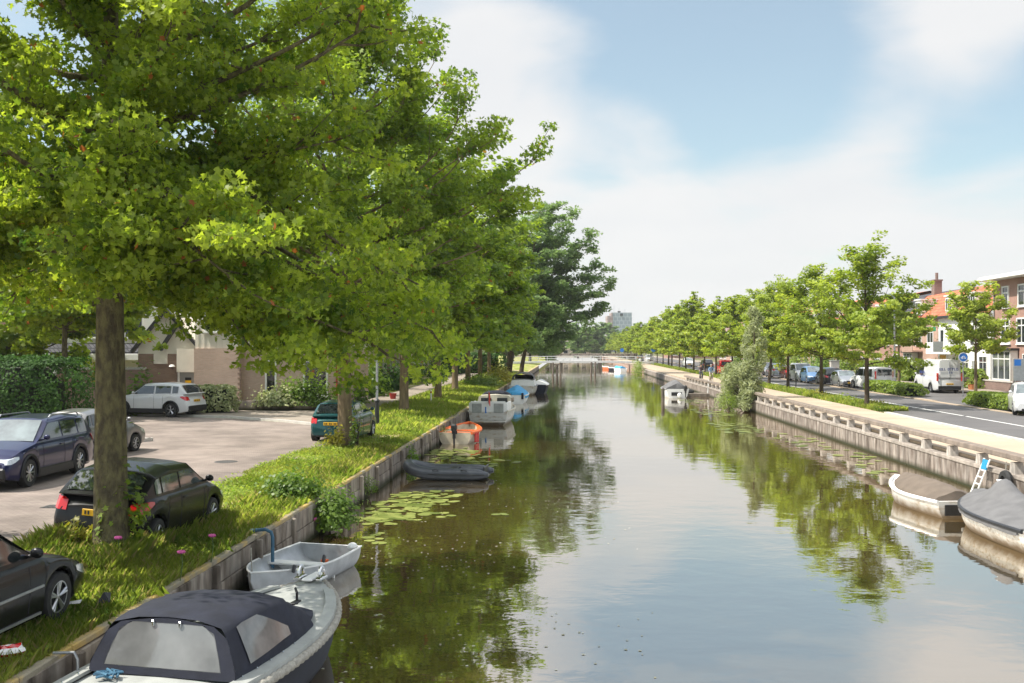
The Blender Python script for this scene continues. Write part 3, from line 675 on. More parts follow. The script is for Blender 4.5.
def hedge(label, c, size, rz, n, leaf, mat, seed, name='hedge', rough=.1, core=True):
    rg = np.random.default_rng(seed); sx, sy, sz = size
    # points on a rounded, uneven box surface
    u = rg.uniform(-1, 1, (n, 3)); ax = rg.choice(3, n, p=np.array([sy * sz, sx * sz, sx * sy * .9]) / (sy * sz + sx * sz + sx * sy * .9))
    sgn = np.sign(rg.uniform(-1, 1, n)); u[np.arange(n), ax] = sgn; u[:, 2] = np.where(ax == 2, 1, u[:, 2])
    ln = (np.abs(u) ** 5).sum(1) ** (1 / 5); u /= ln[:, None]
    h = np.array([sx, sy, sz]) / 2
    bulge = 1 + rough * (np.sin(u[:, 0] * 5.1 * max(1, sx / 3) + seed) * np.sin(u[:, 2] * 4 + u[:, 1] * 6 + 1) + rg.normal(size=n) * .35)
    pos = u * h * bulge[:, None]; pos[:, 2] += sz / 2; pos[:, 2] = np.maximum(pos[:, 2], .03)
    nrm = u ** 3 + rg.normal(size=u.shape) * .55 + np.array([0, 0, .25])
    lump = .5 + .5 * np.sin(u[:, 0] * 9 + np.sin(u[:, 2] * 7) * 2) * np.cos(u[:, 2] * 6 + u[:, 1] * 5)
    vs, kk, tn = leaves(pos, nrm, leaf, LEAF5, rg, np.clip(.4 * lump + .6 * rg.uniform(0, 1, n), 0, .96))
    root = thing(name, label, 'hedge', c, rz)
    leafobj('foliage', [(vs, kk, tn, 0)], M[mat], root)
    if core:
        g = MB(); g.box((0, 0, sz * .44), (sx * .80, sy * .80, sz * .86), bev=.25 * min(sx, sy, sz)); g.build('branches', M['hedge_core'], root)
    return root
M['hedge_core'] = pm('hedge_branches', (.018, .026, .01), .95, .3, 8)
M['pink_flower'] = pm('pink_flower', (.62, .10, .32), .6, .15, 9)
M['yellow_flower'] = pm('yellow_flower', (.75, .5, .02), .6, .15, 9)

c = atD(-52, 43.5, 1.0)
hedge('big rounded dark green hedge behind the navy estate car', c, (11.5, 3.6, 2.9), .1, 30000, .12, 'hedge_dark', 5, rough=.10)
c = atD(214, 52.2, 1.09); hedge('square variegated hedge beside the white car', c, (2.3, 1.2, 1.35), 0, 2600, .13, 'variegated', 6)
for px, D, r_, n, mat, lab, sd in ((279, 54, (1.3, .8, 1.25), 1500, 'variegated', 'pale variegated shrub in the planter by the narrow window', 1), (297, 54.3, (1.5, .9, 1.6), 1700, 'bush', 'dark green shrub in the planter under the big window', 2), (322, 54, (1.4, .9, 1.4), 1300, 'bush', 'green shrub near the red drainpipe behind the dark green hatchback', 3)):
    shrub('shrub', lab, 'shrub', atD(px, D, 1.3), r_, n, .15, mat, sd)
for px, D, r_, n, mat, lab, sd in ((345, 60, (1.6, 1.4, 2.2), 1500, 'bush', 'front garden bush just past the brick corner house', 11), (368, 70, (1.6, 2.0, 2.4), 1500, 'bush', 'tall bush beside the path near the lamp post', 12), (388, 82, (1.6, 2.4, 2.0), 1300, 'hedge_dark', 'dark bush along the path by the red flowerpot', 13), (410, 98, (1.8, 3.0, 2.2), 1300, 'bush', 'bush along the path halfway down the house row', 14), (436, 118, (2.0, 4.0, 2.4), 1300, 'hedge_dark', 'dark garden bush at the end of the house row', 15)):
    shrub('garden_bush', lab, 'shrub', atD(px, D, 1.05), r_, n, .22, mat, sd)
c = atD(462, 132, 1.0); hedge('long dark hedge closing the end of the path', c, (11, 2.5, 2.6), 0, 3500, .3, 'hedge_dark', 16)
shrub('climbing_plant', 'yellow green climbing plant on the garden wall behind the white car', 'plant', atD(139, 51.0, 1.0), (1.0, .5, 2.5), 900, .2, 'bush', 17)
shrub('shrub', 'yellow shrub rising over the big dark hedge', 'shrub', atD(56, 54, 1.0), (.9, .8, 3.2), 900, .2, 'shrub_yellow', 18)
shrub('shrub', 'yellow leaved climber at the pale pillar by the maple trunk', 'shrub', atD(97, 52.3, 2.6), (.5, .5, 1.0), 300, .18, 'shrub_yellow', 19)
# bank plants
shrub('wild_bush', 'leafy wild bush with pink flowers growing out of the quay wall gap', 'shrub', at(326, 520, .35) + Vector((.15, .3, -.2)), (.55, .75, .95), 2400, .085, 'bush', 20, flowers=5, fcol='pink_flower')
shrub('wild_bush', 'low wild bush on the grass above the quay wall gap', 'shrub', at(296, 497, .85), (.75, .9, .6), 1700, .09, 'bush', 22)
shrub('wild_bush', 'low shrub on the grass between the far maple trunks', 'shrub', atD(478, 92, .95), (1.5, 3.0, 1.1), 1600, .16, 'bush', 23)
shrub('flowering_bush', 'yellow flowering bush on the bank above the last boats', 'shrub', atD(500, 104, .9), (1.7, 3.4, 1.75), 2200, .18, 'shrub_yellow', 24)
shrub('wild_bush', 'pale green bush on the bank beside the cream cabin boat', 'shrub', atD(488, 92, .9), (1.2, 2.5, 1.1), 1400, .16, 'hedge', 25)
shrub('sapling', 'leafy shoots growing round the near maple trunk', 'shrub', atD(121, 16.95, .9), (.42, .35, 1.5), 420, .13, 'maple2', 26, shape=MAPLE, stems=10)
shrub('sapling', 'reddish shoots low on the near side of the maple trunk', 'shrub', atD(92, 16.9, .9), (.40, .3, .72), 220, .13, 'shrub_yellow', 27, shape=MAPLE, stems=6)
shrub('sapling', 'yellowish shoots at the foot of the trunk by the dark green hatchback', 'shrub', atD(338, 35.3, .95), (.5, .4, .95), 320, .12, 'shrub_yellow', 28, stems=8)
shrub('sapling', 'green shoots beside the trunk at the hatchback flank', 'shrub', atD(357, 35.5, .92), (.32, .32, 1.5), 220, .12, 'hedge', 29, stems=8)
for i, (yw, lab, r_) in enumerate(((24.6, 'small weed growing on the quay wall just past the pink flowered bush', (.25, .5, .5)), (29.5, 'green weed on the quay wall before the grey inflatable', (.28, .6, .6)), (37.5, 'weeds on the quay wall between the inflatable and the orange rowboat', (.35, .9, .7)), (47, 'weeds hanging on the quay wall beside the orange rowboat', (.35, 1.2, .7)))):
    shrub('wall_weed', lab, 'plant', (WL + .12, yw, .12), r_, 320, .09, 'bush', 400 + i, shape=THIN if i % 2 else LEAF5, stems=5)
# right side
shrub('reed_clump', 'bright green bush in the water at the far wall end', 'plant', atD(637, 168, 0), (1.4, 3, 2.6), 1200, .3, 'hedge', 33, shape=THIN)
hedge('clipped green hedge between road and parking beside the white car at the frame edge', Vector((24.6, 59.3, .93)), (1.7, 9.5, .82), -.04, 6500, .14, 'hedge', 34, rough=.07)
hedge('low hedge on the kerb island in front of the grey lamp post', Vector((24.4, 78.6, .93)), (1.6, 11.0, .85), 0, 5000, .16, 'hedge', 35, rough=.1)
hedge('dark garden hedge before the white house, behind the delivery van', Vector((33.6, 89.2, .95)), (1.3, 7.5, 1.6), 0, 3200, .2, 'hedge', 36)
hedge('green garden hedge by the cyclist in a white shirt', Vector((34.2, 112, .95)), (1.4, 20, 1.9), 0, 3600, .24, 'hedge', 37)
for i, (y_, h_) in enumerate(((128, 3.4), (140, 4.2), (154, 3.6), (170, 4.4), (188, 3.8), (205, 4.5))):
    shrub('garden_bush', ['round garden bush behind the silver parked car', 'tall garden bush behind the blue parked car', 'garden bush behind the parked white van with roof rack', 'garden bush behind the row of cars beside the willow', 'far garden bush behind the red van', 'farthest garden bush along the house fronts'][i], 'shrub', (34, y_, .95), (1.8, 4.2, h_), 1500, .32, 'bush' if i % 2 else 'hedge', 80 + i)
shrub('garden_tree', 'small loose garden tree beside the white delivery van', 'tree', (32.9, 90.5, .95), (1.5, 2.0, 3.4), 900, .17, 'hedge', 87)
# grey willow growing out of the quay
wl = atD(753, 71.5, 0.2); wl.x = min(wl.x, WR - .1)
wroot = thing('willow_bush', 'tall grey green willow bush rising from the water at the quay', 'shrub', wl)
rg = np.random.default_rng(90); sets = []; g = MB(); PP = []; NN = []; TT = []
def wclump(c_, r_, n_):
    d = rg.normal(size=(n_, 3)); d /= np.linalg.norm(d, axis=1, keepdims=True); d *= rg.uniform(.2, 1, (n_, 1)) ** .5
    PP.append(np.array(c_) + d * np.array(r_)); nn = d * .5 + rg.normal(size=(n_, 3)) * .6; NN.append(nn); TT.append(np.clip(rg.uniform(0, .5) + rg.uniform(0, .46, n_), 0, .96))
for i in range(70):                                   # bushy foot
    a = rg.uniform(0, 6.28); rr_ = rg.uniform(.2, 1) ** .6; z_ = rg.uniform(.0, 1) ** .8 * 3.1
    c_ = (rr_ * 1.5 * math.cos(a) * (1 - z_ * .1) - .55, rr_ * 2.3 * math.sin(a) * (1 - z_ * .12), z_ * (1.1 - .35 * rr_) + .1)
    wclump(c_, (.5, .6, .42), 85)
    if i % 3 == 0: g.tube([(0, 0, -.4), (c_[0] * .5, c_[1] * .5, c_[2] * .6), c_], [.05, .03, .01], n=5)
for i in range(46):                                   # the tall shoot
    z_ = 2.6 + 4.2 * (i / 45); w_ = .95 * (1 - (i / 45)) ** .7 + .14
    a = rg.uniform(0, 6.28); c_ = (.35 + w_ * .8 * math.cos(a) + (z_ - 3) * .03, w_ * math.sin(a), z_)
    wclump(c_, (.33, .38, .42), 52)
g.tube([(0, 0, -.4), (.2, 0, 2), (.4, 0, 4.2), (.45, 0, 6.7)], [.1, .08, .05, .01], n=6)
pp = np.concatenate(PP); nn = np.concatenate(NN); tt = np.concatenate(TT)
pp[:, 2] = np.maximum(pp[:, 2], -.1)
vs, kk, tn = leaves(pp, nn, .30, np.array([(0, -.6), (.15, 0), (0, .6), (-.15, 0)]), rg, tt)
leafobj('foliage', [(vs, kk, tn, 0)], M['willow_leaf'], wroot); g.build('stem', M['bark_dark'], wroot)
shrub('wild_bush', 'yellow green low bush at the foot of the grey willow', 'shrub', wl + Vector((-1.6, -1.8, -.2)), (.8, 1.2, 1.3), 700, .18, 'hedge', 91, shape=THIN)

# verge of the right row: grass and flowers; far wooded line
def blades(n, area, hmin, hmax, w, seed, zf, dens=None, straw=.06):
    rg = np.random.default_rng(seed)
    x = rg.uniform(area[0], area[1], n); y = area[2] + (area[3] - area[2]) * rg.uniform(0, 1, n) ** area[4]
    if dens is not None:
        k = rg.uniform(0, 1, n) < dens(x, y); x, y = x[k], y[k]; n = len(x)
    h = rg.uniform(hmin, hmax, n) * (1 + .35 * np.clip(np.sin(x * 2.3 + y * 1.1) * np.sin(y * .9 - x * 1.7), 0, 1)); a = rg.uniform(0, 6.283, n); l_ = rg.uniform(.1, .7, n) * h
    z = zf(x)
    b0 = np.stack([x, y, z - .01], 1); dx = np.stack([np.cos(a), np.sin(a), np.zeros(n)], 1); px_ = np.stack([-np.sin(a), np.cos(a), np.zeros(n)], 1)
    mid = b0 + dx * (l_ * .3)[:, None] + np.array([0, 0, 1]) * (h * .6)[:, None]; tip = b0 + dx * l_[:, None] + np.array([0, 0, 1]) * h[:, None]
    ww = w * rg.uniform(.6, 1.3, (n, 1))
    V = np.stack([b0 - px_ * ww, b0 + px_ * ww, mid + px_ * ww * .8, tip, mid - px_ * ww * .8], 1).reshape(-1, 3)
    patch = .5 + .5 * np.sin(x * 1.9 + 1) * np.sin(y * 1.3) 
    tn = np.clip(.45 * patch + .5 * rg.uniform(0, 1, n), 0, .96); tn[rg.uniform(0, 1, n) < straw] = 1.0
    return V, 5, tn, 0
bz = np.vectorize(bankz)
def bare(x, y):                                     # worn patches near the street edge
    s = np.sin(x * 2.1 + y * .8) + np.sin(y * 1.55 - x * 1.2) + np.sin(y * .37)
    near = np.clip((x + 8.9) / 1.2, 0, 1)
    return np.where((s > .15) & (x < -6.7), .07, .95) * (.25 + .75 * near)
sets = [blades(420000, (-8.8, -6.05, 7, 48, 1.9), .04, .12, .0024, 1, bz, bare),
        blades(60000, (-7.3, -6.02, 7, 36, 1.7), .10, .24, .0022, 2, bz, lambda x, y: np.where(np.sin(y * 1.3) + np.sin(y * 3.1 + 1) > -.1, .8, .25), .18),
        blades(14000, (-8.8, -7.0, 15.2, 18.0, 1), .12, .34, .0024, 3, bz, None, .2),
        blades(36000, (-10.6, -6.1, 42, 135, 1.4), .10, .28, .018, 4, bz)]
rg = np.random.default_rng(63); n = 3600                          # long blades spilling over the edge of the wall
y = 7 + 50 * rg.uniform(0, 1, n) ** 1.4; k = np.sin(y * 1.9) + np.sin(y * 4.3 + 1) + np.sin(y * .61) > .55; y = y[k]; n = len(y); x = rg.uniform(-6.2, -5.98, n); h = rg.uniform(.06, .26, n)
b0 = np.stack([x, y, np.full(n, .80)], 1); dy = rg.normal(size=n) * .06; fl = rg.uniform(.1, 1, n); m1 = b0 + np.stack([h * .35 * fl, dy, h * .6], 1); t1_ = b0 + np.stack([h * 1.0 * fl, dy * 2.5, h * (1.1 - 1.2 * fl)], 1); wv = np.stack([np.zeros(n), np.full(n, .003), np.zeros(n)], 1)
sets.append((np.stack([b0 - wv, b0 + wv, m1 + wv, t1_, m1 - wv], 1).reshape(-1, 3), 5, np.clip(rg.uniform(0, .96, n), 0, .96), 0))
rg = np.random.default_rng(61); n = 52000                          # clover and plantain between the blades
x = rg.uniform(-8.8, -6.05, n); y = 7 + 40 * rg.uniform(0, 1, n) ** 1.8; cl = np.sin(x * 3.1 + y * 1.9) + np.sin(y * 2.7 - x * 1.4) + np.sin(y * .8 + 2); k = rg.uniform(0, 1, n) < np.clip(.45 + .3 * cl, .08, .9); x, y = x[k], y[k]; n = len(x)
pos = np.stack([x, y, bz(x) + rg.uniform(.02, .13, n)], 1)
vs, kk, tn = leaves(pos, np.array([0, 0, 1.0]) + rg.normal(size=(n, 3)) * .45, .062, LEAF5, rg, np.clip(rg.uniform(0, .75, n), 0, .96)); sets.append((vs, kk, tn, 0))
tag(leafobj('grass', sets, M['grass']), 'tall green grass along the left bank', 'grass', kind='stuff')
sets = [blades(26000, (16.8, 18.5, 57, 240, 1.7), .08, .34, .028, 5, lambda x: np.full(len(x), .9))]
tag(leafobj('grass', sets, M['grass']), 'grass strip under the right row of trees', 'grass', kind='stuff')
for i, (y_, lab) in enumerate(((60.5, 'yellow flower patch at the foot of the tallest street tree'), (66, 'yellow flower patch between the first two verge trees'), (73.5, 'yellow flowers round the second verge tree'))):
    shrub('flower_patch', lab, 'flowers', (17.7, y_, .9), (.7, 1.9 if i else 1.3, .5), 500, .11, 'shrub_yellow' if i != 1 else 'hedge', 95 + i, stems=5)
# small flowers in the grass
def flower(x, y, lab, col, h=.45):
    o = thing('wild_flower', lab, 'flower', (x, y, float(bankz(x))))
    g = MB(); g.tube([(0, 0, 0), (.03, .02, h * .6), (.02, .0, h)], .008, n=5); g.build('stem', M['grass_stem'], o)
    g = MB()
    for k in range(6): g.ball((.02 + .035 * math.cos(k * 1.047), .035 * math.sin(k * 1.047), h + .01), (.035, .03, .025), 6, 4)
    g.build('flower', M[col], o)
M['grass_stem'] = pm('flower_stem', (.08, .13, .03), .7, .1)
p = at(180, 572, .95); flower(p.x, p.y, 'pink flower in the grass behind the navy boat canopy', 'pink_flower')
p = at(211, 548, 1.05); flower(p.x, p.y, 'pair of pink blooms in the grass near the quay edge', 'pink_flower')
p = at(117, 556, 1.1); flower(p.x, p.y, 'pale pink bloom beside the big maple trunk', 'pink_flower', .5)

# lily pads
M['lily'] = leafmat('lily_pad', (.12, .155, .03), (.29, .32, .085), (.6, .6, .4), tw=.1, rough=.4)
rg = np.random.default_rng(44); PP = []; SZ = []
def pads(cx, cy, rx, ry, n, s):
    a = rg.uniform(0, 6.283, n); q_ = np.sqrt(rg.uniform(0, 1, n)); PP.append(np.stack([cx + rx * q_ * np.cos(a), cy + ry * q_ * np.sin(a), np.full(n, .012) + rg.uniform(0, .01, n)], 1)); SZ.append(np.full(n, s))
for (px, py, rx, ry, n) in ((400, 508, .9, 1.5, 75), (385, 520, .9, .8, 40), (372, 540, .3, .8, 6), (425, 498, 1.1, 1.8, 60), (440, 515, .5, .5, 8), (455, 458, 1.4, 3.2, 90), (492, 462, 1.0, 1.0, 14), (478, 468, .7, 1.2, 14), (500, 515, .4, .4, 3), (448, 452, 1.2, 2.0, 50)):
    c = at(px, py, 0); pads(c.x, c.y, rx, ry, n, .32)
for (px, py, rx, ry, n) in ((735, 428, 1.3, 4.5, 46), (712, 412, 1.4, 5, 50), (800, 441, .9, 4, 18), (850, 456, .8, 3, 16), (875, 470, .6, 1.5, 6), (640, 378, 1.5, 10, 60), (690, 400, 1.0, 6, 30)):
    c = at(px, py, 0); pads(c.x, c.y, rx, ry, n, .42)
pp = np.concatenate(PP); ss = np.concatenate(SZ); ok = (pp[:, 0] > WL + .1) & (pp[:, 0] < WR - .1); pp = pp[ok]; ss = ss[ok]
k = 12; ang = np.linspace(.25, 6.283 - .1, k); circ = np.stack([np.cos(ang), np.sin(ang)], 1) * .5
circ = np.concatenate([np.array([[0.08, 0.03]]), circ])
V = []
for q_, s_ in zip(pp, ss):
    a = rg.uniform(0, 6.283); s2_ = s_ * rg.uniform(.6, 1.2); c_, sn = math.cos(a), math.sin(a)
    xy = circ @ np.array([[c_, -sn], [sn, c_]]) * s2_; V.append(np.concatenate([xy, np.zeros((len(xy), 1))], 1) + q_)
rg2 = np.random.default_rng(46); n = 900                        # specks of pollen, petals and leaf litter on the water
fx = np.concatenate([rg2.uniform(-5.3, 1.5, n // 2), rg2.uniform(-5.4, -1.5, n // 2)]); fy = np.concatenate([rg2.uniform(11, 30, n // 2), 12 + 50 * rg2.uniform(0, 1, n // 2) ** 1.5])
kf = np.sin(fx * 1.1 + fy * .5) + np.sin(fy * .9 - fx * .4) + rg2.normal(size=n) * .6 > .2; fx, fy = fx[kf], fy[kf]
vs, kk, tn = leaves(np.stack([fx, fy, np.full(len(fx), .008)], 1), np.tile(np.array([[0, 0, 1.0]]), (len(fx), 1)), .055, LEAF5, rg2, droop=0)
M['litter'] = leafmat('leaf_litter', (.25, .22, .10), (.62, .60, .48), (.6, .6, .5), tw=.1)
tag(leafobj('floating_litter', [(vs, kk, tn, 0)], M['litter']), 'pale petals and leaf bits floating on the canal', 'leaf litter', kind='stuff')
tag(leafobj('lily_pads', [(np.concatenate(V), 13, rg.uniform(0, .96, len(pp)), 0)], M['lily']), 'flat yellow green lily pads floating along the walls', 'lily pads', kind='stuff')
# ------------------------------------------------------------------ buildings
def window(par, x, z, w, h, y=0, mull=(), tran=(), fw=.07, glass='pane', frame='white', depth=.10, sill=True, name='window'):
    """frame proud of the wall (which faces -y) with its pane as a sub-part; mull / tran: fractions where bars run"""
    g = MB()
    for s in (-1, 1): g.box((x + s * (w / 2 - fw / 2), y - depth / 2, z + h / 2), (fw, depth, h))
    for s in (0, 1): g.box((x, y - depth / 2 + .002, z + (fw / 2 if s == 0 else h - fw / 2)), (w - 2 * fw, depth, fw))
    for f in mull: g.box((x - w / 2 + f * w, y - depth / 2 + .01, z + h / 2), (fw * .8, depth - .03, h - 2 * fw))
    for f in tran: g.box((x, y - depth / 2 + .014, z + f * h), (w - 2 * fw, depth - .035, fw * .8))
    if sill: g.box((x, y - depth * .7, z - .04), (w + .16, depth * 1.4, .075))
    o = g.build(name, M[frame], par)
    p = MB(); p.box((x, y - .025, z + h / 2), (w - 2 * fw + .004, .03, h - 2 * fw + .004)); p.build('pane', M[glass], o)
    return o
def door(par, x, z, w, h, y=0, col='grey_paint', frame='white'):
    g = MB(); g.box((x, y - .03, z + h / 2), (w, .05, h), bev=.01)
    for zz_ in (.28, .68): g.box((x, y - .06, z + h * zz_), (w * .62, .02, h * .28), bev=.008)
    o = g.build('door', M[col], par)
    f = MB()
    for s in (-1, 1): f.box((x + s * (w / 2 + .05), y - .05, z + h / 2 + .04), (.09, .10, h + .09))
    f.box((x, y - .05, z + h + .045), (w, .10, .09)); f.build('frame', M[frame], o)
    k = MB(); k.ball((x + w * .38, y - .085, z + 1.02), .035, 8, 6); k.build('handle', M['chrome'], o)
    return o
def gable_roof(par, x0, x1, y0, y1, ze, zr, mat, over=.35, along='x', name='roof', chim=None):
    g = MB(); t_ = .16
    if along == 'x':
        ym = (y0 + y1) / 2
        for a, s in ((y0 - over, 1), (y1 + over, -1)):
            slope = (zr - ze) / (ym - y0); zo = ze - slope * over
            q = [(x0 - over, a, zo), (x1 + over, a, zo), (x1 + over, ym, zr), (x0 - over, ym, zr)]
            g.add(q + [(p[0], p[1], p[2] + t_) for p in q], [(0, 1, 2, 3), (4, 5, 6, 7), (0, 1, 5, 4), (1, 2, 6, 5), (2, 3, 7, 6), (3, 0, 4, 7)])
    else:
        xm = (x0 + x1) / 2
        for a, s in ((x0 - over, 1), (x1 + over, -1)):
            slope = (zr - ze) / (xm - x0); zo = ze - slope * over
            q = [(a, y0 - over, zo), (a, y1 + over, zo), (xm, y1 + over, zr), (xm, y0 - over, zr)]
            g.add(q + [(p[0], p[1], p[2] + t_) for p in q], [(0, 1, 2, 3), (4, 5, 6, 7), (0, 1, 5, 4), (1, 2, 6, 5), (2, 3, 7, 6), (3, 0, 4, 7)])
    o = g.build(name, M[mat], par)
    if chim:
        c = MB(); c.box((chim[0], chim[1], chim[2] + .7), (.7, .7, 1.5)); c.box((chim[0], chim[1], chim[2] + 1.49), (.82, .82, .12))
        for s in (-.15, .15): c.tube([(chim[0] + s, chim[1], chim[2] + 1.5), (chim[0] + s, chim[1], chim[2] + 1.95)], .1, 8)
        c.build('chimney', M['brick_low'], o)
    return o
M['glow_board'] = pm('amber_board', (.55, .30, .06), .5, .3, 5)
M['red_paint'] = pm('red_paint', (.35, .03, .025), .5, .15, 4)
M['blue_sign'] = pm('blue_sign', (.02, .16, .52), .4, .03, 3)
M['green_sign'] = pm('green_sign', (.03, .35, .16), .4, .03, 3)

# --- left: the pink brick corner house (facade towards us)
h = thing('brick_house', 'pink brick corner house with narrow windows and planter', 'house', (-17.7, 54.2, 1.05))
g = MB()
g.box((2.65, 4.6, 1.65), (5.3, 8, 3.3)); g.box((-1.25, 4.0, 1.65), (2.5, 8, 3.3))
g.build('wall', M['brick_pink'], h)
g = MB(); g.box((.03, .05, 1.65), (.08, .08, 3.2))
for k in range(24):                                  # toothed brick corner
    if k % 2 == 0: g.box((-.02, -.0 + .02, .07 + k * .135), (.16, .10, .10))
g.build('corner_bricks', M['brick_brown'], h)
g = MB(); g.box((2.65, 4.62, 4.75), (5.24, 7.94, 2.9)); g.box((-1.25, 4.05, 4.75), (2.44, 7.9, 2.9))
for k in range(24): g.box((-2.3 + k * .33, .585 if k > 6 else .085, 4.75), (.02, .02, 2.88))
g.build('upper_wall', M['cream'], h)
gable_roof(h, -2.5, 5.3, .3, 8.4, 6.2, 8.9, 'tile_dark', chim=(3.2, 4.4, 8.6))
window(h, 1.55, .9, .62, 1.75, .6, fw=.09); window(h, 4.0, .7, 1.35, 1.95, .6, fw=.09); window(h, 3.9, 4.2, 1.6, 1.3, .62, mull=(.5,)); window(h, 1.4, 4.2, 1.2, 1.3, .62); window(h, -1.3, 4.2, 1.3, 1.3, .08)
g = MB(); g.tube([(5.18, .52, 0), (5.18, .52, 6.2)], .06, 8); g.build('drainpipe', M['red_paint'], h)
pl = thing('planter_wall', 'low grey concrete planter wall in front of the brick house', 'wall', (-17.6, 53.2, 1.09))
g = MB(); g.box((2.7, 0, .25), (5.6, .18, .5), bev=.02); g.box((5.5, .5, .25), (.18, .8, .5), bev=.02); g.box((0, .5, .25), (.18, .8, .5), bev=.02)
g.build('wall', M['quay_right'], pl); g = MB(); g.box((2.75, .5, .2), (5.2, .78, .34)); g.build('soil', M['soil'], pl)
for dx, lab, col in ((1.0, 'small white stone by the planter shrub', 'white'), (1.25, 'bluish pot by the planter shrub', 'blue_sign')):
    o = thing('flower_pot', lab, 'pot', (-17.6 + dx, 53.62, 1.42)); g = MB(); g.lathe([(0, 0), (.09, 0), (.13, .2), (.11, .2), (.1, .16), (0, .16)], (0, 0, 0)); g.build('pot', M[col], o)
# brick house wing with door and white gable
h = thing('brick_house', 'brown brick house wing with a grey door and a pale gable', 'house', (-20.3, 55.4, 1.05))
g = MB(); g.box((-1.75, 4, 1.5), (3.5, 8, 3.0)); g.build('wall', M['brick_brown'], h)
g = MB(); g.prism([(-3.5, 3.0), (0, 3.0), (0, 3.3), (-1.0, 4.4), (-1.9, 5.3), (-3.5, 3.6)], 0.02, 7.5)
for i in range(len(g.v)): v = g.v[i]; g.v[i] = (v[0], v[2], v[1])
g.build('gable', M['cream'], h)
g = MB()
for a, b_ in (((-3.8, 3.1), (-1.9, 5.45)), ((-1.9, 5.45), (.1, 3.2)), ((-2.2, 3.2), (-1.2, 4.7))):
    a3, b3 = Vector((a[0], -.12, a[1])), Vector((b_[0], -.12, b_[1])); d = b3 - a3; g.box(tuple((a3 + b3) / 2), (d.length, .26, .16), ry=-math.atan2(d.z, d.x))
g.build('rafter', M['dark_paint'], h)
g = MB(); g.box((-.62, -.1, 2.65), (1.25, .2, 1.3)); g.box((-2.2, -.06, 2.75), (.75, .1, .6)); g.build('panel', M['cream'], h)
door(h, -.62, .02, .98, 1.96, -.05)
g = MB(); g.box((-.62, -.135, 1.55), (.34, .02, .30)); n_ = g.build('notice', M['black_trim'], h); g = MB(); g.box((-.62, -.15, 1.47), (.34, .015, .14)); g.build('notice', M['plate'], n_)
lamp = thing('wall_lamp', 'round white wall lamp on the brown brick wing', 'lamp', (-21.8, 55.2, 3.35)); g = MB(); g.tube([(0, .2, -.1), (0, 0, -.1), (0, 0, 0)], .02, 6); g.build('arm', M['dark_paint'], lamp); g = MB(); g.lathe([(0, .12), (.1, .1), (.18, 0), (0, -.02)], (0, 0, 0)); g.build('lamp_shade', M['white'], lamp)
# garden wall and carport
gw = thing('garden_wall', 'brown brick garden wall with a pale pillar behind the maple trunk', 'wall', (-28.0, 52.2, 1.05))
g = MB(); g.box((1.9, 0, 1.1), (8.0, .25, 2.2)); g.build('wall', M['brick_brown'], gw); g = MB(); g.box((1.9, 0, 2.26), (8.1, .36, .12)); g.build('coping', M['kerb'], gw)
g = MB(); g.box((1.17, -.03, 1.2), (.24, .34, 2.4), bev=.01); g.build('pillar', M['white'], gw)
# pale house with dark tiled band
h = thing('white_house', 'pale rendered house with dark tiled canopy and white fascia', 'house', (-34.5, 62.5, 1.05))
g = MB(); g.box((6.3, 5, 3.2), (12.6, 10, 6.4)); g.build('wall', M['white_wall'], h)
g = MB(); g.loft([[(x, -.9, 3.05), (x, -.02, 3.62)] for x in (-.2, 12.4)]); g.loft([[(x, -.92, 2.98), (x, -.92, 3.06)] for x in (-.2, 12.4)]); g.build('canopy', M['tile_dark'], h)
g = MB(); g.box((6.1, -.5, 2.76), (12.6, .9, .4), bev=.02); g.build('fascia', M['white'], h)
for x in (2.0, 5.0, 7.4, 10.2): window(h, x, 3.95, 1.2, 1.35, 0, mull=(.5,), glass='curtain_pane')
for x in (3.0, 7.0, 10.4): window(h, x, .5, 1.8, 1.7, 0, mull=(.5,))
gable_roof(h, 0, 12.6, 0, 10, 6.4, 9.2, 'tile_dark', chim=(4, 5, 8.9))
g = MB(); g.box((12.75, 3, 3.1), (.28, 6, 6.6)); g.build('side_wall', M['tile_dark'], h)
h = thing('brick_house', 'brown brick house half hidden behind the big dark hedge', 'house', (-50, 64, 1.05))
g = MB(); g.box((6, 5, 3), (12, 10, 6)); g.build('wall', M['brick_brown'], h); gable_roof(h, 0, 12, 0, 10, 6, 9, 'tile_dark', chim=(7, 5, 8.7))
for x in (2, 5, 8, 10.5): window(h, x, 3.6, 1.3, 1.4, 0, mull=(.5,)); window(h, x, .8, 1.4, 1.5, 0)
# row of houses along the path, facing the canal
for i, (y0, wdt, mat, lab) in enumerate(((64.5, 9, 'beige', 'first beige house of the row along the bank path'), (74, 10, 'brick_pink', 'pinkish brick house second along the bank path'), (84.5, 10, 'beige', 'beige house in the middle of the bank path row'), (95, 11, 'brick_brown', 'brown brick house far along the bank path'), (106.5, 11, 'beige', 'pale house near the end of the bank path'), (118, 12, 'brick_brown', 'last brown house of the bank path row'))):
    h = thing('row_house', lab, 'house', (-17.6, y0, 1.05), R(90), 'houses along the path on the left bank')
    g = MB(); g.box((wdt / 2, 4.5, 3.1), (wdt - .06, 9, 6.2)); g.build('wall', M[mat], h)
    for k in range(3):
        x = wdt * (k + .5) / 3
        window(h, x, 3.6, 1.5, 1.5, 0, mull=(.5,)); 
        if k == 1: door(h, x, .02, .95, 2.1, 0, col='dark_paint')
        else: window(h, x, .7, 1.7, 1.6, 0, mull=(.5,))
    gable_roof(h, 0, wdt, 0, 9, 6.2, 8.9, 'tile_dark', over=.25, chim=(wdt * .7, 4.5, 8.6))

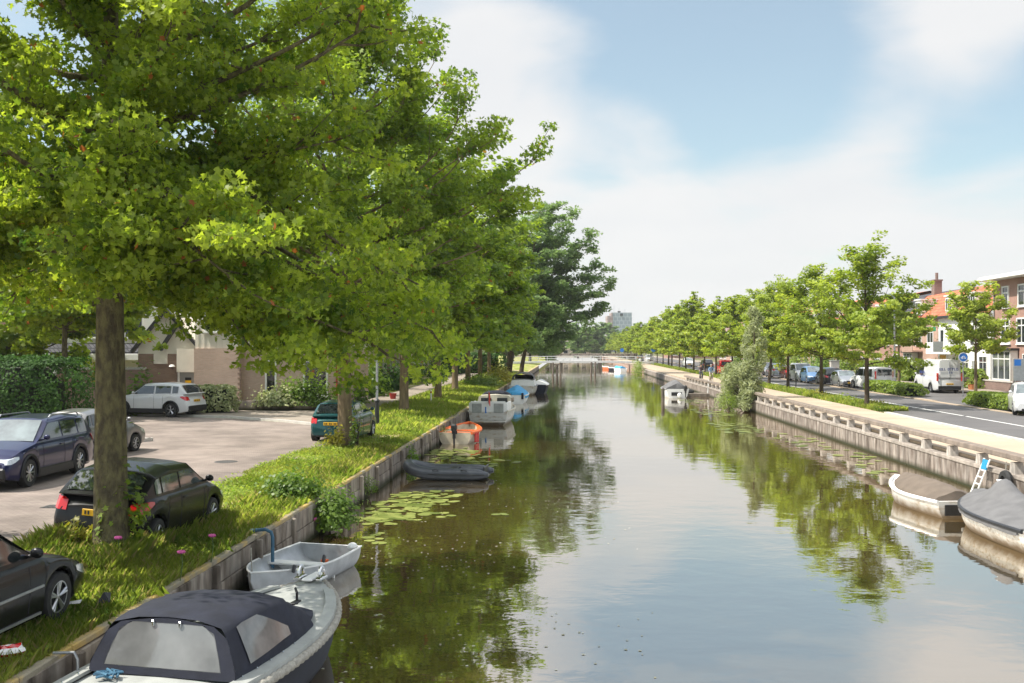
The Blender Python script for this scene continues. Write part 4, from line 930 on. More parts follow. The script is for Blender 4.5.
# --- right: the terrace along the road, facades towards the canal (local -y = world -x)
FX = 36.2
def rhouse(lab, y_near, wdt, name='brick_house', group=None): return thing(name, lab, 'house', (FX, y_near + wdt, .95), R(-90), group)
# three-storey brick house at the frame edge
wd = 30.0; h = rhouse('three storey red brown brick house with a wide flat eave', 59.5, wd)
g = MB(); g.box((wd / 2, 5, 4.55), (wd, 10, 9.1)); g.build('wall', M['brick_right'], h)
g = MB(); g.box((wd / 2 - .2, 4.6, 9.22), (wd + 1.2, 11.4, .22), bev=.03); g.box((wd / 2, -.98, 9.36), (wd + 1.3, .12, .16)); g.build('roof', M['white'], h)
g = MB(); g.box((wd - 20, 4, 9.7), (2.2, 1.6, .8)); g.build('chimney', M['brick_low'], h)
for k in range(9):
    x = 2.4 + k * 3.05
    window(h, x, 6.75, 1.3, 1.8, 0, tran=(.68,), fw=.12)
    window(h, x, 3.75, 1.8, 2.1, 0, mull=(.5,), tran=(.7,), fw=.12)
def bay(par, x, w, z0, zh, d):
    g = MB(); g.box((x, -d / 2, z0 / 2), (w, d, z0)); b_ = g.build('bay_base', M['brick_right'], par)
    g = MB(); g.box((x, -d / 2 - .06, zh + .1), (w + .3, d + .25, .2)); g.build('bay_roof', M['dark_paint'], b_)
    window(par, x, z0, w, zh - z0, -d + .12, mull=(.34, .67), tran=(.72,), fw=.12, glass='curtain_pane', sill=False, name='bay_window')
    for s in (-1, 1):
        g = MB(); g.box((x + s * (w / 2 - .06), -d / 2, (z0 + zh) / 2), (.10, d - .14, zh - z0)); g.build('bay_side', M['white'], b_)
for k, x in enumerate((3.0, 11.4, 19.4, 26.5)): bay(h, x, 3.6, .75, 3.2, .7)
for x in (6.2, 14.6, 22.6):
    door(h, x, .05, 1.0, 2.2, -.02, col='dark_paint'); window(h, x, 2.35, 1.1, .6, 0, mull=(.5,), sill=False)
g = MB()
for x in (.15, 8.6, 19.9): g.tube([(x, -.08, 0), (x, -.08, 9.0)], .06, 8)
g.build('drainpipe', M['grey_paint'], h)
# mansard roofed pair: white house and brick house
def mansard(par, w, ze, zt, back, mat, dorm=(), chim=None):
    g = MB(); q = [[(x, -.25, ze), (x, back, zt), (x, back + 4.5, zt + .9), (x, back + 9, zt)] for x in (0, w)]
    g.loft(q); g.loft([[(p[0], p[1], p[2] - .16) for p in r_] for r_ in q]); g.loft([[(x, -.25, ze - .16), (x, -.25, ze)] for x in (0, w)])
    o = g.build('roof', M[mat], par)
    g = MB(); g.box((w / 2, -.34, ze - .02), (w, .2, .22)); g.build('gutter', M['dark_paint'], o)
    for x in dorm:
        g = MB(); g.box((x, .75, ze + 1.15), (1.7, 1.6, 1.55)); g.box((x, .68, ze + 1.98), (1.95, 1.8, .12)); d_ = g.build('dormer', M['white'], o)
        window(par, x, ze + .5, 1.5, 1.25, -.05, mull=(.33, .67), fw=.08, name='dormer_window', sill=False)
    if chim:
        g = MB(); g.box((chim, back + .5, zt + .6), (.9, .8, 1.9)); g.box((chim, back + .5, zt + 1.6), (1.05, .95, .14)); g.tube([(chim, back + .5, zt + 1.6), (chim, back + .5, zt + 2.4)], .16, 8); g.build('chimney', M['brick_low'], o)
    return o
wd = 12.5; h = rhouse('white rendered house with a balcony under the red mansard roof', 90.2, wd, 'white_house')
g = MB(); g.box((wd / 2, 4.5, 3.2), (wd - .04, 9, 6.4)); g.build('wall', M['white_wall'], h)
mansard(h, wd, 6.4, 9.0, 2.4, 'tile_red', dorm=(3.0, 8.6))
g = MB(); g.box((3.4, -.62, 2.95), (6.4, 1.3, .22)); g.box((3.4, -1.24, 3.5), (6.4, .06, .9)); g.box((.22, -.62, 3.5), (.06, 1.25, .9)); g.box((6.58, -.62, 3.5), (.06, 1.25, .9)); g.build('balcony', M['white'], h)
g = MB(); g.box((3.6, -1.29, 3.55), (2.6, .03, .95)); g.build('balcony_panel', M['steel'], h)
door(h, 3.3, 3.06, 1.3, 2.2, 0, col='grey_paint'); window(h, 1.2, 3.7, 1.0, 1.5, 0); window(h, 6.2, 3.6, 1.2, 1.7, 0); window(h, 8.7, 3.6, 1.0, 1.9, 0, tran=(.7,)); window(h, 11, 3.6, 1.6, 1.9, 0, mull=(.5,), tran=(.7,))
window(h, 4.6, .9, 1.6, 1.7, 0, mull=(.5,), tran=(.7,)); window(h, 7.0, .9, 1.6, 1.7, 0, mull=(.5,), tran=(.7,)); door(h, 9.1, .02, 1.0, 2.2, 0, col='grey_paint'); window(h, 11, .9, 1.7, 1.8, 0, mull=(.5,), tran=(.7,))
g = MB(); g.box((1.5, -.05, 2.25), (1.7, .08, .95)); ab = g.build('amber_board', M['glow_board'], h); g = MB()
for s in (-1, 1): g.box((1.5 + s * .9, -.06, 2.25), (.1, .1, 1.15))
g.box((1.5, -.06, 2.78), (1.7, .1, .1)); g.build('frame', M['white'], ab)
o = thing('hanging_sign', 'small green sign high on the white house corner', 'sign', (FX - .8, 102.4, 6.2)); g = MB(); g.box((0, 0, 0), (.9, .10, .42), bev=.02); g.build('board', M['green_sign'], o); g = MB(); g.tube([(.8, 0, .1), (-.3, 0, .27)], .02, 6); g.build('bracket', M['dark_paint'], o)
wd = 10; h = rhouse('brick house with red mansard roof and dormer left of the white house', 102.8, wd)
g = MB(); g.box((wd / 2, 4.5, 3.2), (wd - .04, 9, 6.4)); g.build('wall', M['brick_right_b'], h)
mansard(h, wd, 6.4, 9.0, 2.4, 'tile_red', dorm=(4.6,), chim=1.4)
for x in (1.6, 4.6, 8.0): window(h, x, 3.7, 1.7, 1.8, 0, mull=(.5,), tran=(.7,)); 
bay(h, 3.0, 2.8, .8, 2.9, .7); door(h, 7.6, .02, 1.0, 2.2, 0, col='dark_paint')
g = MB(); g.box((4.0, -.55, 3.06), (3.4, 1.0, .16)); g.box((4.0, -1.03, 3.45), (3.4, .06, .7)); g.build('balcony', M['brick_right_b'], h)
yv = 113.0
labs = ['brick house with a dark roof beside the red mansard roof', 'pinkish brick house behind the silver parked car', 'brick terrace house with red roof behind the blue car', 'terrace house with dark roof behind the white roof rack van', 'red roofed terrace house behind the grey willow top', 'terrace house behind the red van', 'far terrace house with red roof', 'farther terrace house with dark roof', 'red roofed house well down the road', 'last house of the terrace far down the road']
for i in range(10):
    wd = 12 if i < 6 else 16
    h = rhouse(labs[i], yv, wd, group='terrace houses along the road')
    hh = 6.4 + (i % 3) * .35
    g = MB(); g.box((wd / 2, 4.5, hh / 2), (wd - .05, 9, hh)); g.build('wall', M['brick_right_b' if i % 2 else 'brick_right'], h)
    mansard(h, wd, hh, hh + 2.6, 2.4, 'tile_dark' if i in (0, 3, 7) else 'tile_red', dorm=(3.2, 8.4), chim=None if i < 3 else wd - 2)
    for x in (2, 6, 10): window(h, x, 3.7, 1.8, 1.8, 0, mull=(.5,), tran=(.7,))
    for x in (2.4, 9.6): window(h, x, .8, 2.4, 1.9, 0, mull=(.33, .67), tran=(.7,))
    door(h, 6, .02, 1.0, 2.2, 0, col='dark_paint'); yv += wd
# low brick garden walls on the pavement
for y0, y1, lab in ((70, 86, 'low dark brick garden wall before the three storey house'), (91, 112, 'low brick garden wall before the white house')):
    o = thing('garden_wall', lab, 'wall', (33.9 if y0 < 80 else 35.2, y0, .95)); g = MB(); g.box((0, (y1 - y0) / 2, .38), (.24, y1 - y0, .76)); g.build('wall', M['brick_low'], o); g = MB(); g.box((0, (y1 - y0) / 2, .8), (.34, y1 - y0 + .1, .09)); g.build('coping', M['kerb'], o)
    if y0 < 80:
        g = MB(); g.box((-.02, .3, .6), (.4, .5, 1.2)); g.box((-.02, 9.5, .6), (.4, .5, 1.2)); g.build('pillar', M['brick_low'], o)

# --- tower block and far things
D = 760; p = atD(619.5, D, 1); s = D / 1024
tb = thing('tower_block', 'grey blue tower block rising over the far trees', 'building', p, YAW)
H_ = hz_(312.5, D) - 1
M['tower_glass'] = brickmat('tower_facade', (.26, .31, .36), (.30, .35, .40), (.40, .44, .47), bw=3.0, bh=2.9, msize=.35, rough=.3, bump=.1, big=.03)
M['tower_side'] = brickmat('tower_side', (.27, .20, .19), (.30, .22, .21), (.36, .30, .29), bw=3.0, bh=2.9, msize=.4, bump=.1, big=.03)
g = MB(); g.box((2.4 * s, 8, H_ / 2), (20.0 * s, 16, H_)); g.build('wall', M['tower_glass'], tb)
g = MB(); g.box((-9.7 * s, 8.5, (H_ - 2.5) / 2), (4.6 * s, 16, H_ - 2.5)); g.box((-7.5 * s, 7.8, H_ / 2), (1.6 * s, 16.2, H_ - .3)); g.build('side_wall', M['tower_side'], tb)
g = MB(); g.box((-.2 * s, 2, H_ + .5), (2.6 * s, 3, 1.2)); g.box((2.0 * s, -.2, H_ - 1.6), (2.8 * s, .5, 1.8)); g.build('plant_room', M['dark_paint'], tb)
g = MB()
for x, hh in ((-8, 5), (-5, 6), (0, 3.5), (6, 3)): g.tube([(x * s, 4, H_), (x * s, 4, H_ + hh)], .12, 5)
g.build('antenna', M['steel'], tb)
# buildings glimpsed behind the bridge
for px, D, w_, ht, mat, lab in ((548, 360, 30, 7, 'beige', 'pale low building beyond the bridge behind the poplar'), (700, 330, 20, 11, 'brick_right', 'far brick building behind the receding trees')):
    p = atD(px, D, .9); h = thing('building', lab, 'building', p, YAW); g = MB(); g.box((0, 6, ht / 2), (w_, 12, ht)); g.build('wall', M[mat], h); gable_roof(h, -w_ / 2, w_ / 2, 0, 12, ht, ht + 3, 'tile_red' if px == 700 else 'tile_dark')
    for k in range(int(w_ / 3.2)):
        for z in (1, 4): window(h, -w_ / 2 + 2 + k * 3.2, z, 1.7, 1.6, 0)
rg = np.random.default_rng(123); farm = MB()
fsrc = None
for i, (px, D, hh, lab) in enumerate(((600, 420, 13, 'dark round tree at the end of the canal by the tower block'), (592, 360, 10, 'pale yellow tree beyond the bridge'), (578, 330, 11, 'green tree right behind the poplar crown beyond the bridge'), (570, 400, 12, 'far hazy tree behind the bridge'), (610, 520, 15, 'far tree before the tower block foot'), (548, 260, 12, 'tree behind the poplar on the far bank'), (530, 240, 14, 'tall tree hidden behind the poplar'), (505, 220, 13, 'tree beyond the end of the house row'), (640, 560, 16, 'far tree behind the receding row'))):
    if fsrc is None or i == 1:
        o = thing('far_tree', lab, 'tree', (0, 0, 0), 0, 'far trees around the bridge')
        grow('far', 12, 4.6, 1.6, .3, np.random.default_rng(200 + i), nl=22, nsub=6, clump=1.0, per=30, leaf=.6, shape=LEAF5, mat='far_leaf' if i else 'poplar_leaf', bark='bark_dark', parent=o)
        if i == 0: fsrc = o
        else: fs2 = o
        o.location = atD(px, D, .9); o.scale = (hh / 12,) * 3
    else: dup(fs2 if i % 2 else fsrc, atD(px, D, .9), i * 1.1, lab, 'far trees around the bridge', hh / 12)
V, K_, T = [], 5, []
rg = np.random.default_rng(9); n = 16000
x = np.concatenate([rg.uniform(-420, -25, n // 2), rg.uniform(60, 520, n // 2)]); y = 430 + rg.uniform(0, 90, n) + np.abs(x) * .25
z = .9 + rg.uniform(0, 1, n) ** .7 * (9 + 4 * np.sin(x * .045) + 2.5 * np.sin(x * .17 + 1))
pos = np.stack([x, y, z], 1); vs, kk, tn = leaves(pos, rg.normal(size=(n, 3)) + np.array([0, -.3, .6]), 2.6, LEAF5, rg)
tag(leafobj('far_woods', [(vs, kk, tn, 0)], M['far_leaf']), 'far tree line at the horizon', 'woods', kind='stuff')

# --- footbridge and mooring piles
YB = 214
br = thing('foot_bridge', 'low pale bridge crossing the canal in the distance', 'bridge', (0, YB, 0))
g = MB(); n = 16; secs = []
for i in range(n + 1):
    x = WL - 6 + (WR - WL + 11) * i / n; zc = 1.45 + .2 * math.sin(math.pi * i / n); secs.append([(x, -2, zc - .4), (x, -2, zc), (x, 2, zc), (x, 2, zc - .4)])
M['bridge'] = pm('bridge_paint', (.50, .49, .47), .7, .1, 2)
g.loft(secs, closed=True, capa=True, capb=True); g.build('deck', M['bridge'], br)
g = MB()
for s in (-1.95, 1.95):
    g.tube([(p[0][0], s, p[1][2] + .95) for p in secs], .045, 6); g.tube([(p[0][0], s, p[1][2] + .5) for p in secs], .03, 6)
    for p in secs: g.tube([(p[0][0], s, p[1][2]), (p[0][0], s, p[1][2] + .95)], .035, 5)
g.build('railing', M['bridge'], br)
for x in (-1.5, 6.5):
    for s in (-1.4, 1.4): g = MB(); g.tube([(x, s, -.6), (x, s, 1.3)], .18, 8); g.build('pier', M['wood'], br)
b2 = thing('road_bridge', 'second darker bridge farther along behind the low pale one', 'bridge', (0, 300, 0))
g = MB(); g.box((3, 0, 2.3), (34, 8, .7)); g.build('deck', M['quay'], b2); g = MB()
for s in (-3.9, 3.9): g.box((3, s, 3.6), (34, .1, .1)); g.box((3, s, 3.1), (34, .08, .08))
for k in range(18): g.box((-14 + k * 2, -3.9, 3.1), (.1, .1, 1.1))
g.build('railing', M['dark_paint'], b2); 
for x in (-5, 9): g = MB(); g.box((x, 0, .9), (1, 7, 2.2)); g.build('pier', M['quay'], b2)
mp = at(593.5, 373, 0)
def piles(lab, c, offs, hh):
    o = thing('mooring_pile', lab, 'mooring posts', c)
    for i, (dx, dy, lean) in enumerate(offs):
        g = MB(); g.tube([(dx, dy, -.6), (dx + lean, dy, hh * (1 - .12 * (i % 2)))], [.17, .15], 9); g.build('pile', M['wood'], o)
    g = MB(); g.box((sum(q_[0] for q_ in offs) / len(offs), .0, hh * .82), (max(q_[0] for q_ in offs) - min(q_[0] for q_ in offs) + .5, .2, .2)); g.build('beam', M['wood'], o)
piles('cluster of dark mooring piles standing free in the canal', mp, ((-.45, 0, .1), (.35, .3, -.1), (.2, -.4, .1)), 1.9)
piles('dark mooring piles in the water under the poplar crown', at(557, 375, 0), ((-.7, 0, .1), (0, .3, 0), (.6, -.2, -.1)), 2.0)
# ------------------------------------------------------------------ cars
def carpaint(name, col, metal=.3, rough=.3): return pm(name, col, rough, .03, 2, metal=metal, coat=.22 if 'black' in name else .7, spec=.2 if 'black' in name else .3)
M['p_black'] = carpaint('black_paint', (.008, .008, .009), 0, .25)
M['p_navy'] = carpaint('navy_paint', (.006, .008, .055), .2)
M['p_white'] = carpaint('white_car_paint', (.67, .67, .67), 0)
M['p_grey'] = carpaint('grey_car_paint', (.24, .235, .23), .5)
M['p_green'] = carpaint('dark_green_paint', (.006, .065, .07), .3)
M['p_silver'] = carpaint('silver_paint', (.40, .41, .43), .7)
M['p_blue'] = carpaint('blue_paint', (.12, .24, .42), .4)
M['p_darkgrey'] = carpaint('dark_grey_paint', (.05, .052, .06), .5)
M['p_red'] = carpaint('red_car_paint', (.55, .012, .014), .1)
M['p_maroon'] = carpaint('maroon_paint', (.16, .02, .02), .3)

def wheel(root, x, y, r, w, side, spokes=5):
    g = MB(); g.lathe([(r * .62, -w / 2), (r * .93, -w / 2), (r * .985, -w * .40), (r, -w * .2), (r, w * .2), (r * .985, w * .40), (r * .93, w / 2), (r * .66, w / 2), (r * .62, w * .3)], (0, 0, 0), 'x', 24)
    o = g.build('wheel', M['rubber'], root, smooth=40); o.location = (x, y, r)
    g = MB(); s = side
    g.lathe([(0, s * w * .30), (r * .14, s * w * .33), (r * .16, s * w * .26), (r * .56, s * w * .30), (r * .60, s * w * .46), (r * .66, s * w * .47), (r * .66, s * w * .2), (r * .3, -s * w * .1), (0, -s * w * .1)], (0, 0, 0), 'x', 24, m=1)
    g.m = [1] * len(g.m)
    for k in range(spokes):
        a = 2 * math.pi * k / spokes + .3
        for da in ((-.13, .13) if spokes <= 6 else (0,)):
            p0 = (s * w * .40, math.cos(a) * r * .1, math.sin(a) * r * .1); p1 = (s * w * .44, math.cos(a + da) * r * .62, math.sin(a + da) * r * .62)
            g.tube([p0, p1], [r * .055, r * .06], n=5)
    g.lathe([(r * .58, s * w * .30), (r * .60, s * w * .475), (r * .67, s * w * .475), (r * .67, s * w * .3)], (0, 0, 0), 'x', 24)
    g.ball((s * w * .42, 0, 0), (w * .06, r * .12, r * .12), 8, 6)
    g.build('rim', [M['alloy'], M['black_trim']], o, smooth=40)
TYPES = dict(
 hatch=dict(L=3.96, W=1.74, H=1.46, r=.305, wb=2.54, fo=.80, gc=.17, zhf=.72, zhc=.98, yc=.95, yrf=.18, yrr=-1.35, yrb=-1.88, zrb=1.02, pillars=(-.42, -1.18), belt=.92, beltr=1.02),
 suv=dict(L=4.5, W=1.86, H=1.66, r=.35, wb=2.68, fo=.88, gc=.21, zhf=.88, zhc=1.08, yc=1.02, yrf=.25, yrr=-1.72, yrb=-2.14, zrb=1.10, pillars=(-.38, -1.32), belt=1.02, beltr=1.16),
 wagon=dict(L=4.82, W=1.84, H=1.62, r=.345, wb=2.745, fo=.96, gc=.20, zhf=.82, zhc=1.05, yc=1.05, yrf=.22, yrr=-1.85, yrb=-2.30, zrb=1.10, pillars=(-.38, -1.30), belt=.98, beltr=1.08),
 coupe=dict(L=4.5, W=1.75, H=1.41, r=.315, wb=2.72, fo=.82, gc=.16, zhf=.66, zhc=.93, yc=1.0, yrf=.26, yrr=-.75, yrb=-1.62, zrb=.96, pillars=(-.62,), belt=.89, beltr=.95),
 mini=dict(L=3.65, W=1.64, H=1.47, r=.28, wb=2.42, fo=.70, gc=.17, zhf=.76, zhc=1.0, yc=.92, yrf=.22, yrr=-1.22, yrb=-1.72, zrb=.98, pillars=(-.35, -1.1), belt=.90, beltr=.96),
 mpv=dict(L=4.25, W=1.78, H=1.62, r=.31, wb=2.65, fo=.85, gc=.18, zhf=.80, zhc=1.08, yc=1.25, yrf=.35, yrr=-1.72, yrb=-2.02, zrb=1.0, pillars=(-.3, -1.2), belt=.96, beltr=1.0),
 van=dict(L=4.4, W=1.83, H=1.83, r=.32, wb=2.7, fo=.88, gc=.18, zhf=.88, zhc=1.12, yc=1.2, yrf=.45, yrr=-2.08, yrb=-2.15, zrb=.98, pillars=(-.3, -1.1), belt=1.0, beltr=1.0, tumble=.11),
 bigvan=dict(L=5.7, W=2.02, H=2.55, r=.345, wb=3.4, fo=.98, gc=.22, zhf=1.05, zhc=1.32, yc=2.05, yrf=1.25, yrr=-2.78, yrb=-2.83, zrb=1.0, pillars=(.25,), belt=1.22, beltr=1.22, tumble=.09))
def car(name, label, cat, loc, heading, kind, paint, group=None, rim=5, dark_lower=False, rails=False, rear_glass=True, side_glass=None, plates='both', handles=True, tail='side', trim=False, roof=None, rear_doors=False, sideglass='carglass'):
    P = dict(tumble=.27); P.update(TYPES[kind]); L_, Wd, H, r = P['L'], P['W'], P['H'], P['r']; hl = L_ / 2; hw = Wd / 2
    root = thing(name, label, cat, loc, heading, group)
    ya = hl - P['fo']; yb = ya - P['wb']; ra = r + .055
    def top(y):
        return float(np.interp(y, [-hl, -hl + .10, P['yrb'], P['yc'], hl - .55, hl - .14, hl], [P['zrb'] - .22 if kind not in ('van', 'bigvan') else P['zrb'], P['zrb'] - .05, P['beltr'], P['zhc'], (P['zhf'] * .55 + P['zhc'] * .45), P['zhf'], P['zhf'] - .16]))
    def sill(y):
        z = P['gc'] + .09 * max(0, (abs(y) - hl + .5) / .5)
        for c in (ya, yb):
            if abs(y - c) < ra: z = max(z, r + math.sqrt(max(0, ra * ra - (y - c) ** 2)))
        return z
    def width(y):
        d = max(0, (abs(y) - (hl - .75)) / .75); w = hw * (1 - .11 * d ** 2.2)
        e = max(0, (abs(y) - (hl - .10)) / .10); return w * (1 - .10 * e ** 2)
    def es(p):                                          # bumpers bulge, the ends lean in above them
        x, y, z = p
        if y < 0: k = max(0, 1 - (y + hl) / .5); return (x, y + k * (.16 * max(0, (z - .5) / .5) ** 1.6 + .10 * max(0, (.36 - z) / .2)), z)
        k = max(0, 1 - (hl - y) / .6); return (x, y - k * (.26 * max(0, (z - .5) / .4) ** 1.5 + .12 * max(0, (.38 - z) / .2)), z)
    if kind in ('van', 'bigvan'):
        es0 = es; es = lambda p: es0(p) if p[1] > 0 else p
    yy = sorted(set([round(v, 4) for v in list(np.linspace(-hl, hl, 61)) + [c + ra * s_ for c in (ya, yb) for s_ in np.sin(np.linspace(-math.pi / 2, math.pi / 2, 17))] + [hl - .03, hl - .07, -hl + .03, -hl + .07]]))
    g = MB(); secs = []
    for y in yy:
        w = width(y); t_ = top(y); s_ = sill(y); mid = s_ + (t_ - s_) * .5; b_ = t_ - .02
        half = [(w * .94, s_), (w * .985, s_ + (t_ - s_) * .13), (w, mid), (w * .992, s_ + (t_ - s_) * .72), (w * .965, t_ - .085), (w * .93, t_ - .03), (w * .84, t_), (w * .42, t_ + .028), (0, t_ + .035)]
        secs.append([es((x, y, z)) for x, z in half] + [es((-x, y, z)) for x, z in half[::-1][1:]])
    g.loft(secs, closed=False, capa=True, capb=True)
    # wheel housings, underbody
    g.box((0, 0, P['gc'] + .17), (Wd - .44, L_ - .35, .30), m=1)
    for c in (ya, yb): g.box((0, c, r + .12), (Wd - .46, 2 * ra + .1, r * 1.5), m=1)
    if dark_lower:
        for s_ in (-1, 1):
            for y0, y1 in ((yb + ra, ya - ra),): g.box((s_ * (hw - .012), (y0 + y1) / 2, P['gc'] + .10), (.05, y1 - y0, .22), m=1, bev=.02)
            for c in (ya, yb):
                g.tube([(s_ * (hw - .008), c + (ra + .03) * math.cos(a), r + (ra + .03) * math.sin(a)) for a in np.linspace(-.15, math.pi + .15, 15)], .042, 6, m=1)
        for s_ in (-1, 1): g.box((0, s_ * (hl - .045), P['gc'] + .22), (Wd * .84, .14, .27), m=1, bev=.04)
    # cabin
    tum = P['tumble']; zb0 = lambda y: float(np.interp(y, [P['yrb'], P['yc']], [P['beltr'], P['zhc']])) - .03
    pts_y = [P['yrb'] - .02, P['yrr'], (P['yrr'] * .55 + P['yrf'] * .45), P['yrf'], P['yc']]; pts_z = [P['zrb'] - .02 if kind not in ('van', 'bigvan') else P['zrb'] + .02, H - (.07 if kind not in ('van', 'bigvan') else .03), H, H - .045, P['zhc'] - .02]
    def roofz(y): return float(np.interp(y, pts_y, pts_z))
    def bw(y): return width(y) * .945 - .015
    cs = []; cyy = sorted(set([round(v, 4) for v in list(np.linspace(P['yrb'] - .02, P['yc'], 40)) + pts_y]))
    def wx(y, z): return bw(y) - tum * max(0, z - zb0(y))
    for y in cyy:
        zt = max(roofz(y), zb0(y) + .01); z0 = zb0(y); hh = zt - z0
        q = [(wx(y, z0), z0), (wx(y, z0 + hh * .5), z0 + hh * .5), (wx(y, zt - min(.09, hh * .3)), zt - min(.09, hh * .3)), (wx(y, zt) - .07, zt - .025 * min(1, hh / .2)), (wx(y, zt) * .55, zt + .012), (0, zt + .02)]
        cs.append([(x, y, z) for x, z in q] + [(-x, y, z) for x, z in q[::-1][1:]])
    m0 = len(g.f); g.loft(cs, m=2 if roof else 0, capa=True)
    # seams of the doors
    for s_ in (-1, 1):
        for y in [P['yc'] - .28] + [p_ for p_ in P['pillars']] + ([yb + .12] if kind in ('hatch', 'mini') else []):
            if y < yb + ra + .02 and y > yb - ra: y = yb + ra + .03
            w = width(y); t_ = top(y); s0 = P['gc']
            zl = [s0 + .12, s0 + (t_ - s0) * .5, s0 + (t_ - s0) * .72, t_ - .085]; xl = [w * .988, w, w * .992, w * .966]
            g.tube([(s_ * (x + .0005), y, z) for x, z in zip(xl, zl)], .006, 4, m=1)
    mats = [M[paint], M['black_trim']] + ([M[roof]] if roof else [])
    body = g.build('body', mats, root, smooth=32)
    # glass: side windows
    def sidewin(y0, y1, s_):
        q = []
        for y in np.linspace(y0, y1, 9):
            z0 = zb0(y) + .055; z1 = min(H - .15, roofz(y) - .105)
            if kind == 'bigvan': z1 = min(z1, 2.0); 
            if z1 - z0 < .03: z1 = z0 + .012
            q.append([(s_ * (wx(y, z) + .010), y, z) for z in np.linspace(z0, z1, 4)])
        w_ = MB().loft(q).build('side_window', M[sideglass], root, smooth=True)
    edges_ = [P['yc'] - .17] + list(P['pillars']) + [P['yrb'] + (.42 if kind not in ('van', 'bigvan') else .5)]
    n_side = len(edges_) - 1 if side_glass is None else side_glass
    for s_ in (-1, 1):
        for i in range(n_side):
            if edges_[i] - edges_[i + 1] > .15: sidewin(edges_[i + 1] + .04, edges_[i] - (.04 if i else .0), s_)
    def screen(ya_, yb_, inset, nm, f0=.10, f1=.9, sgn=1, mat_='carglass'):
        q = []
        for f in np.linspace(f0, f1, 6):
            y = ya_ + (yb_ - ya_) * f; z = roofz(y); w_ = wx(y, z) - inset
            q.append([(u * w_, y + sgn * .012, z + .024 - .014 * abs(u) ** 2) for u in (-1, -.8, -.4, 0, .4, .8, 1)])
        return MB().loft(q).build(nm, M[mat_], root, smooth=True)
    screen(P['yc'], P['yrf'], .085, 'windscreen', .06, .93, 1, 'screen')
    if rear_glass:
        if kind in ('van', 'bigvan'):
            g = MB(); g.box((0, -hl - .006, H * .5 + P['zrb'] * .5 + .02), (Wd * .70, .03, (H - P['zrb']) * .58), bev=.012); g.build('rear_window', M['carglass'], root)
        else: screen(P['yrb'], P['yrr'], .10, 'rear_window', .12, .88, -1)
    if kind in ('van', 'bigvan'):
        g = MB(); g.box((0, P['yrb'] - .01, (H + P['zrb']) / 2 - .04), (.014, .05, H - P['zrb'] - .2), m=0); g.build('door_seam', M['black_trim'], body)
    # wheels
    for s_ in (-1, 1):
        for y in (ya, yb): wheel(root, s_ * (hw - .115), y, r, .21, s_, rim)
    # lamps
    for s_ in (-1, 1):
        w = width(hl - .25); g = MB(); zf = P['zhf'] - .09
        secs = []
        for k_, (dy, zz0, zz1) in enumerate(((-.03, -.10, .0), (-.12, -.10, .03), (-.26, -.06, .055), (-.40, .0, .06))):
            y = hl + dy; x1 = width(y) + .006; x0 = x1 - (.34, .30, .12, .05)[k_]
            secs.append([(s_ * x0, y + .035, zf + zz0), (s_ * x1, y, zf + zz0), (s_ * x1 * .985, y, zf + zz1), (s_ * x0, y + .03, zf + zz1)])
        secs = [[es(p) for p in q_] for q_ in secs]
        g.loft(secs, closed=True, capa=True, capb=True); g.build('headlight', M['white_lamp'], root, smooth=30)
        g = MB(); zt = P['zrb'] - .17; secs = []
        if tail == 'tall':
            y = -hl + .05; x1 = width(y) + .004; g.box((s_ * (hw * .90), -hl - .0, P['zrb'] + .22), (.15, .10, .62), bev=.03)
        else:
            for k_, (dy, zz0, zz1) in enumerate(((.015, -.12, .05), (.10, -.11, .08), (.22, -.04, .10), (.38, .045, .085))):
                y = -hl + dy; x1 = width(y) + .008; x0 = x1 - (.17, .15, .07, .04)[k_]
                secs.append([(s_ * x0, y - .03, zt + zz0), (s_ * x1, y, zt + zz0), (s_ * x1 * .982, y, zt + zz1), (s_ * x0, y - .03, zt + zz1)])
            secs = [[es(p) for p in q_] for q_ in secs]
            g.loft(secs, closed=True, capa=True, capb=True)
        g.build('tail_light', M['red_lamp'], root, smooth=30)
        g = MB(); y = P['yc'] - .30; z = zb0(y) + .10
        g.ball((s_ * (bw(y) + .13), y, z + .03), (.085, .05, .065), 10, 7); g.tube([(s_ * (bw(y) - .02), y, z - .04), (s_ * (bw(y) + .09), y, z)], .025, 6); g.build('mirror', M[paint if paint not in ('p_white',) else 'p_white'], root, smooth=True)
        if handles:
            for y in [q_ + .16 for q_ in P['pillars'][:2]]:
                if y - .1 < yb + ra and kind not in ('wagon', 'suv'): continue
                g = MB(); g.box((s_ * (width(y) * .985 + .012), y, top(y) - .15), (.03, .17, .035), bev=.01); g.build('door_handle', M[paint], root)
    # plates and grille
    for s_ in ((-1, 1) if plates == 'both' else (-1,)):
        zc = (P['gc'] + .24) if s_ > 0 else (P['zrb'] - .30)
        g = MB(); yp = es((0, s_ * hl, zc))[1]; g.box((0, yp + s_ * .012, zc), (.52, .03, .115), bev=.006); pl_ = g.build('number_plate', M['plate'], root)
        g = MB()
        for k in range(8):
            if k in (2, 5): continue
            g.box((-.20 + k * .057, yp + s_ * .0285, zc), (.030, .004, .065))
        g.build('characters', M['plate_ink'], pl_)
    g = MB(); g.box((0, es((0, hl, P['zhf'] - .17))[1] + .0, P['zhf'] - .17), (Wd * .42, .05, .10), bev=.02); g.box((0, hl - .02, P['gc'] + .12), (Wd * .6, .05, .12), bev=.02); g.build('grille', M['black_trim'], root)
    if rails:
        for s_ in (-1, 1): g = MB(); g.tube([(s_ * (wx(y, roofz(y)) - .06), y, roofz(y) + z_) for y, z_ in ((P['yrf'] - .25, .0), (P['yrf'] - .35, .06), (P['yrr'] + .25, .07), (P['yrr'] + .12, .0))], .02, 6); g.build('roof_rail', M['steel'], root)
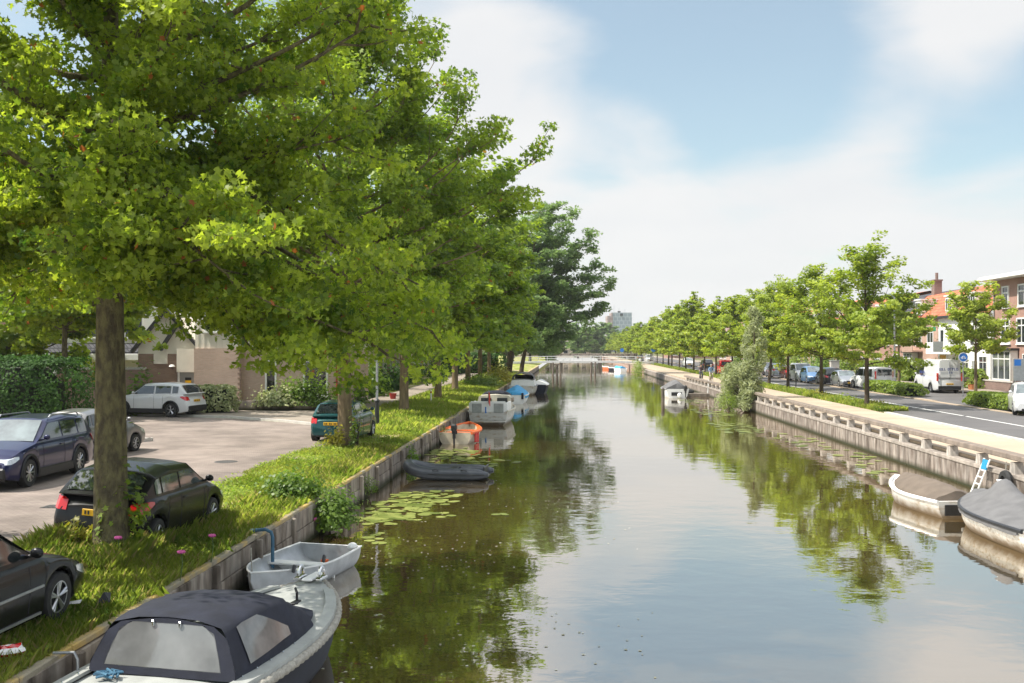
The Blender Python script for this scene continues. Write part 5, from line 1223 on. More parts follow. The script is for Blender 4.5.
    if trim:
        for s_ in (-1, 1): g = MB(); g.box((s_ * (hw + .006), (ya + yb) / 2, P['gc'] + .40), (.03, P['wb'] - 2 * ra - .1, .035), bev=.008); g.box((s_ * (hw - .02), (ya + yb) / 2, P['gc'] + .06), (.03, P['wb'] - 2 * ra - .1, .03)); g.build('side_trim', M['steel'], root)
    return root
SL = -.08                                           # cars on the verge lean a little with the bank
# left street
c = atD(118, 20.0, .99)
o = car('parked_car', 'small black hatchback parked on the verge behind the big maple trunk', 'car', (c.x + .72, c.y - .45, .84), R(-2), 'hatch', 'p_black', rim=7, sideglass='screen')
o.rotation_euler = (0, R(4.5), R(-2.0))
c = atD(40, 26.35, 1.0)
car('parked_car', 'navy blue estate car facing us with roof rails and silver wheels', 'car', (c.x - .45, c.y, 1.006), math.pi + R(2.0), 'wagon', 'p_navy', rim=9, dark_lower=True, rails=True)
c = atD(112, 32.6, 1.0)
car('parked_car', 'small light grey car partly hidden behind the maple trunk', 'car', (c.x - .62, c.y, 1.006), R(-10), 'mini', 'p_grey', rim=7)
o = car('parked_car', 'black coupe with silver rims cut off by the frame edge', 'car', (-7.46, 11.4, .94), R(-2), 'coupe', 'p_black', rim=5, trim=True)
o.rotation_euler = (0, R(3.5), R(-2))
c = atD(158, 50.9, 1.0)
car('parked_car', 'white crossover car standing sideways before the brick house', 'car', (c.x, c.y, 1.01), R(78), 'suv', 'p_white', rim=5, dark_lower=True)
c = atD(337, 38.6, 1.0)
car('parked_car', 'small dark green hatchback half behind a maple trunk', 'car', (c.x + .3, c.y, .975), R(-4), 'mini', 'p_green', rim=6)
# right bank parking row
PR = 'cars parked along the road on the other side'
def rc(label, px, D, kind, paint, facing, z=.94, **k):
    p_ = atD(px, D, z); return car(k.pop('name', 'parked_car'), label, k.pop('cat', 'car'), p_, (math.pi if facing else 0) + k.pop('dr', 0), kind, paint, PR, **k)
rc('white delivery van with blue lettering parked on the asphalt strip', 937, 80, 'bigvan', 'p_white', False, name='delivery_van', cat='van', rear_glass=False, side_glass=1, tail='tall', rim=6, dr=R(-1), dark_lower=True)
vanroot = [o for o in bpy.data.objects if o.name.startswith('delivery_van')][0]
M['van_ink'] = pm('van_lettering', (.045, .07, .24), .5, .05)
rgv = random.Random(4)
def lettering(par, x0, x1, z0, hgt, put, name='lettering'):
    g = MB(); x = x0
    while x < x1:                                   # short upright and level strokes like the blurred blue words on the van
        w_ = hgt * rgv.uniform(.35, .6); k_ = rgv.choice((0, 1, 2, 3))
        g.box((x, 0, z0 + hgt / 2), (hgt * .16, .012, hgt))
        if k_ != 0: g.box((x + w_ / 2, .001, z0 + hgt * .9), (w_, .012, hgt * .16))
        if k_ != 1: g.box((x + w_ / 2, .001, z0 + hgt * .1), (w_, .012, hgt * .16))
        if k_ > 1: g.box((x + w_ * .9, -.001, z0 + hgt / 2), (hgt * .15, .012, hgt))
        x += w_ + hgt * .32
        if rgv.random() < .16: x += hgt * .5
    g.xform(put); return g.build(name, M['van_ink'], par)
lettering(vanroot, -.55, .62, 1.72, .2, Matrix.Translation((0, -2.87, 0))); lettering(vanroot, -.06, .12, 1.5, .13, Matrix.Translation((0, -2.87, 0))); lettering(vanroot, -.80, -.66, 1.72, .17, Matrix.Translation((0, -2.87, 0)))
lettering(vanroot, -.7, .55, 1.45, .2, Matrix.Translation((-1.025, .2, 0)) @ Matrix.Rotation(R(-90), 4, 'Z')); lettering(vanroot, -.5, .5, 1.22, .1, Matrix.Translation((-1.025, .2, 0)) @ Matrix.Rotation(R(-90), 4, 'Z'))
rc('white small van with dark rear window beside the tallest street tree', 870.5, 86.5, 'van', 'p_white', False, dr=R(14), rim=6, tail='tall')
rc('silver grey hatchback facing us between the black car and the white small van', 845, 90, 'hatch', 'p_silver', True, rim=6)
rc('dark grey car seen from behind next to the silver hatchback', 829, 95.5, 'mpv', 'p_darkgrey', False, rim=6)
rc('light blue car facing us in the parked row', 812.5, 100, 'mpv', 'p_blue', True, rim=6)
rc('white van with a roof rack facing us in the parked row', 801.5, 106, 'van', 'p_white', True, rim=6, rails=True)
rc('maroon car tucked behind the white roof rack van', 790, 113, 'hatch', 'p_maroon', False, rim=6)
rc('silver estate car next to the grey willow top', 776.5, 119, 'wagon', 'p_silver', False, rim=6, rails=True)
rc('second silver car half hidden by the grey willow', 768, 127, 'mpv', 'p_silver', True, rim=6)
rc('red van driving on the road behind the slim verge trees', 724, 133, 'van', 'p_red', False, name='red_van', cat='van', rim=6, tail='tall')
rc('red hatchback on the road just right of the red van', 743, 128, 'hatch', 'p_red', True, rim=6)
rc('dark grey car on the road behind the cyclists', 706.5, 160, 'mpv', 'p_darkgrey', False, rim=6)
rc('white car on the far road left of the cyclists', 688, 185, 'mpv', 'p_white', True, rim=6)
rc('white van far down the road near the blue round sign', 649, 235, 'van', 'p_white', True, rim=6)
rc('dark car far down the road beyond the blue round sign', 640, 275, 'mpv', 'p_darkgrey', False, rim=6)
rc('pale car farthest down the road', 632, 300, 'mpv', 'p_white', True, rim=6)
rc('white car with big rear window cut by the frame edge behind the hedge', 1029, 53.6, 'mpv', 'p_white', True, dr=R(-18), rim=7)

# ------------------------------------------------------------------ street furniture
def sign_pole(label, loc, h, r_, mat='blue_sign', white=True):
    o = thing('road_sign', label, 'sign', loc)
    g = MB(); g.tube([(0, 0, -.1), (0, 0, h)], .04, 8); g.build('pole', M['steel'], o)
    g = MB(); g.lathe([(0, -.03), (r_, -.03), (r_, -.015), (0, -.015)], (0, -.03, h - r_), 'y', 24); d_ = g.build('disc', M[mat], o)
    if white:
        g = MB(); g.lathe([(r_ * .90, -.048), (r_, -.048), (r_, -.034), (r_ * .9, -.034)], (0, -.03, h - r_), 'y', 24)
        for s_ in (-1, 1): g.tube([(s_ * r_ * .3 + r_ * .2 * math.cos(a), -.07, h - r_ * 1.15 + r_ * .2 * math.sin(a)) for a in np.linspace(0, 6.28, 11)], r_ * .035, 4)
        g.tube([(-r_ * .3, -.07, h - r_ * 1.15), (-r_ * .1, -.07, h - r_ * .8), (r_ * .2, -.07, h - r_ * .8), (r_ * .3, -.07, h - r_ * 1.15)], r_ * .04, 4)
        g.build('symbol', M['white'], d_)
    return o
p = atD(963, 72, .95); sign_pole('round blue sign on a pole between the delivery van and the young tree', p, hz_(352.5, 72) - .95, .33)
p = atD(653.5, 200, .92); sign_pole('far round blue sign among the receding trees', p, 3.6, .5, white=False)
p = atD(622, 260, 1.0); sign_pole('farthest blue and white sign near the bridge end', p, 3.2, .5, white=False)
lp = thing('lamp_post', 'grey metal lamp post beside the thin tree across the road', 'lamp post', atD(894.5, 84, .95))
g = MB(); g.tube([(0, 0, -.1), (0, 0, 1), (0, 0, 1.02), (0, 0, 7.6)], [.16, .16, .09, .06], 10); g.build('pole', M['steel'], lp); g = MB(); g.tube([(0, 0, 7.5), (-.3, 0, 7.8), (-1.2, 0, 7.9)], .04, 8); g.build('arm', M['steel'], lp); g = MB(); g.box((-1.5, 0, 7.88), (.7, .22, .1), bev=.03); g.build('lamp_head', M['grey_paint'], lp)
lp = thing('lamp_post', 'street lamp with black base and grey pole on the grassy bank', 'lamp post', atD(377, 43.8, .98))
g = MB(); g.lathe([(0, -.1), (.13, -.1), (.13, .1), (.10, .14), (.10, 1.08), (.12, 1.1), (.12, 1.16), (.07, 1.22), (0, 1.22)], (0, 0, 0), n=16); g.build('base', M['dark_paint'], lp)
g = MB(); g.tube([(0, 0, 1.2), (0, 0, 4.6)], [.055, .045], 10); g.build('pole', M['steel'], lp)
g = MB(); g.lathe([(0, 4.55), (.09, 4.57), (.2, 4.95), (.27, 5.0), (.12, 5.15), (0, 5.18)], (0, 0, 0), n=16); g.build('lamp_head', M['grey_paint'], lp)
o = thing('marker_stake', 'thin white stake in the grass above the white cruiser', 'stake', at(431, 405, .9)); g = MB(); g.tube([(0, 0, -.1), (0, 0, .88), (0, 0, .93)], [.045, .045, .02], 8); g.build('stake', M['white'], o); g = MB(); g.tube([(0, 0, .72), (0, 0, .84)], .05, 8); g.build('band', M['red_paint'], o)
o = thing('information_board', 'pale grey board with a blue square above the white car at the frame edge', 'sign', atD(1022.5, 57.5, .95))
g = MB(); g.box((0, 0, 2.2), (1.0, .07, 1.25), bev=.01); b_ = g.build('board', M['grey_board'] if 'grey_board' in M else M['steel'], o); g = MB(); g.box((-.28, -.045, 2.6), (.36, .014, .34)); g.build('square', M['blue_sign'], b_)
g = MB()
for s_ in (-.4, .4): g.tube([(s_, .02, -.1), (s_, .02, 1.6)], .035, 8)
g.build('pole', M['steel'], o)
o = thing('electric_cabinet', 'grey cabinet standing behind the parked row near the second verge tree', 'cabinet', atD(834.5, 108, .95)); g = MB(); g.box((0, 0, 1.0), (.9, .5, 2.0), bev=.03); g.build('cabinet', M['kerb'], o); g = MB(); g.box((0, 0, 2.06), (1.0, .6, .1), bev=.02); g.build('lid', M['grey_paint'], o)
for px, D, lab in ((750, 118, 'thin dark post beside the slim verge tree'), (796, 90, 'thin dark post on the verge before the white roof rack van')):
    o = thing('marker_post', lab, 'post', atD(px, D, .92)); g = MB(); g.tube([(0, 0, -.1), (0, 0, 1.3)], .05, 8); g.build('post', M['dark_paint'], o); g = MB(); g.tube([(0, 0, 1.28), (0, 0, 1.36)], .06, 8); g.build('cap', M['white'], o)
o = thing('flower_pot', 'red flowerpot beside the path along the houses', 'pot', atD(393, 66, 1.09)); g = MB(); g.lathe([(0, 0), (.17, 0), (.24, .36), (.21, .36), (.19, .3), (0, .3)], (0, 0, 0)); g.build('pot', M['red_paint'], o)
# garden furniture glimpsed before the white house
for i, (px, D, lab) in enumerate(((955, 84, 'wooden trestle bench on the pavement before the hedge'),)):
    o = thing('bench', lab, 'bench', atD(px + 5, D, 1.02)); g = MB(); g.box((0, 0, .46), (1.9, .42, .06), bev=.01); g.build('seat', M['wood'], o)
    for s_ in (-.75, .75): g = MB(); g.box((s_, 0, .22), (.08, .36, .44)); g.build('leg', M['wood'], o)
    g = MB(); g.box((0, .2, .78), (1.9, .05, .32), bev=.01); g.build('backrest', M['wood'], o)
M['terracotta'] = pm('terracotta', (.5, .2, .08), .8, .15, 5)
o = shrub('potted_plant', 'orange flowering potted plant before the garden hedge', 'plant', atD(972, 82, 1.4), (.45, .45, .8), 160, .16, 'hedge', 301, flowers=9, fcol='terracotta'); g = MB(); g.lathe([(0, -.4), (.25, -.4), (.34, .05), (.28, .05), (0, 0)], (0, 0, 0)); g.build('pot', M['terracotta'], o)
M['iron'] = pm('cast_iron', (.07, .065, .06), .7, .2, 8, bump=.3)
for px, py, lab in ((57, 507, 'dark rectangular drain grate in the paved street by the black hatchback'), (226, 462, 'round manhole cover in the middle of the paved street')):
    o = thing('drain_cover', lab, 'drain', at(px, py, 1.0)); g = MB()
    if px < 100:
        g.box((0, 0, .010), (.55, .42, .012)); 
        for k in range(5): g.box((-.2 + .1 * k, 0, .018), (.05, .34, .008))
    else: g.lathe([(0, .012), (.28, .012), (.28, .016), (.33, .016), (.34, .006)], (0, 0, 0), n=24)
    g.build('cover', M['iron'], o)
# litter on the grass
o = thing('plastic_bag', 'crumpled red and white bag lying on the grass', 'bag', at(8, 656, .9)); rgl = np.random.default_rng(3); g = MB()
g.ball((0, 0, .05), (.19, .13, .08), 12, 8, rz=.5)
for i, v in enumerate(g.v): k = 1 + .25 * math.sin(v[0] * 40 + v[1] * 23) * math.cos(v[1] * 37); g.v[i] = (v[0] * k, v[1] * k, max(0, v[2] * k))
g.m = [1 if (i // 12) % 3 == 1 else 0 for i in range(len(g.f))]; g.build('bag', [M['white'], M['red_lamp']], o, fix=False)
o = thing('litter', 'small dark crumpled scrap on the grass near the coupe wheel', 'litter', at(104, 603, .92)); g = MB(); g.add([(-.09, -.05, .0), (.1, -.03, .02), (.05, .1, .12), (-.06, .06, .03), (.0, .0, .15)], [(0, 1, 4), (1, 2, 4), (2, 3, 4), (3, 0, 4), (0, 1, 2, 3)]); g.build('scrap', M['dark_paint'], o)
o = thing('litter', 'flat pale paper scrap on the grass under the coupe', 'litter', at(73, 608, .95)); g = MB(); g.add([(-.11, -.06, .06), (.12, -.05, .08), (.09, .07, .1), (-.08, .06, .07)], [(0, 1, 2, 3)]); g.add([(-.11, -.06, .055), (.12, -.05, .075), (.09, .07, .095), (-.08, .06, .065)], [(3, 2, 1, 0)]); g.build('scrap', M['white'], o)
# pipes and mooring posts on the left wall
M['blue_pipe'] = pm('blue_pipe', (.05, .14, .22), .5, .2, 8)
o = thing('mooring_hook', 'bent blue steel pipe hooked over the quay edge by the rowboat', 'mooring hook', at(268, 532, .85) ); g = MB(); g.tube([(-.35, 0, .02), (-.05, 0, .05), (.06, 0, .0), (.09, 0, -.1), (.09, 0, -.75)], .035, 8); g.build('pipe', M['blue_pipe'], o)
o = thing('mooring_hook', 'thin pale steel rod on the quay edge left of the navy boat', 'mooring hook', at(70, 655, .85)); g = MB(); g.tube([(-.2, 0, .02), (.05, 0, .03), (.09, 0, -.05), (.09, 0, -.7)], .018, 8); g.build('rod', M['steel'], o)
# ------------------------------------------------------------------ boats
M['hull_white'] = pm('weathered_white_hull', (.56, .54, .50), .5, 0, 3.2, col2=(.36, .28, .19), lo=.5, hi=.72, stretch=(1, 1, 2.2), coat=.2)
M['hull_rusty'] = pm('flaking_hull', (.66, .63, .57), .6, 0, 9, col2=(.36, .26, .16), lo=.46, hi=.72, detail=10, stretch=(1, 1, 1.6))
M['hull_dark'] = pm('dark_hull', (.014, .016, .026), .55, .2, 3, coat=.0, spec=.25)
M['deck_grey'] = pm('grey_deck', (.33, .34, .32), .6, .10, 5, bump=.1)
M['rope'] = pm('rope_fender', (.33, .31, .265), .85, .18, 20, bump=.8, bscale=60)
M['navy_canvas'] = pm('navy_canvas', (.013, .015, .027), .85, .22, 3.5, bump=.8, bscale=4)
M['grey_canvas'] = pm('grey_canvas', (.13, .127, .128), .85, .14, 2.5, bump=.5, bscale=4)
M['taupe_canvas'] = pm('taupe_canvas', (.135, .105, .08), .85, .14, 2.5, bump=.5, bscale=4)
M['alu'] = pm('raw_aluminium', (.50, .51, .52), .45, .12, 4, metal=.6)
M['orange_paint'] = pm('orange_paint', (.68, .13, .025), .5, .14, 7)
M['cream_hull'] = pm('cream_hull', (.55, .48, .36), .5, .12, 4)
M['tarp_blue'] = pm('blue_tarp', (.05, .33, .62), .6, .15, 3, bump=.6, bscale=5)
M['pvc_grey'] = pm('grey_pvc', (.065, .07, .08), .35, .12, 4)
M['blue_board'] = pm('blue_step', (.02, .24, .42), .5, .1, 4)
for nm in ('hull_white', 'hull_rusty'):                  # brown slime line above the water
    mt = M[nm]; N_ = mt.node_tree.nodes; L_k = mt.node_tree.links; bs = N_['Principled BSDF']; src_ = bs.inputs['Base Color'].links[0].from_socket
    tq = N_.new('ShaderNodeTexCoord'); sq = N_.new('ShaderNodeSeparateXYZ'); L_k.new(tq.outputs['Object'], sq.inputs[0]); nq = N_.new('ShaderNodeTexNoise'); nq.inputs['Scale'].default_value = 4; L_k.new(tq.outputs['Object'], nq.inputs['Vector'])
    aq = N_.new('ShaderNodeMath'); aq.operation = 'MULTIPLY_ADD'; L_k.new(nq.outputs['Fac'], aq.inputs[0]); aq.inputs[1].default_value = -.22; L_k.new(sq.outputs[2], aq.inputs[2])
    rq = N_.new('ShaderNodeMapRange'); rq.inputs['From Min'].default_value = -.05; rq.inputs['From Max'].default_value = .20; rq.inputs['To Min'].default_value = 1; rq.inputs['To Max'].default_value = 0; L_k.new(aq.outputs[0], rq.inputs['Value'])
    xq = N_.new('ShaderNodeMixRGB'); xq.inputs['Color2'].default_value = (.17, .115, .06, 1); L_k.new(rq.outputs[0], xq.inputs['Fac']); L_k.new(src_, xq.inputs['Color1']); L_k.new(xq.outputs[0], bs.inputs['Base Color'])
def hullf(L_, B, stern=.8, bluff=2.3, keel=-.35, sh0=.55, sh1=.8, mid=.42):
    def hb(t):
        if t > mid: return B / 2 * max(0, 1 - ((t - mid) / (1 - mid)) ** bluff)
        return B / 2 * (1 - (1 - stern) * ((mid - t) / mid) ** 2)
    def sheer(t): return sh0 + (sh1 - sh0) * max(0, (t - .35) / .65) ** 1.8 + .03 * (1 - t) ** 2
    def kz(t): return keel + (sheer(t) - keel) * (max(0, t - .82) / .18) ** 2.2 * .75
    return L_, hb, sheer, kz
def hull_sec(hf, t, s_=1.0, raise_=0, n=7, p=.62):
    L_, hb, sheer, kz = hf; b = hb(t) * s_; z1 = sheer(t); z0 = kz(t) + raise_; y = (t - .5) * L_
    q = []
    for k in range(n + 1):
        u = k / n; x = b * math.sin(u * math.pi / 2) ** p if u > 0 else 0
        q.append((x, y, z0 + (z1 - z0) * (u ** 1.5)))
    return [(-x, yy_, z) for x, yy_, z in q[::-1]] + q[1:]
TS = [0, .06, .14, .24, .34, .44, .54, .63, .71, .78, .84, .89, .93, .96, .98, .993, 1.0]
def hull(par, hf, mat, inner=None, rim=.03, rimmat=None, band=None, name='hull', rim_n=7, floor=.08, inner_s=.93):
    g = MB(); g.loft([hull_sec(hf, t) for t in TS], capa=True)
    o = g.build(name, M[mat], par, smooth=50)
    if inner:
        g = MB(); ti = [t if t > 0 else .02 for t in TS if t < .985]
        g.loft([hull_sec(hf, t, inner_s, floor + .12) for t in ti], capa=True); g.build('inner_hull', M[inner], o, smooth=50)
        g = MB()                                         # flat top between the two shells
        for sd in (-1, 1): g.loft([[tuple(hull_sec(hf, t)[-1 if sd > 0 else 0]), tuple(hull_sec(hf, min(.984, max(.02, t)), inner_s)[-1 if sd > 0 else 0])] for t in TS])
        a, b_ = hull_sec(hf, 0), hull_sec(hf, .02, inner_s); g.add([a[0], a[-1], b_[-1], b_[0]], [(0, 1, 2, 3)]); g.build('gunwale', M[rimmat or inner], o)
    if rim:
        L_, hb, sheer, kz = hf
        path = [(-hb(t) - rim * .4, (t - .5) * L_, sheer(t) - rim * .3) for t in TS[:-1]] + [(0, .5 * L_ + rim * .4, sheer(1) - rim * .3)] + [(hb(t) + rim * .4, (t - .5) * L_, sheer(t) - rim * .3) for t in TS[:-1][::-1]]
        g = MB(); g.tube(path, rim, rim_n); g.build('rubbing_strake', M[rimmat or mat], par, smooth=50)
    return o
def deck(par, hf, t0, t1, mat, z_off=0, crown=.04, inset=.0, name='deck'):
    L_, hb, sheer, kz = hf; secs = []
    for t in np.linspace(t0, t1, 14):
        b = max(.002, hb(t) - inset); y = (t - .5) * L_; z = sheer(t) + z_off
        secs.append([(u * b, y, z + crown * (1 - u * u)) for u in (-1, -.75, -.4, 0, .4, .75, 1)])
    return MB().loft(secs).build(name, M[mat], par, smooth=50)
def rope_wrap(par, hf, r_, t0, t1, mat='rope', sides=(-1, 1)):
    L_, hb, sheer, kz = hf; g = MB()
    pts = [Vector((hb(t) + r_ * .5, (t - .5) * L_, sheer(t) - r_ * .8)) for t in np.linspace(t0, .97, 60)] + [Vector((0, .5 * L_ + r_ * .5, sheer(1) - r_ * .8))]
    pts = pts + [Vector((-p.x, p.y, p.z)) for p in pts[:-1][::-1]]
    # resample, fat-thin rope strands
    d = [0]
    for a, b_ in zip(pts[:-1], pts[1:]): d.append(d[-1] + (b_ - a).length)
    n = int(d[-1] / .035); ss = np.linspace(0, d[-1], n)
    P = [(np.interp(s_, d, [p.x for p in pts]), np.interp(s_, d, [p.y for p in pts]), np.interp(s_, d, [p.z for p in pts])) for s_ in ss]
    g.tube(P, [r_ * (1 + (.16, .05, -.14, .05)[i % 4]) for i in range(n)], 8)
    return g.build('rope_fender', M[mat], par, smooth=60)
def outboard(par, y, z, mat='black_trim', tilt=0, x=0):
    g = MB(); g.box((x, y - .14, z + .24), (.26, .34, .34), bev=.07); g.box((x, y - .12, z - .08), (.13, .16, .42), bev=.04); g.box((x, y - .12, z - .45), (.07, .2, .4), bev=.03); g.box((x, y - .02, z + .02), (.24, .12, .16), bev=.02)
    o = g.build('outboard_motor', M[mat], par); g = MB(); g.tube([(x, y, z + .2), (x + .02, y + .45, z + .25)], .02, 6); g.build('tiller', M['black_trim'], o); return o

def heading_to(a, b): d = b - a; return math.atan2(-d.x, d.y)
# 1: the near sloop with the navy tent
bow = at(293, 580, .82); L1 = 5.9; hd = R(-10)
cen = bow + Vector((math.sin(hd) * L1 / 2 + .38, -math.cos(hd) * L1 / 2 + .12, 0)); cen.z = 0
s = thing('sloop', 'grey sloop with navy canvas tent and clear windows moored nearest', 'boat', cen, hd)
hf = hullf(L1, 2.2, .80, 2.9, -.4, .60, .84)
hull(s, hf, 'hull_dark', rim=0); deck(s, hf, .0, 1.0, 'deck_grey', -.004, .05)
rope_wrap(s, hf, .055, .02, 1)
L_, hb, sheer, kz = hf
g = MB()
for sd in (-1, 1): g.loft([[(sd * (hb(t) - .16), (t - .5) * L_, sheer(t) + .035), (sd * (hb(t) - .16), (t - .5) * L_, sheer(t) + .075), (sd * (hb(t) + .005), (t - .5) * L_, sheer(t) + .06), (sd * (hb(t) + .012), (t - .5) * L_, sheer(t) - .01)] for t in TS if t < .9])
g.build('gunwale', M['deck_grey'], s, smooth=40)
# the tent: arches of canvas from the aft curtain to the foredeck
yc0, yc1, yc2, yc3 = -1.28, -.95, .18, .74
def tent(y):
    t = y / L_ + .5; z0 = sheer(t) + .06; w0 = hb(t) - .15
    zt = float(np.interp(y, [yc0, yc1, -.3, yc2, yc2 + .25, yc3, 1.9], [1.26, 1.29, 1.30, 1.24, 1.10, .94, .90])); wt = float(np.interp(y, [yc0, yc1, yc2, yc3, 1.9], [.74, .77, .80, .78, .3]))
    wt = min(wt, w0 * .93)
    n = 5; q = [(w0, z0), (w0 * .94 + .06 * wt, z0 + (zt - z0) * .2), (w0 * .35 + wt * .65, z0 + (zt - z0) * .6), (wt + .0, zt - .10 * min(1, (zt - z0) / .6)), (wt * .92, zt - .03), (wt * .5, zt + .025), (0, zt + .04)]
    return [(x, y, z) for x, z in q] + [(-x, y, z) for x, z in q[::-1][1:]]
g = MB(); tsec = [tent(y) for y in [yc0, yc0 + .05] + list(np.linspace(yc1, yc2, 12)) + list(np.linspace(yc2 + .08, yc3, 6))]
rj = np.random.default_rng(6)
tsec = [[(p[0] + rj.uniform(-.006, .006), p[1], p[2] + rj.uniform(-.012, .010)) for p in q_] for q_ in tsec]
zA, zB = tsec[0][0][2], tsec[0][6][2]; tsec.insert(0, [(p[0], yc0 - .16 * (1 - (p[2] - zA) / (zB - zA)) + .008, p[2]) for p in tsec[0]])
cut = tsec                                            # leave openings where the clear windows sit
g.loft(cut)
tent_o = g.build('canopy', M['navy_canvas'], s, smooth=50)
# remove the side faces where the side windows are: build aft curtain as frame strips round a clear pane
fr = tsec[1]
def aft(u, v):                                        # u -1..1 across, v 0..1 up; the curtain hangs with a slight rake
    z0 = fr[0][2]; zt = fr[6][2]
    xs_ = [fr[k][0] for k in range(7)]; zs_ = [fr[k][2] for k in range(7)]
    z = z0 + (zt - z0) * v; w = float(np.interp(z, zs_[:5], xs_[:5])) if z < zs_[4] else xs_[4] * max(.02, (1 - (z - zs_[4]) / (zs_[6] - zs_[4] + 1e-6)))
    return (u * w, yc0 - .16 * (1 - v) + .01, z)
U = [-1, -.80, -.4, 0, .4, .80, 1]; V_ = [0, .14, .3, .5, .7, .88, .97, 1]
g = MB()
for i in range(6):
    for j in range(7):
        if 1 <= i <= 4 and 1 <= j <= 4: continue
        g.add([aft(U[i], V_[j]), aft(U[i + 1], V_[j]), aft(U[i + 1], V_[j + 1]), aft(U[i], V_[j + 1])], [(0, 1, 2, 3)])
ac = g.build('aft_curtain', M['navy_canvas'], s, smooth=True)
g = MB(); g.loft([[aft(u, v) for u in np.linspace(-.81, .81, 9)] for v in np.linspace(.13, .89, 7)])
w_ = g.build('window', M['vinyl'], ac, smooth=True)
for sd in (-1, 1):
    g = MB(); secs = []
    for f in np.linspace(0, 1, 10):
        y = yc1 - .14 + 1.05 * f; q_ = tent(y); lo = .16 + .08 * f; hi = (.82 - .42 * max(0, f - .45) / .55 if f > .0 else .8)
        row_ = []
        for v in np.linspace(lo, hi, 5):
            zz_ = q_[0][2] + (q_[6][2] - q_[0][2]) * v; xx = float(np.interp(zz_, [q_[k][2] for k in range(5)], [q_[k][0] for k in range(5)])); row_.append((sd * (xx + .016), y, zz_ + .004))
        secs.append(row_)
    g.loft(secs); g.build('side_window', M['side_vinyl'] if 'side_vinyl' in M else pm('smoky_vinyl', (.17, .16, .15), .08, .35, 2.2, spec=.8), s, smooth=True)
# flat cover over the front of the cockpit
g = MB(); g.loft([[(u * (hb(y / L_ + .5) - .24) * (1 - .25 * max(0, (y - .8) / .85) ** 2), y, sheer(y / L_ + .5) + .09 + .07 * (1 - u * u) - .06 * (y - .8)) for u in np.linspace(-1, 1, 9)] for y in np.linspace(.6, 1.4, 7)])
g.build('foredeck_cover', M['navy_canvas'], s, smooth=True)
g = MB(); g.tube([(.42, 1.25, .86), (.42, 1.25, 1.02), (.36, 1.33, 1.06)], .02, 6); g.box((.42, 1.2, .90), (.09, .22, .03), bev=.01); g.build('cleat', M['black_trim'], s)
g = MB()
for x in (-.17, .17):                                 # twin bow fittings
    g.tube([(x, L_ / 2 - .30 + .09 * math.cos(a), .97 + .10 * math.sin(a)) for a in np.linspace(-.3, math.pi + .3, 11)], .025, 7); g.box((x, L_ / 2 - .3, .905), (.10, .26, .05), bev=.015)
g.build('bow_roller', M['chrome'], s)
g = MB(); g.box((0, L_ / 2 - .22, .90), (.16, .5, .04), bev=.01); g.build('bow_plate', M['white'], s)
g = MB(); g.lathe([(0, 0), (.07, 0), (.07, .02), (0, .025)], (.1, 2.05, .93)); g.build('filler_cap', M['steel'], s)
g = MB()
for f in np.linspace(.06, .5, 9): 
    for sd in (-1, 1): t = f; g = MB(); g.ball((sd * (hb(t) - .13), (t - .5) * L_, sheer(t) + .085), .014, 6, 4); g.build('fastener', M['chrome'], s)
for x in (-.30, .30): q_ = aft(x / .6, .93); g = MB(); g.box((q_[0], q_[1] - .02, q_[2] - .03), (.035, .03, .07), bev=.008); g.build('buckle', M['chrome'], ac)
# rope lying on the stern deck at the quay side
g = MB(); rk = np.random.default_rng(2)
g.tube([(-.62 + .12 * math.sin(i * 1.9) + .03 * i / 5, -1.6 + .10 * math.cos(i * 1.3), .70 + .012 * (i % 4)) for i in range(22)], .016, 6); g.build('rope', M['blue_pipe'], s)

# 2: aluminium rowboat
a = at(250, 562, .55); b_ = atD(330, 20.4, 0); a.z = 0
b_ = Vector((-4.85, 20.5, 0)); a = Vector((-5.5, 17.55, 0))
s = thing('rowboat', 'bare aluminium rowboat with benches, its bow towards the quay', 'boat', (a + b_) / 2, heading_to(b_, a))
hf = hullf(3.15, 1.46, .92, 2.1, -.18, .38, .50)
hull(s, hf, 'alu', 'alu', .018, 'white', inner_s=.95); L_, hb, sheer, kz = hf
for y, w_ in ((-.35, .28), (.75, .26)):
    t = y / L_ + .5; g = MB(); g.box((0, y, .26), (2 * hb(t) * .93, w_, .04), bev=.01); g.box((0, y - w_ / 2 + .02, .12), (2 * hb(t) * .84, .03, .26)); g.build('thwart', M['white'], s)
g = MB(); g.box((.18, -L_ / 2 + .01, .27), (.36, .09, .25), bev=.01); g.build('transom_pad', M['black_trim'], s)
for x, y in ((-.62, .0), (-.50, .95)):
    g = MB(); g.box((x, y, .46), (.05, .08, .14), bev=.015, rx=.4); g.build('oar_lock', M['dark_paint'], s)
g = MB(); g.ball((-.58, -1.35, .44), (.09, .14, .07), 10, 7); g.build('fender', M['white'], s)
g = MB(); g.lathe([(0, .0), (.06, .0), (.08, .13), (.06, .13), (0, .12)], (-.1, -1.1, .06)); g.build('bailer', M['orange_paint'], s)
o = thing('mooring_rope', 'thin slack rope from the rowboat bow to the blue quay hook', 'rope'); g = MB(); A, B_ = Vector((-5.5, 17.57, .48)), Vector((-5.86, 18.6, .70)); g.tube([A + (B_ - A) * f - Vector((0, 0, .22 * 4 * f * (1 - f))) for f in np.linspace(0, 1, 9)], .012, 5); g.build('rope', M['rope'], o)

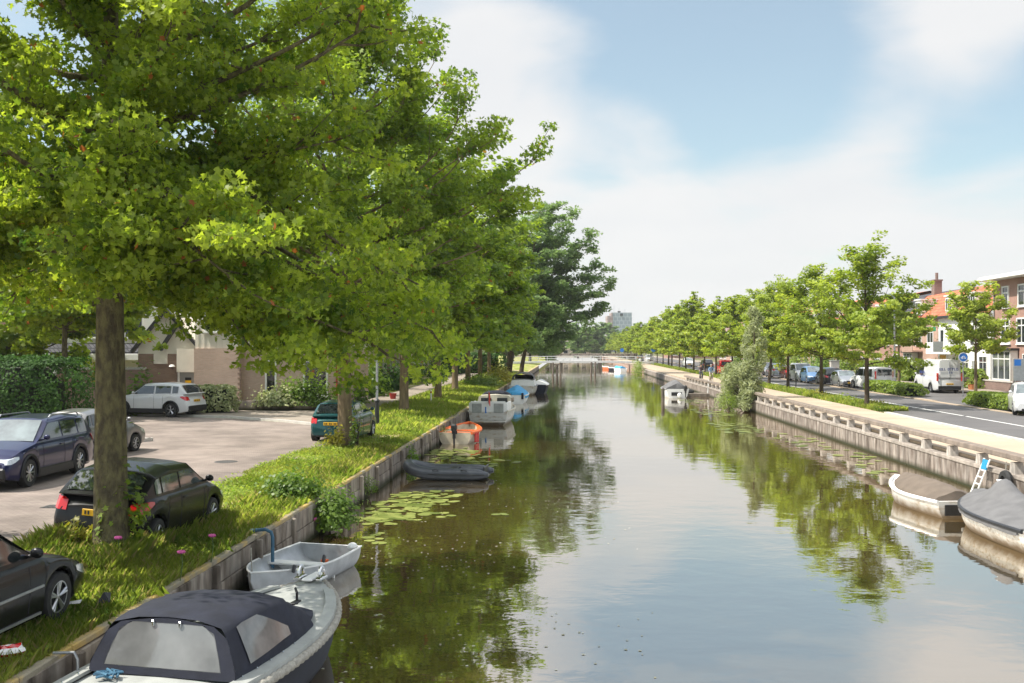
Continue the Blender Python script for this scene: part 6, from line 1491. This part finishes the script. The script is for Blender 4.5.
# 3: grey inflatable lying across
c = at(447, 478, 0); s = thing('inflatable_dinghy', 'dark grey inflatable dinghy lying crosswise before the lily pads', 'boat', (c.x, c.y + .05, 0), R(86))
path = []
for f in np.linspace(0, 1, 41):
    u = f * 2 - 1
    if abs(u) < .38: a = u / .38 * math.pi / 2; x, y = .60 * math.sin(a) * 1.0, .55 + .78 * math.cos(a)
    else: x, y = math.copysign(.60, u), .55 - (abs(u) - .38) / .62 * 2.05
    path.append((x, y, .20 + .20 * max(0, (y - .3) / 1.0) ** 2))
g = MB(); rr_ = [.20 if .06 < i / 40 < .94 else .20 * (.35 + .65 * min(i, 40 - i) / 2.4) for i in range(41)]; g.tube(path, rr_, 12); tb_ = g.build('tube', M['pvc_grey'], s, smooth=60)
g = MB()
for sd in (-1, 1): g.tube([(sd * .805, y, .21 + .2 * max(0, (y - .3)) ** 2) for y in np.linspace(-1.4, .5, 8)], .022, 6)
g.build('rub_strip', M['black_trim'], tb_)
g = MB(); g.box((0, -.4, .10), (1.0, 2.0, .05)); g.build('floor', M['dark_paint'], s); g = MB(); g.box((0, -.25, .34), (1.05, .26, .04), bev=.01); g.build('thwart', M['dark_paint'], s); g = MB(); g.box((0, -1.32, .26), (.95, .05, .36), bev=.02); g.build('transom', M['dark_paint'], s)
for x in (.62, -.62):
    for y in (.25, -.7): g = MB(); g.tube([(x * 1.27, y - .1, .34), (x * 1.32, y, .37), (x * 1.27, y + .1, .34)], .02, 6); g.build('grip', M['black_trim'], s)

# 4: orange rowboat
c = at(459, 444, 0); s = thing('rowboat', 'orange rimmed old rowboat with a small outboard motor at its stern', 'boat', (c.x - .05, c.y + 2.0, 0), R(-4))
hf = hullf(4.1, 1.72, .86, 2.2, -.25, .50, .70); hull(s, hf, 'cream_hull', 'cream_hull', .07, 'orange_paint', inner_s=.80); L_, hb, sheer, kz = hf
for y, m_ in ((-1.75, 'orange_paint'), (-.5, 'orange_paint'), (.8, 'orange_paint')):
    t = y / L_ + .5; g = MB(); g.box((0, y, .40 if y > -1 else .47), (2 * hb(t) * .90, .30 if y > -1 else .45, .05), bev=.01); g.build('thwart', M[m_], s)
outboard(s, -L_ / 2 - .02, .52)
g = MB(); g.tube([(.88, -1.5, .05), (.88, -1.5, .5)], .07, 8); g.tube([(.9, -1.1, .02), (.9, -1.1, .48)], .07, 8); g.build('fender', M['red_lamp'], s)

# 5: white cabin cruiser
M['cabin_cream'] = pm('cabin_cream', (.60, .55, .44), .5, .08, 4)
c = at(491, 425.5, 0); s = thing('cabin_cruiser', 'small white cabin cruiser with a red flag and folded navy hood', 'boat', (c.x, c.y + 3.4, 0), R(-3))
hf = hullf(6.8, 2.35, .93, 2.3, -.4, .80, 1.05); hull(s, hf, 'hull_white', None, .05, 'cabin_cream'); deck(s, hf, .0, 1, 'deck_grey', -.02, .02); L_, hb, sheer, kz = hf
g = MB(); g.box((0, -3.36, 1.06), (2.0, .12, .6), bev=.03); 
for sd in (-1, 1): g.box((sd * 1.02, -2.3, 1.02), (.14, 2.2, .5), bev=.03)
g.build('cockpit_side', M['white'], s)
for sd in (-1, 1): g = MB(); g.box((sd * .62, -3.44, .98), (.55, .05, .52), bev=.02); g.build('stern_seat', M['deck_grey'], s)
g = MB(); g.box((0, -3.55, .22), (2.1, .5, .08), bev=.02); g.build('swim_platform', M['hull_white'], s)
cb = MB(); cb.loft([[(x, -1.2, .8), (x * .97, -1.15, 1.25), (x * .9, -1.1, 1.62), (x * .4, -1.1, 1.68)] for x in (1.02,)] * 1 + []) if False else None
g = MB(); secs = []
for y, zt, w_ in ((-.5, 1.55, 1.02), (.3, 1.58, 1.02), (1.2, 1.52, .92), (1.7, 1.25, .78), (2.3, 1.12, .6)):
    q_ = [(w_, .78), (w_ * .98, .78 + (zt - .78) * .5), (w_ * .9, zt - .06), (w_ * .8, zt), (0, zt + .05)]; secs.append([(x, y, z) for x, z in q_] + [(-x, y, z) for x, z in q_[::-1][1:]])
g.loft(secs, capa=True, capb=True); cab = g.build('cabin', M['cabin_cream'], s, smooth=35)
for x in (-.48, .48): g = MB(); g.box((x, -.525, 1.25), (.62, .03, .34), bev=.04); g.build('window', M['pane'], cab)
for sd in (-1, 1):
    for y in (0, .8): g = MB(); g.box((sd * .965, y, 1.26), (.05, .7, .28), bev=.02, ry=sd * -.12); g.build('window', M['pane'], cab)
g = MB(); g.loft([[(.86 * math.cos(a), y, 1.5 + h_ * math.sin(a)) for a in np.linspace(0, math.pi, 11)] for y, h_ in ((.1, .2), (.3, .34), (.9, .32), (1.2, .12))], capa=True, capb=True); g.build('folded_hood', M['navy_canvas'], s, smooth=40)
g = MB(); g.tube([(.02, -3.4, 1.2), (.10, -3.85, 2.0)], .02, 6); fp = g.build('flag_pole', M['steel'], s)
g = MB(); g.loft([[(.10 + .02 * i, -3.82 + .05 * i + .03 * math.sin(v * 5), 1.95 - .085 * i - v * (.62)) for v in np.linspace(0, 1, 8)] for i in range(4)]); g.loft([[(.115 + .02 * i, -3.81 + .05 * i + .03 * math.sin(v * 5), 1.95 - .085 * i - v * .62) for v in np.linspace(0, 1, 8)] for i in range(4)]); g.build('flag', M['red_lamp'], fp, smooth=True)
g = MB(); g.tube([(-.12, -3.40, .7), (-.12, -3.40, 1.05)], .05, 6); g.build('fender', M['blue_sign'], s)

# 6: boat under a blue tarp
c = at(514.5, 404, 0); s = thing('covered_boat', 'motorboat under a bright blue tarpaulin', 'boat', (c.x, c.y + 2.7, 0), R(-2))
hf = hullf(5.4, 2.0, .9, 2.3, -.3, .66, .9); hull(s, hf, 'white', None, .05, 'white'); deck(s, hf, 0, 1, 'deck_grey', -.02); L_, hb, sheer, kz = hf
def cover(par, hf, t0, t1, ridge, mat, name='cover', jag=.02, hang=.1, seed=1, out=.02, peak=None):
    L_, hb, sheer, kz = hf; rj = np.random.default_rng(seed); secs = []
    for t in np.linspace(t0, t1, 16):
        b = hb(t) + out; y = (t - .5) * L_; z = sheer(t); hh = ridge(t)
        q_ = []
        for u in (-1, -1, -.82, -.6, -.35, -.12, 0, .12, .35, .6, .82, 1, 1):
            k_ = len(q_); zz_ = z + hh * (1 - abs(u) ** 1.35) + rj.uniform(-jag, jag) * (1 if 1 < k_ < 11 else 0)
            if peak: zz_ += peak[2] * math.exp(-((t - peak[0]) / .09) ** 2 - (u / .28) ** 2) 
            if k_ in (0, 12): zz_ = z - hang - rj.uniform(0, .03)
            q_.append((u * b, y, zz_ + (.012 if 0 < k_ < 12 else 0)))
        secs.append(q_)
    # drape the two ends
    e0 = [(p[0] * 1.0, p[1] - .015, hf[2](t0) - hang) if abs(p[0]) > 0 else (0, p[1] - .015, hf[2](t0) - hang) for p in secs[0]]
    g = MB(); g.loft([e0] + secs, capb=True); return g.build(name, M[mat], par, smooth=60)
cover(s, hf, .02, .9, lambda t: .62 * math.sin(math.pi * min(1, max(0, t / .95))) ** .5 + .05, 'tarp_blue', jag=.05, hang=.22)
g = MB(); g.box((.72, -2.75, .62), (.18, .1, .5), bev=.03); g.build('fender', M['navy_canvas'], s)
# 7 and 8: last boats of the row
c = at(524, 395.5, 0); s = thing('motor_cruiser', 'white motor cruiser with a grey arched roof, farthest of the left row', 'boat', (c.x - .1, c.y + 3.4, 0), R(-2))
hf = hullf(6.6, 2.5, .92, 2.3, -.4, .85, 1.15); hull(s, hf, 'hull_white', None, .05, 'grey_paint'); deck(s, hf, 0, 1, 'white', -.02); L_, hb, sheer, kz = hf
g = MB(); secs = []
for y, zt, w_ in ((-2.2, 1.35, 1.1), (-.6, 1.42, 1.12), (.7, 1.40, 1.05), (1.7, 1.2, .8)):
    q_ = [(w_, .85), (w_ * .96, zt - .08), (w_ * .85, zt), (0, zt + .06)]; secs.append([(x, y, z) for x, z in q_] + [(-x, y, z) for x, z in q_[::-1][1:]])
g.loft(secs, capa=True, capb=True); g.build('cabin', M['white'], s, smooth=35)
g = MB(); g.loft([[(1.02 * math.cos(a), y, 1.42 + h_ * math.sin(a) ** .7) for a in np.linspace(0, math.pi, 13)] for y, h_ in ((-1.9, .58), (-1.2, .66), (-.3, .66), (.2, .52))]); g.build('roof', M['grey_canvas'], s, smooth=40)
g = MB()
for sd in (-1, 1):
    for y in (-1.85, -.8, .2): g.tube([(sd * 1.03, y, 1.36), (sd * 1.0, y, 1.62)], .025, 6)
g.build('roof_frame', M['chrome'], s)
g = MB(); g.loft([[(u * .95, .25 + .25 * (1 - abs(u)) , 1.42) for u in np.linspace(-1, 1, 9)], [(u * .88, .05 + .2 * (1 - abs(u)), 1.80) for u in np.linspace(-1, 1, 9)]]); g.build('windscreen', M['pane'], s, smooth=True)
c = at(534, 394, 0); s = thing('dark_hulled_boat', 'dark hulled boat with white top lying outside the motor cruiser', 'boat', (c.x + .5, c.y + 2.6, 0), R(-2))
hf = hullf(5.2, 1.7, .85, 2.3, -.3, .85, 1.1); hull(s, hf, 'hull_dark', None, .05, 'white'); deck(s, hf, 0, 1, 'white', -.02); cover(s, hf, .1, .75, lambda t: .35, 'white', hang=.03)

# right: three boats by the high wall
a = atD(890, 28.4, 0); bow_ = Vector((9.5, 28.9, 0)); st_ = Vector((9.42, 24.7, 0))
s = thing('covered_boat', 'white boat with a taupe brown cover and open dark stern', 'boat', Vector((9.9, 28.9, 0)), R(7))
hf = hullf(4.0, 1.6, .86, 2.4, -.28, .42, .62); hull(s, hf, 'hull_white', None, .045, 'white'); deck(s, hf, 0, 1, 'white', -.03, .0, .02); L_, hb, sheer, kz = hf
cover(s, hf, .08, .86, lambda t: .16 + .20 * math.sin(math.pi * min(1, t * 1.05)), 'taupe_canvas', jag=.018, hang=.05, out=-.10)
g = MB(); g.box((0, -2.005, .22), (1.05, .03, .28), bev=.03); g.build('stern_opening', M['black_trim'], s); g = MB(); g.box((.1, -2.03, .28), (.4, .05, .12), bev=.02); g.build('motor_bracket', M['grey_paint'], s)
s = thing('covered_boat', 'rusty white boat under a grey peaked cover by the frame edge', 'boat', Vector((10.45, 24.6, 0)), R(1))
hf = hullf(4.9, 2.1, .9, 2.6, -.3, .50, .64); hull(s, hf, 'hull_rusty', None, .05, 'dark_paint'); deck(s, hf, 0, 1, 'white', -.03); L_, hb, sheer, kz = hf
cover(s, hf, .04, .985, lambda t: .10 + .30 * math.sin(math.pi * min(1, t * 1.02)) ** .8, 'grey_canvas', jag=.03, hang=.12, out=.04, seed=4, peak=(.62, 0, .36))
g = MB(); g.box((.02, .66, 1.155), (.26, .30, .012), rx=.32); g.build('patch', M['white'], s)
outboard(s, -2.5, .6)
lad = thing('aluminium_ladder', 'pale aluminium ladder with a blue top step leaning on the high wall', 'ladder', atD(1008, 26.0, 0))
lad.location = Vector((12.45, 31.7, -.05)); g = MB()
for sd in (-.2, .2): g.tube([(-.25, sd, .0), (.02, sd - .38, 1.12)], .028, 6)
g.build('rail', M['white'], lad); g = MB()
for k in range(5): f = .12 + k * .19; g.tube([(-.25 + .27 * f, -.2 - .38 * f, 1.12 * f), (-.25 + .27 * f, .2 - .38 * f, 1.12 * f)], .022, 6)
g.build('rung', M['white'], lad); g = MB(); g.box((-.03, -.33, .95), (.04, .38, .30), ry=.24); g.build('step', M['blue_board'], lad)
wh = thing('tyre_fender', 'black tyre hanging on the high wall beside the ladder', 'tyre', Vector((12.42, 29.9, .55))); g = MB(); g.lathe([(.20, -.09), (.33, -.08), (.36, 0), (.33, .08), (.20, .09), (.2, -.09)], (0, 0, 0), 'x', 20); g.build('tyre', M['rubber'], wh, smooth=40); g = MB(); g.tube([(0, 0, .33), (.02, 0, .6)], .015, 5); g.build('rope', M['rope'], wh)
c = at(676, 398, 0); s = thing('covered_boat', 'motorboat with a grey folded hood moored far along the high wall', 'boat', (c.x, c.y + 2.6, 0), R(3))
hf = hullf(5.4, 2.1, .9, 2.3, -.3, .75, .95); hull(s, hf, 'white', None, .05, 'grey_paint'); deck(s, hf, 0, 1, 'deck_grey', -.02); cover(s, hf, .05, .62, lambda t: .75 * math.sin(math.pi * min(1, t / .66)) ** .4 + .02, 'grey_canvas', jag=.03, hang=.1); outboard(s, -2.75, .7, x=.65)
g = MB(); g.box((-.1, -2.74, .35), (.9, .06, .3)); g.build('stern_opening', M['black_trim'], s)
g = MB(); g.ball((.15, -2.8, .25), (.2, .12, .22), 8, 6); g.build('fender', M['orange_paint'] if False else M['white'], s)
p = at(663, 402, 0); o = thing('mooring_pile', 'dark mooring pile at the stern of the far grey hooded boat', 'mooring post', p); g = MB(); g.tube([(0, 0, -.6), (0, 0, 1.05), (0, 0, 1.12)], [.14, .14, .08], 9); g.build('pile', M['wood'], o)
p = at(697, 396, 0); o = thing('floating_dock', 'small dark floating dock with a ladder below the two cyclists', 'dock', (p.x, p.y, 0)); g = MB(); g.box((0, 0, .12), (2.2, 2.0, .28), bev=.03); g.build('deck', M['wood'], o); g = MB()
for sd in (-.25, .25): g.tube([(.95, sd, .1), (1.05, sd, 1.5)], .03, 6)
for k in range(4): g.tube([(1.0, -.25, .4 + k * .3), (1.0, .25, .4 + k * .3)], .025, 6)
g.build('ladder', M['white'], o); g = MB(); g.ball((-.7, .2, .4), (.5, .4, .22), 8, 6); g.build('bundle', M['rubber'], o)
for px, py, D, mat, lab in ((607, 364, 205, 'orange_paint', 'distant orange hulled boat by the bridge'), (613, 366, 196, 'hull_dark', 'distant dark boat by the bridge end'), (619, 367.5, 188, 'tarp_blue', 'distant boat under a blue cover near the bridge')):
    p = atD(px, D, 0); s = thing('moored_boat', lab, 'boat', p, R(25)); hf = hullf(3.6, 1.5, .9, 2.3, -.3, .55, .75); hull(s, hf, mat if mat != 'tarp_blue' else 'white', None, .06, 'white'); deck(s, hf, 0, 1, 'white', -.02); cover(s, hf, .1, .8, lambda t: .4, mat if mat == 'tarp_blue' else 'taupe_canvas', hang=.1)

# ------------------------------------------------------------------ people
M['skin'] = pm('skin', (.52, .30, .21), .6, .06, 8); M['hair_brown'] = pm('brown_hair', (.06, .035, .02), .7, .2, 20); M['hair_grey'] = pm('grey_hair', (.3, .28, .26), .7, .2, 20)
def cloth(name, c): M[name] = pm(name, c, .85, .08, 6); return name
for n_, c_ in (('blue_shirt', (.16, .28, .45)), ('white_shirt', (.72, .72, .72)), ('dark_top', (.10, .07, .085)), ('dark_trousers', (.04, .045, .07)), ('beige_trousers', (.42, .36, .28))): cloth(n_, c_)
def person(label, loc, rz, pose, top, legs, hair, group=None):
    J = {'pel': (0, 0, .95)}
    root = thing('person', label, 'person', loc, rz, group)
    if pose == 'ride':
        pts = dict(pel=(0, -.12, .98), sp=(0, -.04, 1.22), ch=(0, .05, 1.42), nk=(0, .09, 1.55), hd=(0, .12, 1.66), ht=(0, .12, 1.78), hl=(-.10, -.08, .93), kl=(-.12, .28, .80), al=(-.12, .16, .36), tl=(-.12, .30, .32), hr=(.10, -.08, .93), kr=(.12, .20, .58), ar=(.12, .02, .17), tr=(.12, .16, .14),
                   sl=(-.19, .04, 1.44), el=(-.27, .22, 1.22), wl=(-.24, .42, 1.12), fl=(-.23, .50, 1.10), sr=(.19, .04, 1.44), er=(.27, .22, 1.22), wr=(.24, .42, 1.12), fr=(.23, .50, 1.10))
    else:
        pts = dict(pel=(0, 0, .95), sp=(0, 0, 1.18), ch=(0, 0, 1.38), nk=(0, .01, 1.52), hd=(0, .03, 1.63), ht=(0, .03, 1.75), hl=(-.09, 0, .90), kl=(-.10, .12, .50), al=(-.10, .02, .09), tl=(-.10, .17, .03), hr=(.09, 0, .90), kr=(.10, .0, .48), ar=(.10, -.20, .11), tr=(.10, -.08, .03),
                   sl=(-.19, 0, 1.42), el=(-.24, -.08, 1.14), wl=(-.23, .06, .90), fl=(-.23, .09, .80), sr=(.19, 0, 1.42), er=(.24, .06, 1.14), wr=(.23, .18, .93), fr=(.23, .22, .84))
    rad = dict(pel=(.15, .11), sp=(.135, .10), ch=(.15, .11), nk=(.055, .055), hd=(.085, .10), ht=(.06, .07), hl=(.085, .085), kl=(.058, .058), al=(.042, .042), tl=(.035, .03), hr=(.085, .085), kr=(.058, .058), ar=(.042, .042), tr=(.035, .03), sl=(.06, .06), el=(.042, .042), wl=(.03, .03), fl=(.032, .022), sr=(.06, .06), er=(.042, .042), wr=(.03, .03), fr=(.032, .022))
    E = [('pel', 'sp'), ('sp', 'ch'), ('ch', 'nk'), ('nk', 'hd'), ('hd', 'ht'), ('pel', 'hl'), ('hl', 'kl'), ('kl', 'al'), ('al', 'tl'), ('pel', 'hr'), ('hr', 'kr'), ('kr', 'ar'), ('ar', 'tr'), ('ch', 'sl'), ('sl', 'el'), ('el', 'wl'), ('wl', 'fl'), ('ch', 'sr'), ('sr', 'er'), ('er', 'wr'), ('wr', 'fr')]
    ks = list(pts); me = bpy.data.meshes.new('body'); me.from_pydata([pts[k] for k in ks], [(ks.index(a), ks.index(b)) for a, b in E], [])
    o = bpy.data.objects.new('body', me); COL.objects.link(o)
    sk = o.modifiers.new('skin', 'SKIN'); sk.use_smooth_shade = True
    if not me.skin_vertices: me.attributes.new
    o.modifiers.new('sub', 'SUBSURF').levels = 1
    dgr = bpy.context.evaluated_depsgraph_get()
    sv = me.skin_vertices[0].data if me.skin_vertices else None
    if sv:
        for i, k in enumerate(ks): sv[i].radius = rad[k]; sv[i].use_root = (k == 'pel')
    o.update_tag(); bpy.context.view_layer.update(); dgr = bpy.context.evaluated_depsgraph_get()
    m2 = bpy.data.meshes.new_from_object(o.evaluated_get(dgr)); bpy.data.objects.remove(o)
    for k in ('skin', top, legs): m2.materials.append(M[k])
    for p_ in m2.polygons:
        c_ = p_.center; z = c_.z
        arm = abs(c_.x) > .20 and z > .78 and (pose != 'ride' or c_.y > .18)
        p_.material_index = 0 if z > 1.53 or (arm and (z < 1.16)) else (1 if z > 1.0 or arm or (pose == 'ride' and z > .99) else (0 if z < .12 and pose != 'ride' else 2)); p_.use_smooth = True
    b_ = bpy.data.objects.new('body', m2); COL.objects.link(b_); b_.parent = root
    hx = pts['hd']; g = MB(); g.ball((hx[0], hx[1] - .02, hx[2] + .06), (.098, .112, .10), 12, 8); g.build('hair', M[hair], root, smooth=True)
    return root
def bicycle(label, loc, rz, group=None):
    o = thing('bicycle', label, 'bicycle', loc, rz, group); r_ = .34
    for y in (-.52, .55):
        g = MB(); g.tube([(0, y + r_ * math.cos(a), r_ + r_ * math.sin(a)) for a in np.linspace(0, 2 * math.pi, 25)[:-1]], .02, 6, closed=True); w_ = g.build('wheel', M['rubber'], o)
        g = MB()
        for k in range(8): a = k * math.pi / 4; g.tube([(0, y, r_), (0, y + r_ * .95 * math.cos(a), r_ + r_ * .95 * math.sin(a))], .003, 3)
        g.build('spokes', M['steel'], w_)
    g = MB()
    for a, b_ in (((0, -.52, .34), (0, -.05, .30)), ((0, -.05, .30), (0, -.2, .82)), ((0, -.2, .78), (0, .38, .84)), ((0, -.05, .30), (0, .40, .72)), ((0, .36, .95), (0, .55, .34)), ((0, -.52, .34), (0, -.2, .75))): g.tube([a, b_], .017, 6)
    g.build('frame', M['dark_paint'], o)
    g = MB(); g.tube([(0, .36, .95), (0, .36, 1.06), (.0, .38, 1.07)], .014, 6); g.tube([(-.26, .44, 1.08), (0, .38, 1.07), (.26, .44, 1.08)], .014, 6); g.build('handlebar', M['steel'], o)
    g = MB(); g.ball((0, -.22, .88), (.08, .14, .035), 8, 5); g.build('saddle', M['black_trim'], o)
    g = MB(); g.tube([(-.11, -.05 - .14, .17 - .02), (.0, -.05, .30)], .012, 5); g.tube([(0, -.05, .30), (.11, .09, .44)], .012, 5); g.build('crank', M['steel'], o)
    return o
for px, D, top_, leg_, hr_, l1, l2 in ((701, 104, 'dark_top', 'dark_trousers', 'hair_brown', 'cyclist in a dark top riding along the canal path', 'bicycle under the cyclist in the dark top'), (711, 102, 'blue_shirt', 'beige_trousers', 'hair_grey', 'cyclist in a blue shirt riding along the canal path', 'bicycle under the cyclist in the blue shirt')):
    p = atD(px, D, .935); bicycle(l2, p, math.pi + R(4), 'bicycles on the canal path'); person(l1, p, math.pi + R(4), 'ride', top_, leg_, hr_, 'cyclists on the canal path')
p = atD(890.5, 92, .95); bicycle('bicycle under the cyclist in the white shirt', p, R(12)); person('cyclist in a white shirt riding past the lamp post', p, R(12), 'ride', 'white_shirt', 'dark_trousers', 'hair_grey')
p = atD(640, 178, .935); person('pedestrian in a white shirt far along the canal path', p, 0, 'walk', 'white_shirt', 'dark_trousers', 'hair_brown')

# ------------------------------------------------------------------ the air
hm = bpy.data.materials.new('haze'); hm.use_nodes = True; hn = hm.node_tree.nodes; hn.clear()
ho = hn.new('ShaderNodeOutputMaterial'); hv = hn.new('ShaderNodeVolumePrincipled'); hv.inputs['Density'].default_value = .0002; hv.inputs['Color'].default_value = (.93, .95, .97, 1); hv.inputs['Anisotropy'].default_value = .2
hm.node_tree.links.new(hv.outputs[0], ho.inputs['Volume'])
g = MB(); g.box((0, 2980, 23.25), (12100, 6300, 50.5))
tag(g.build('haze', hm), 'thin pale summer haze in the air', 'haze', kind='stuff')
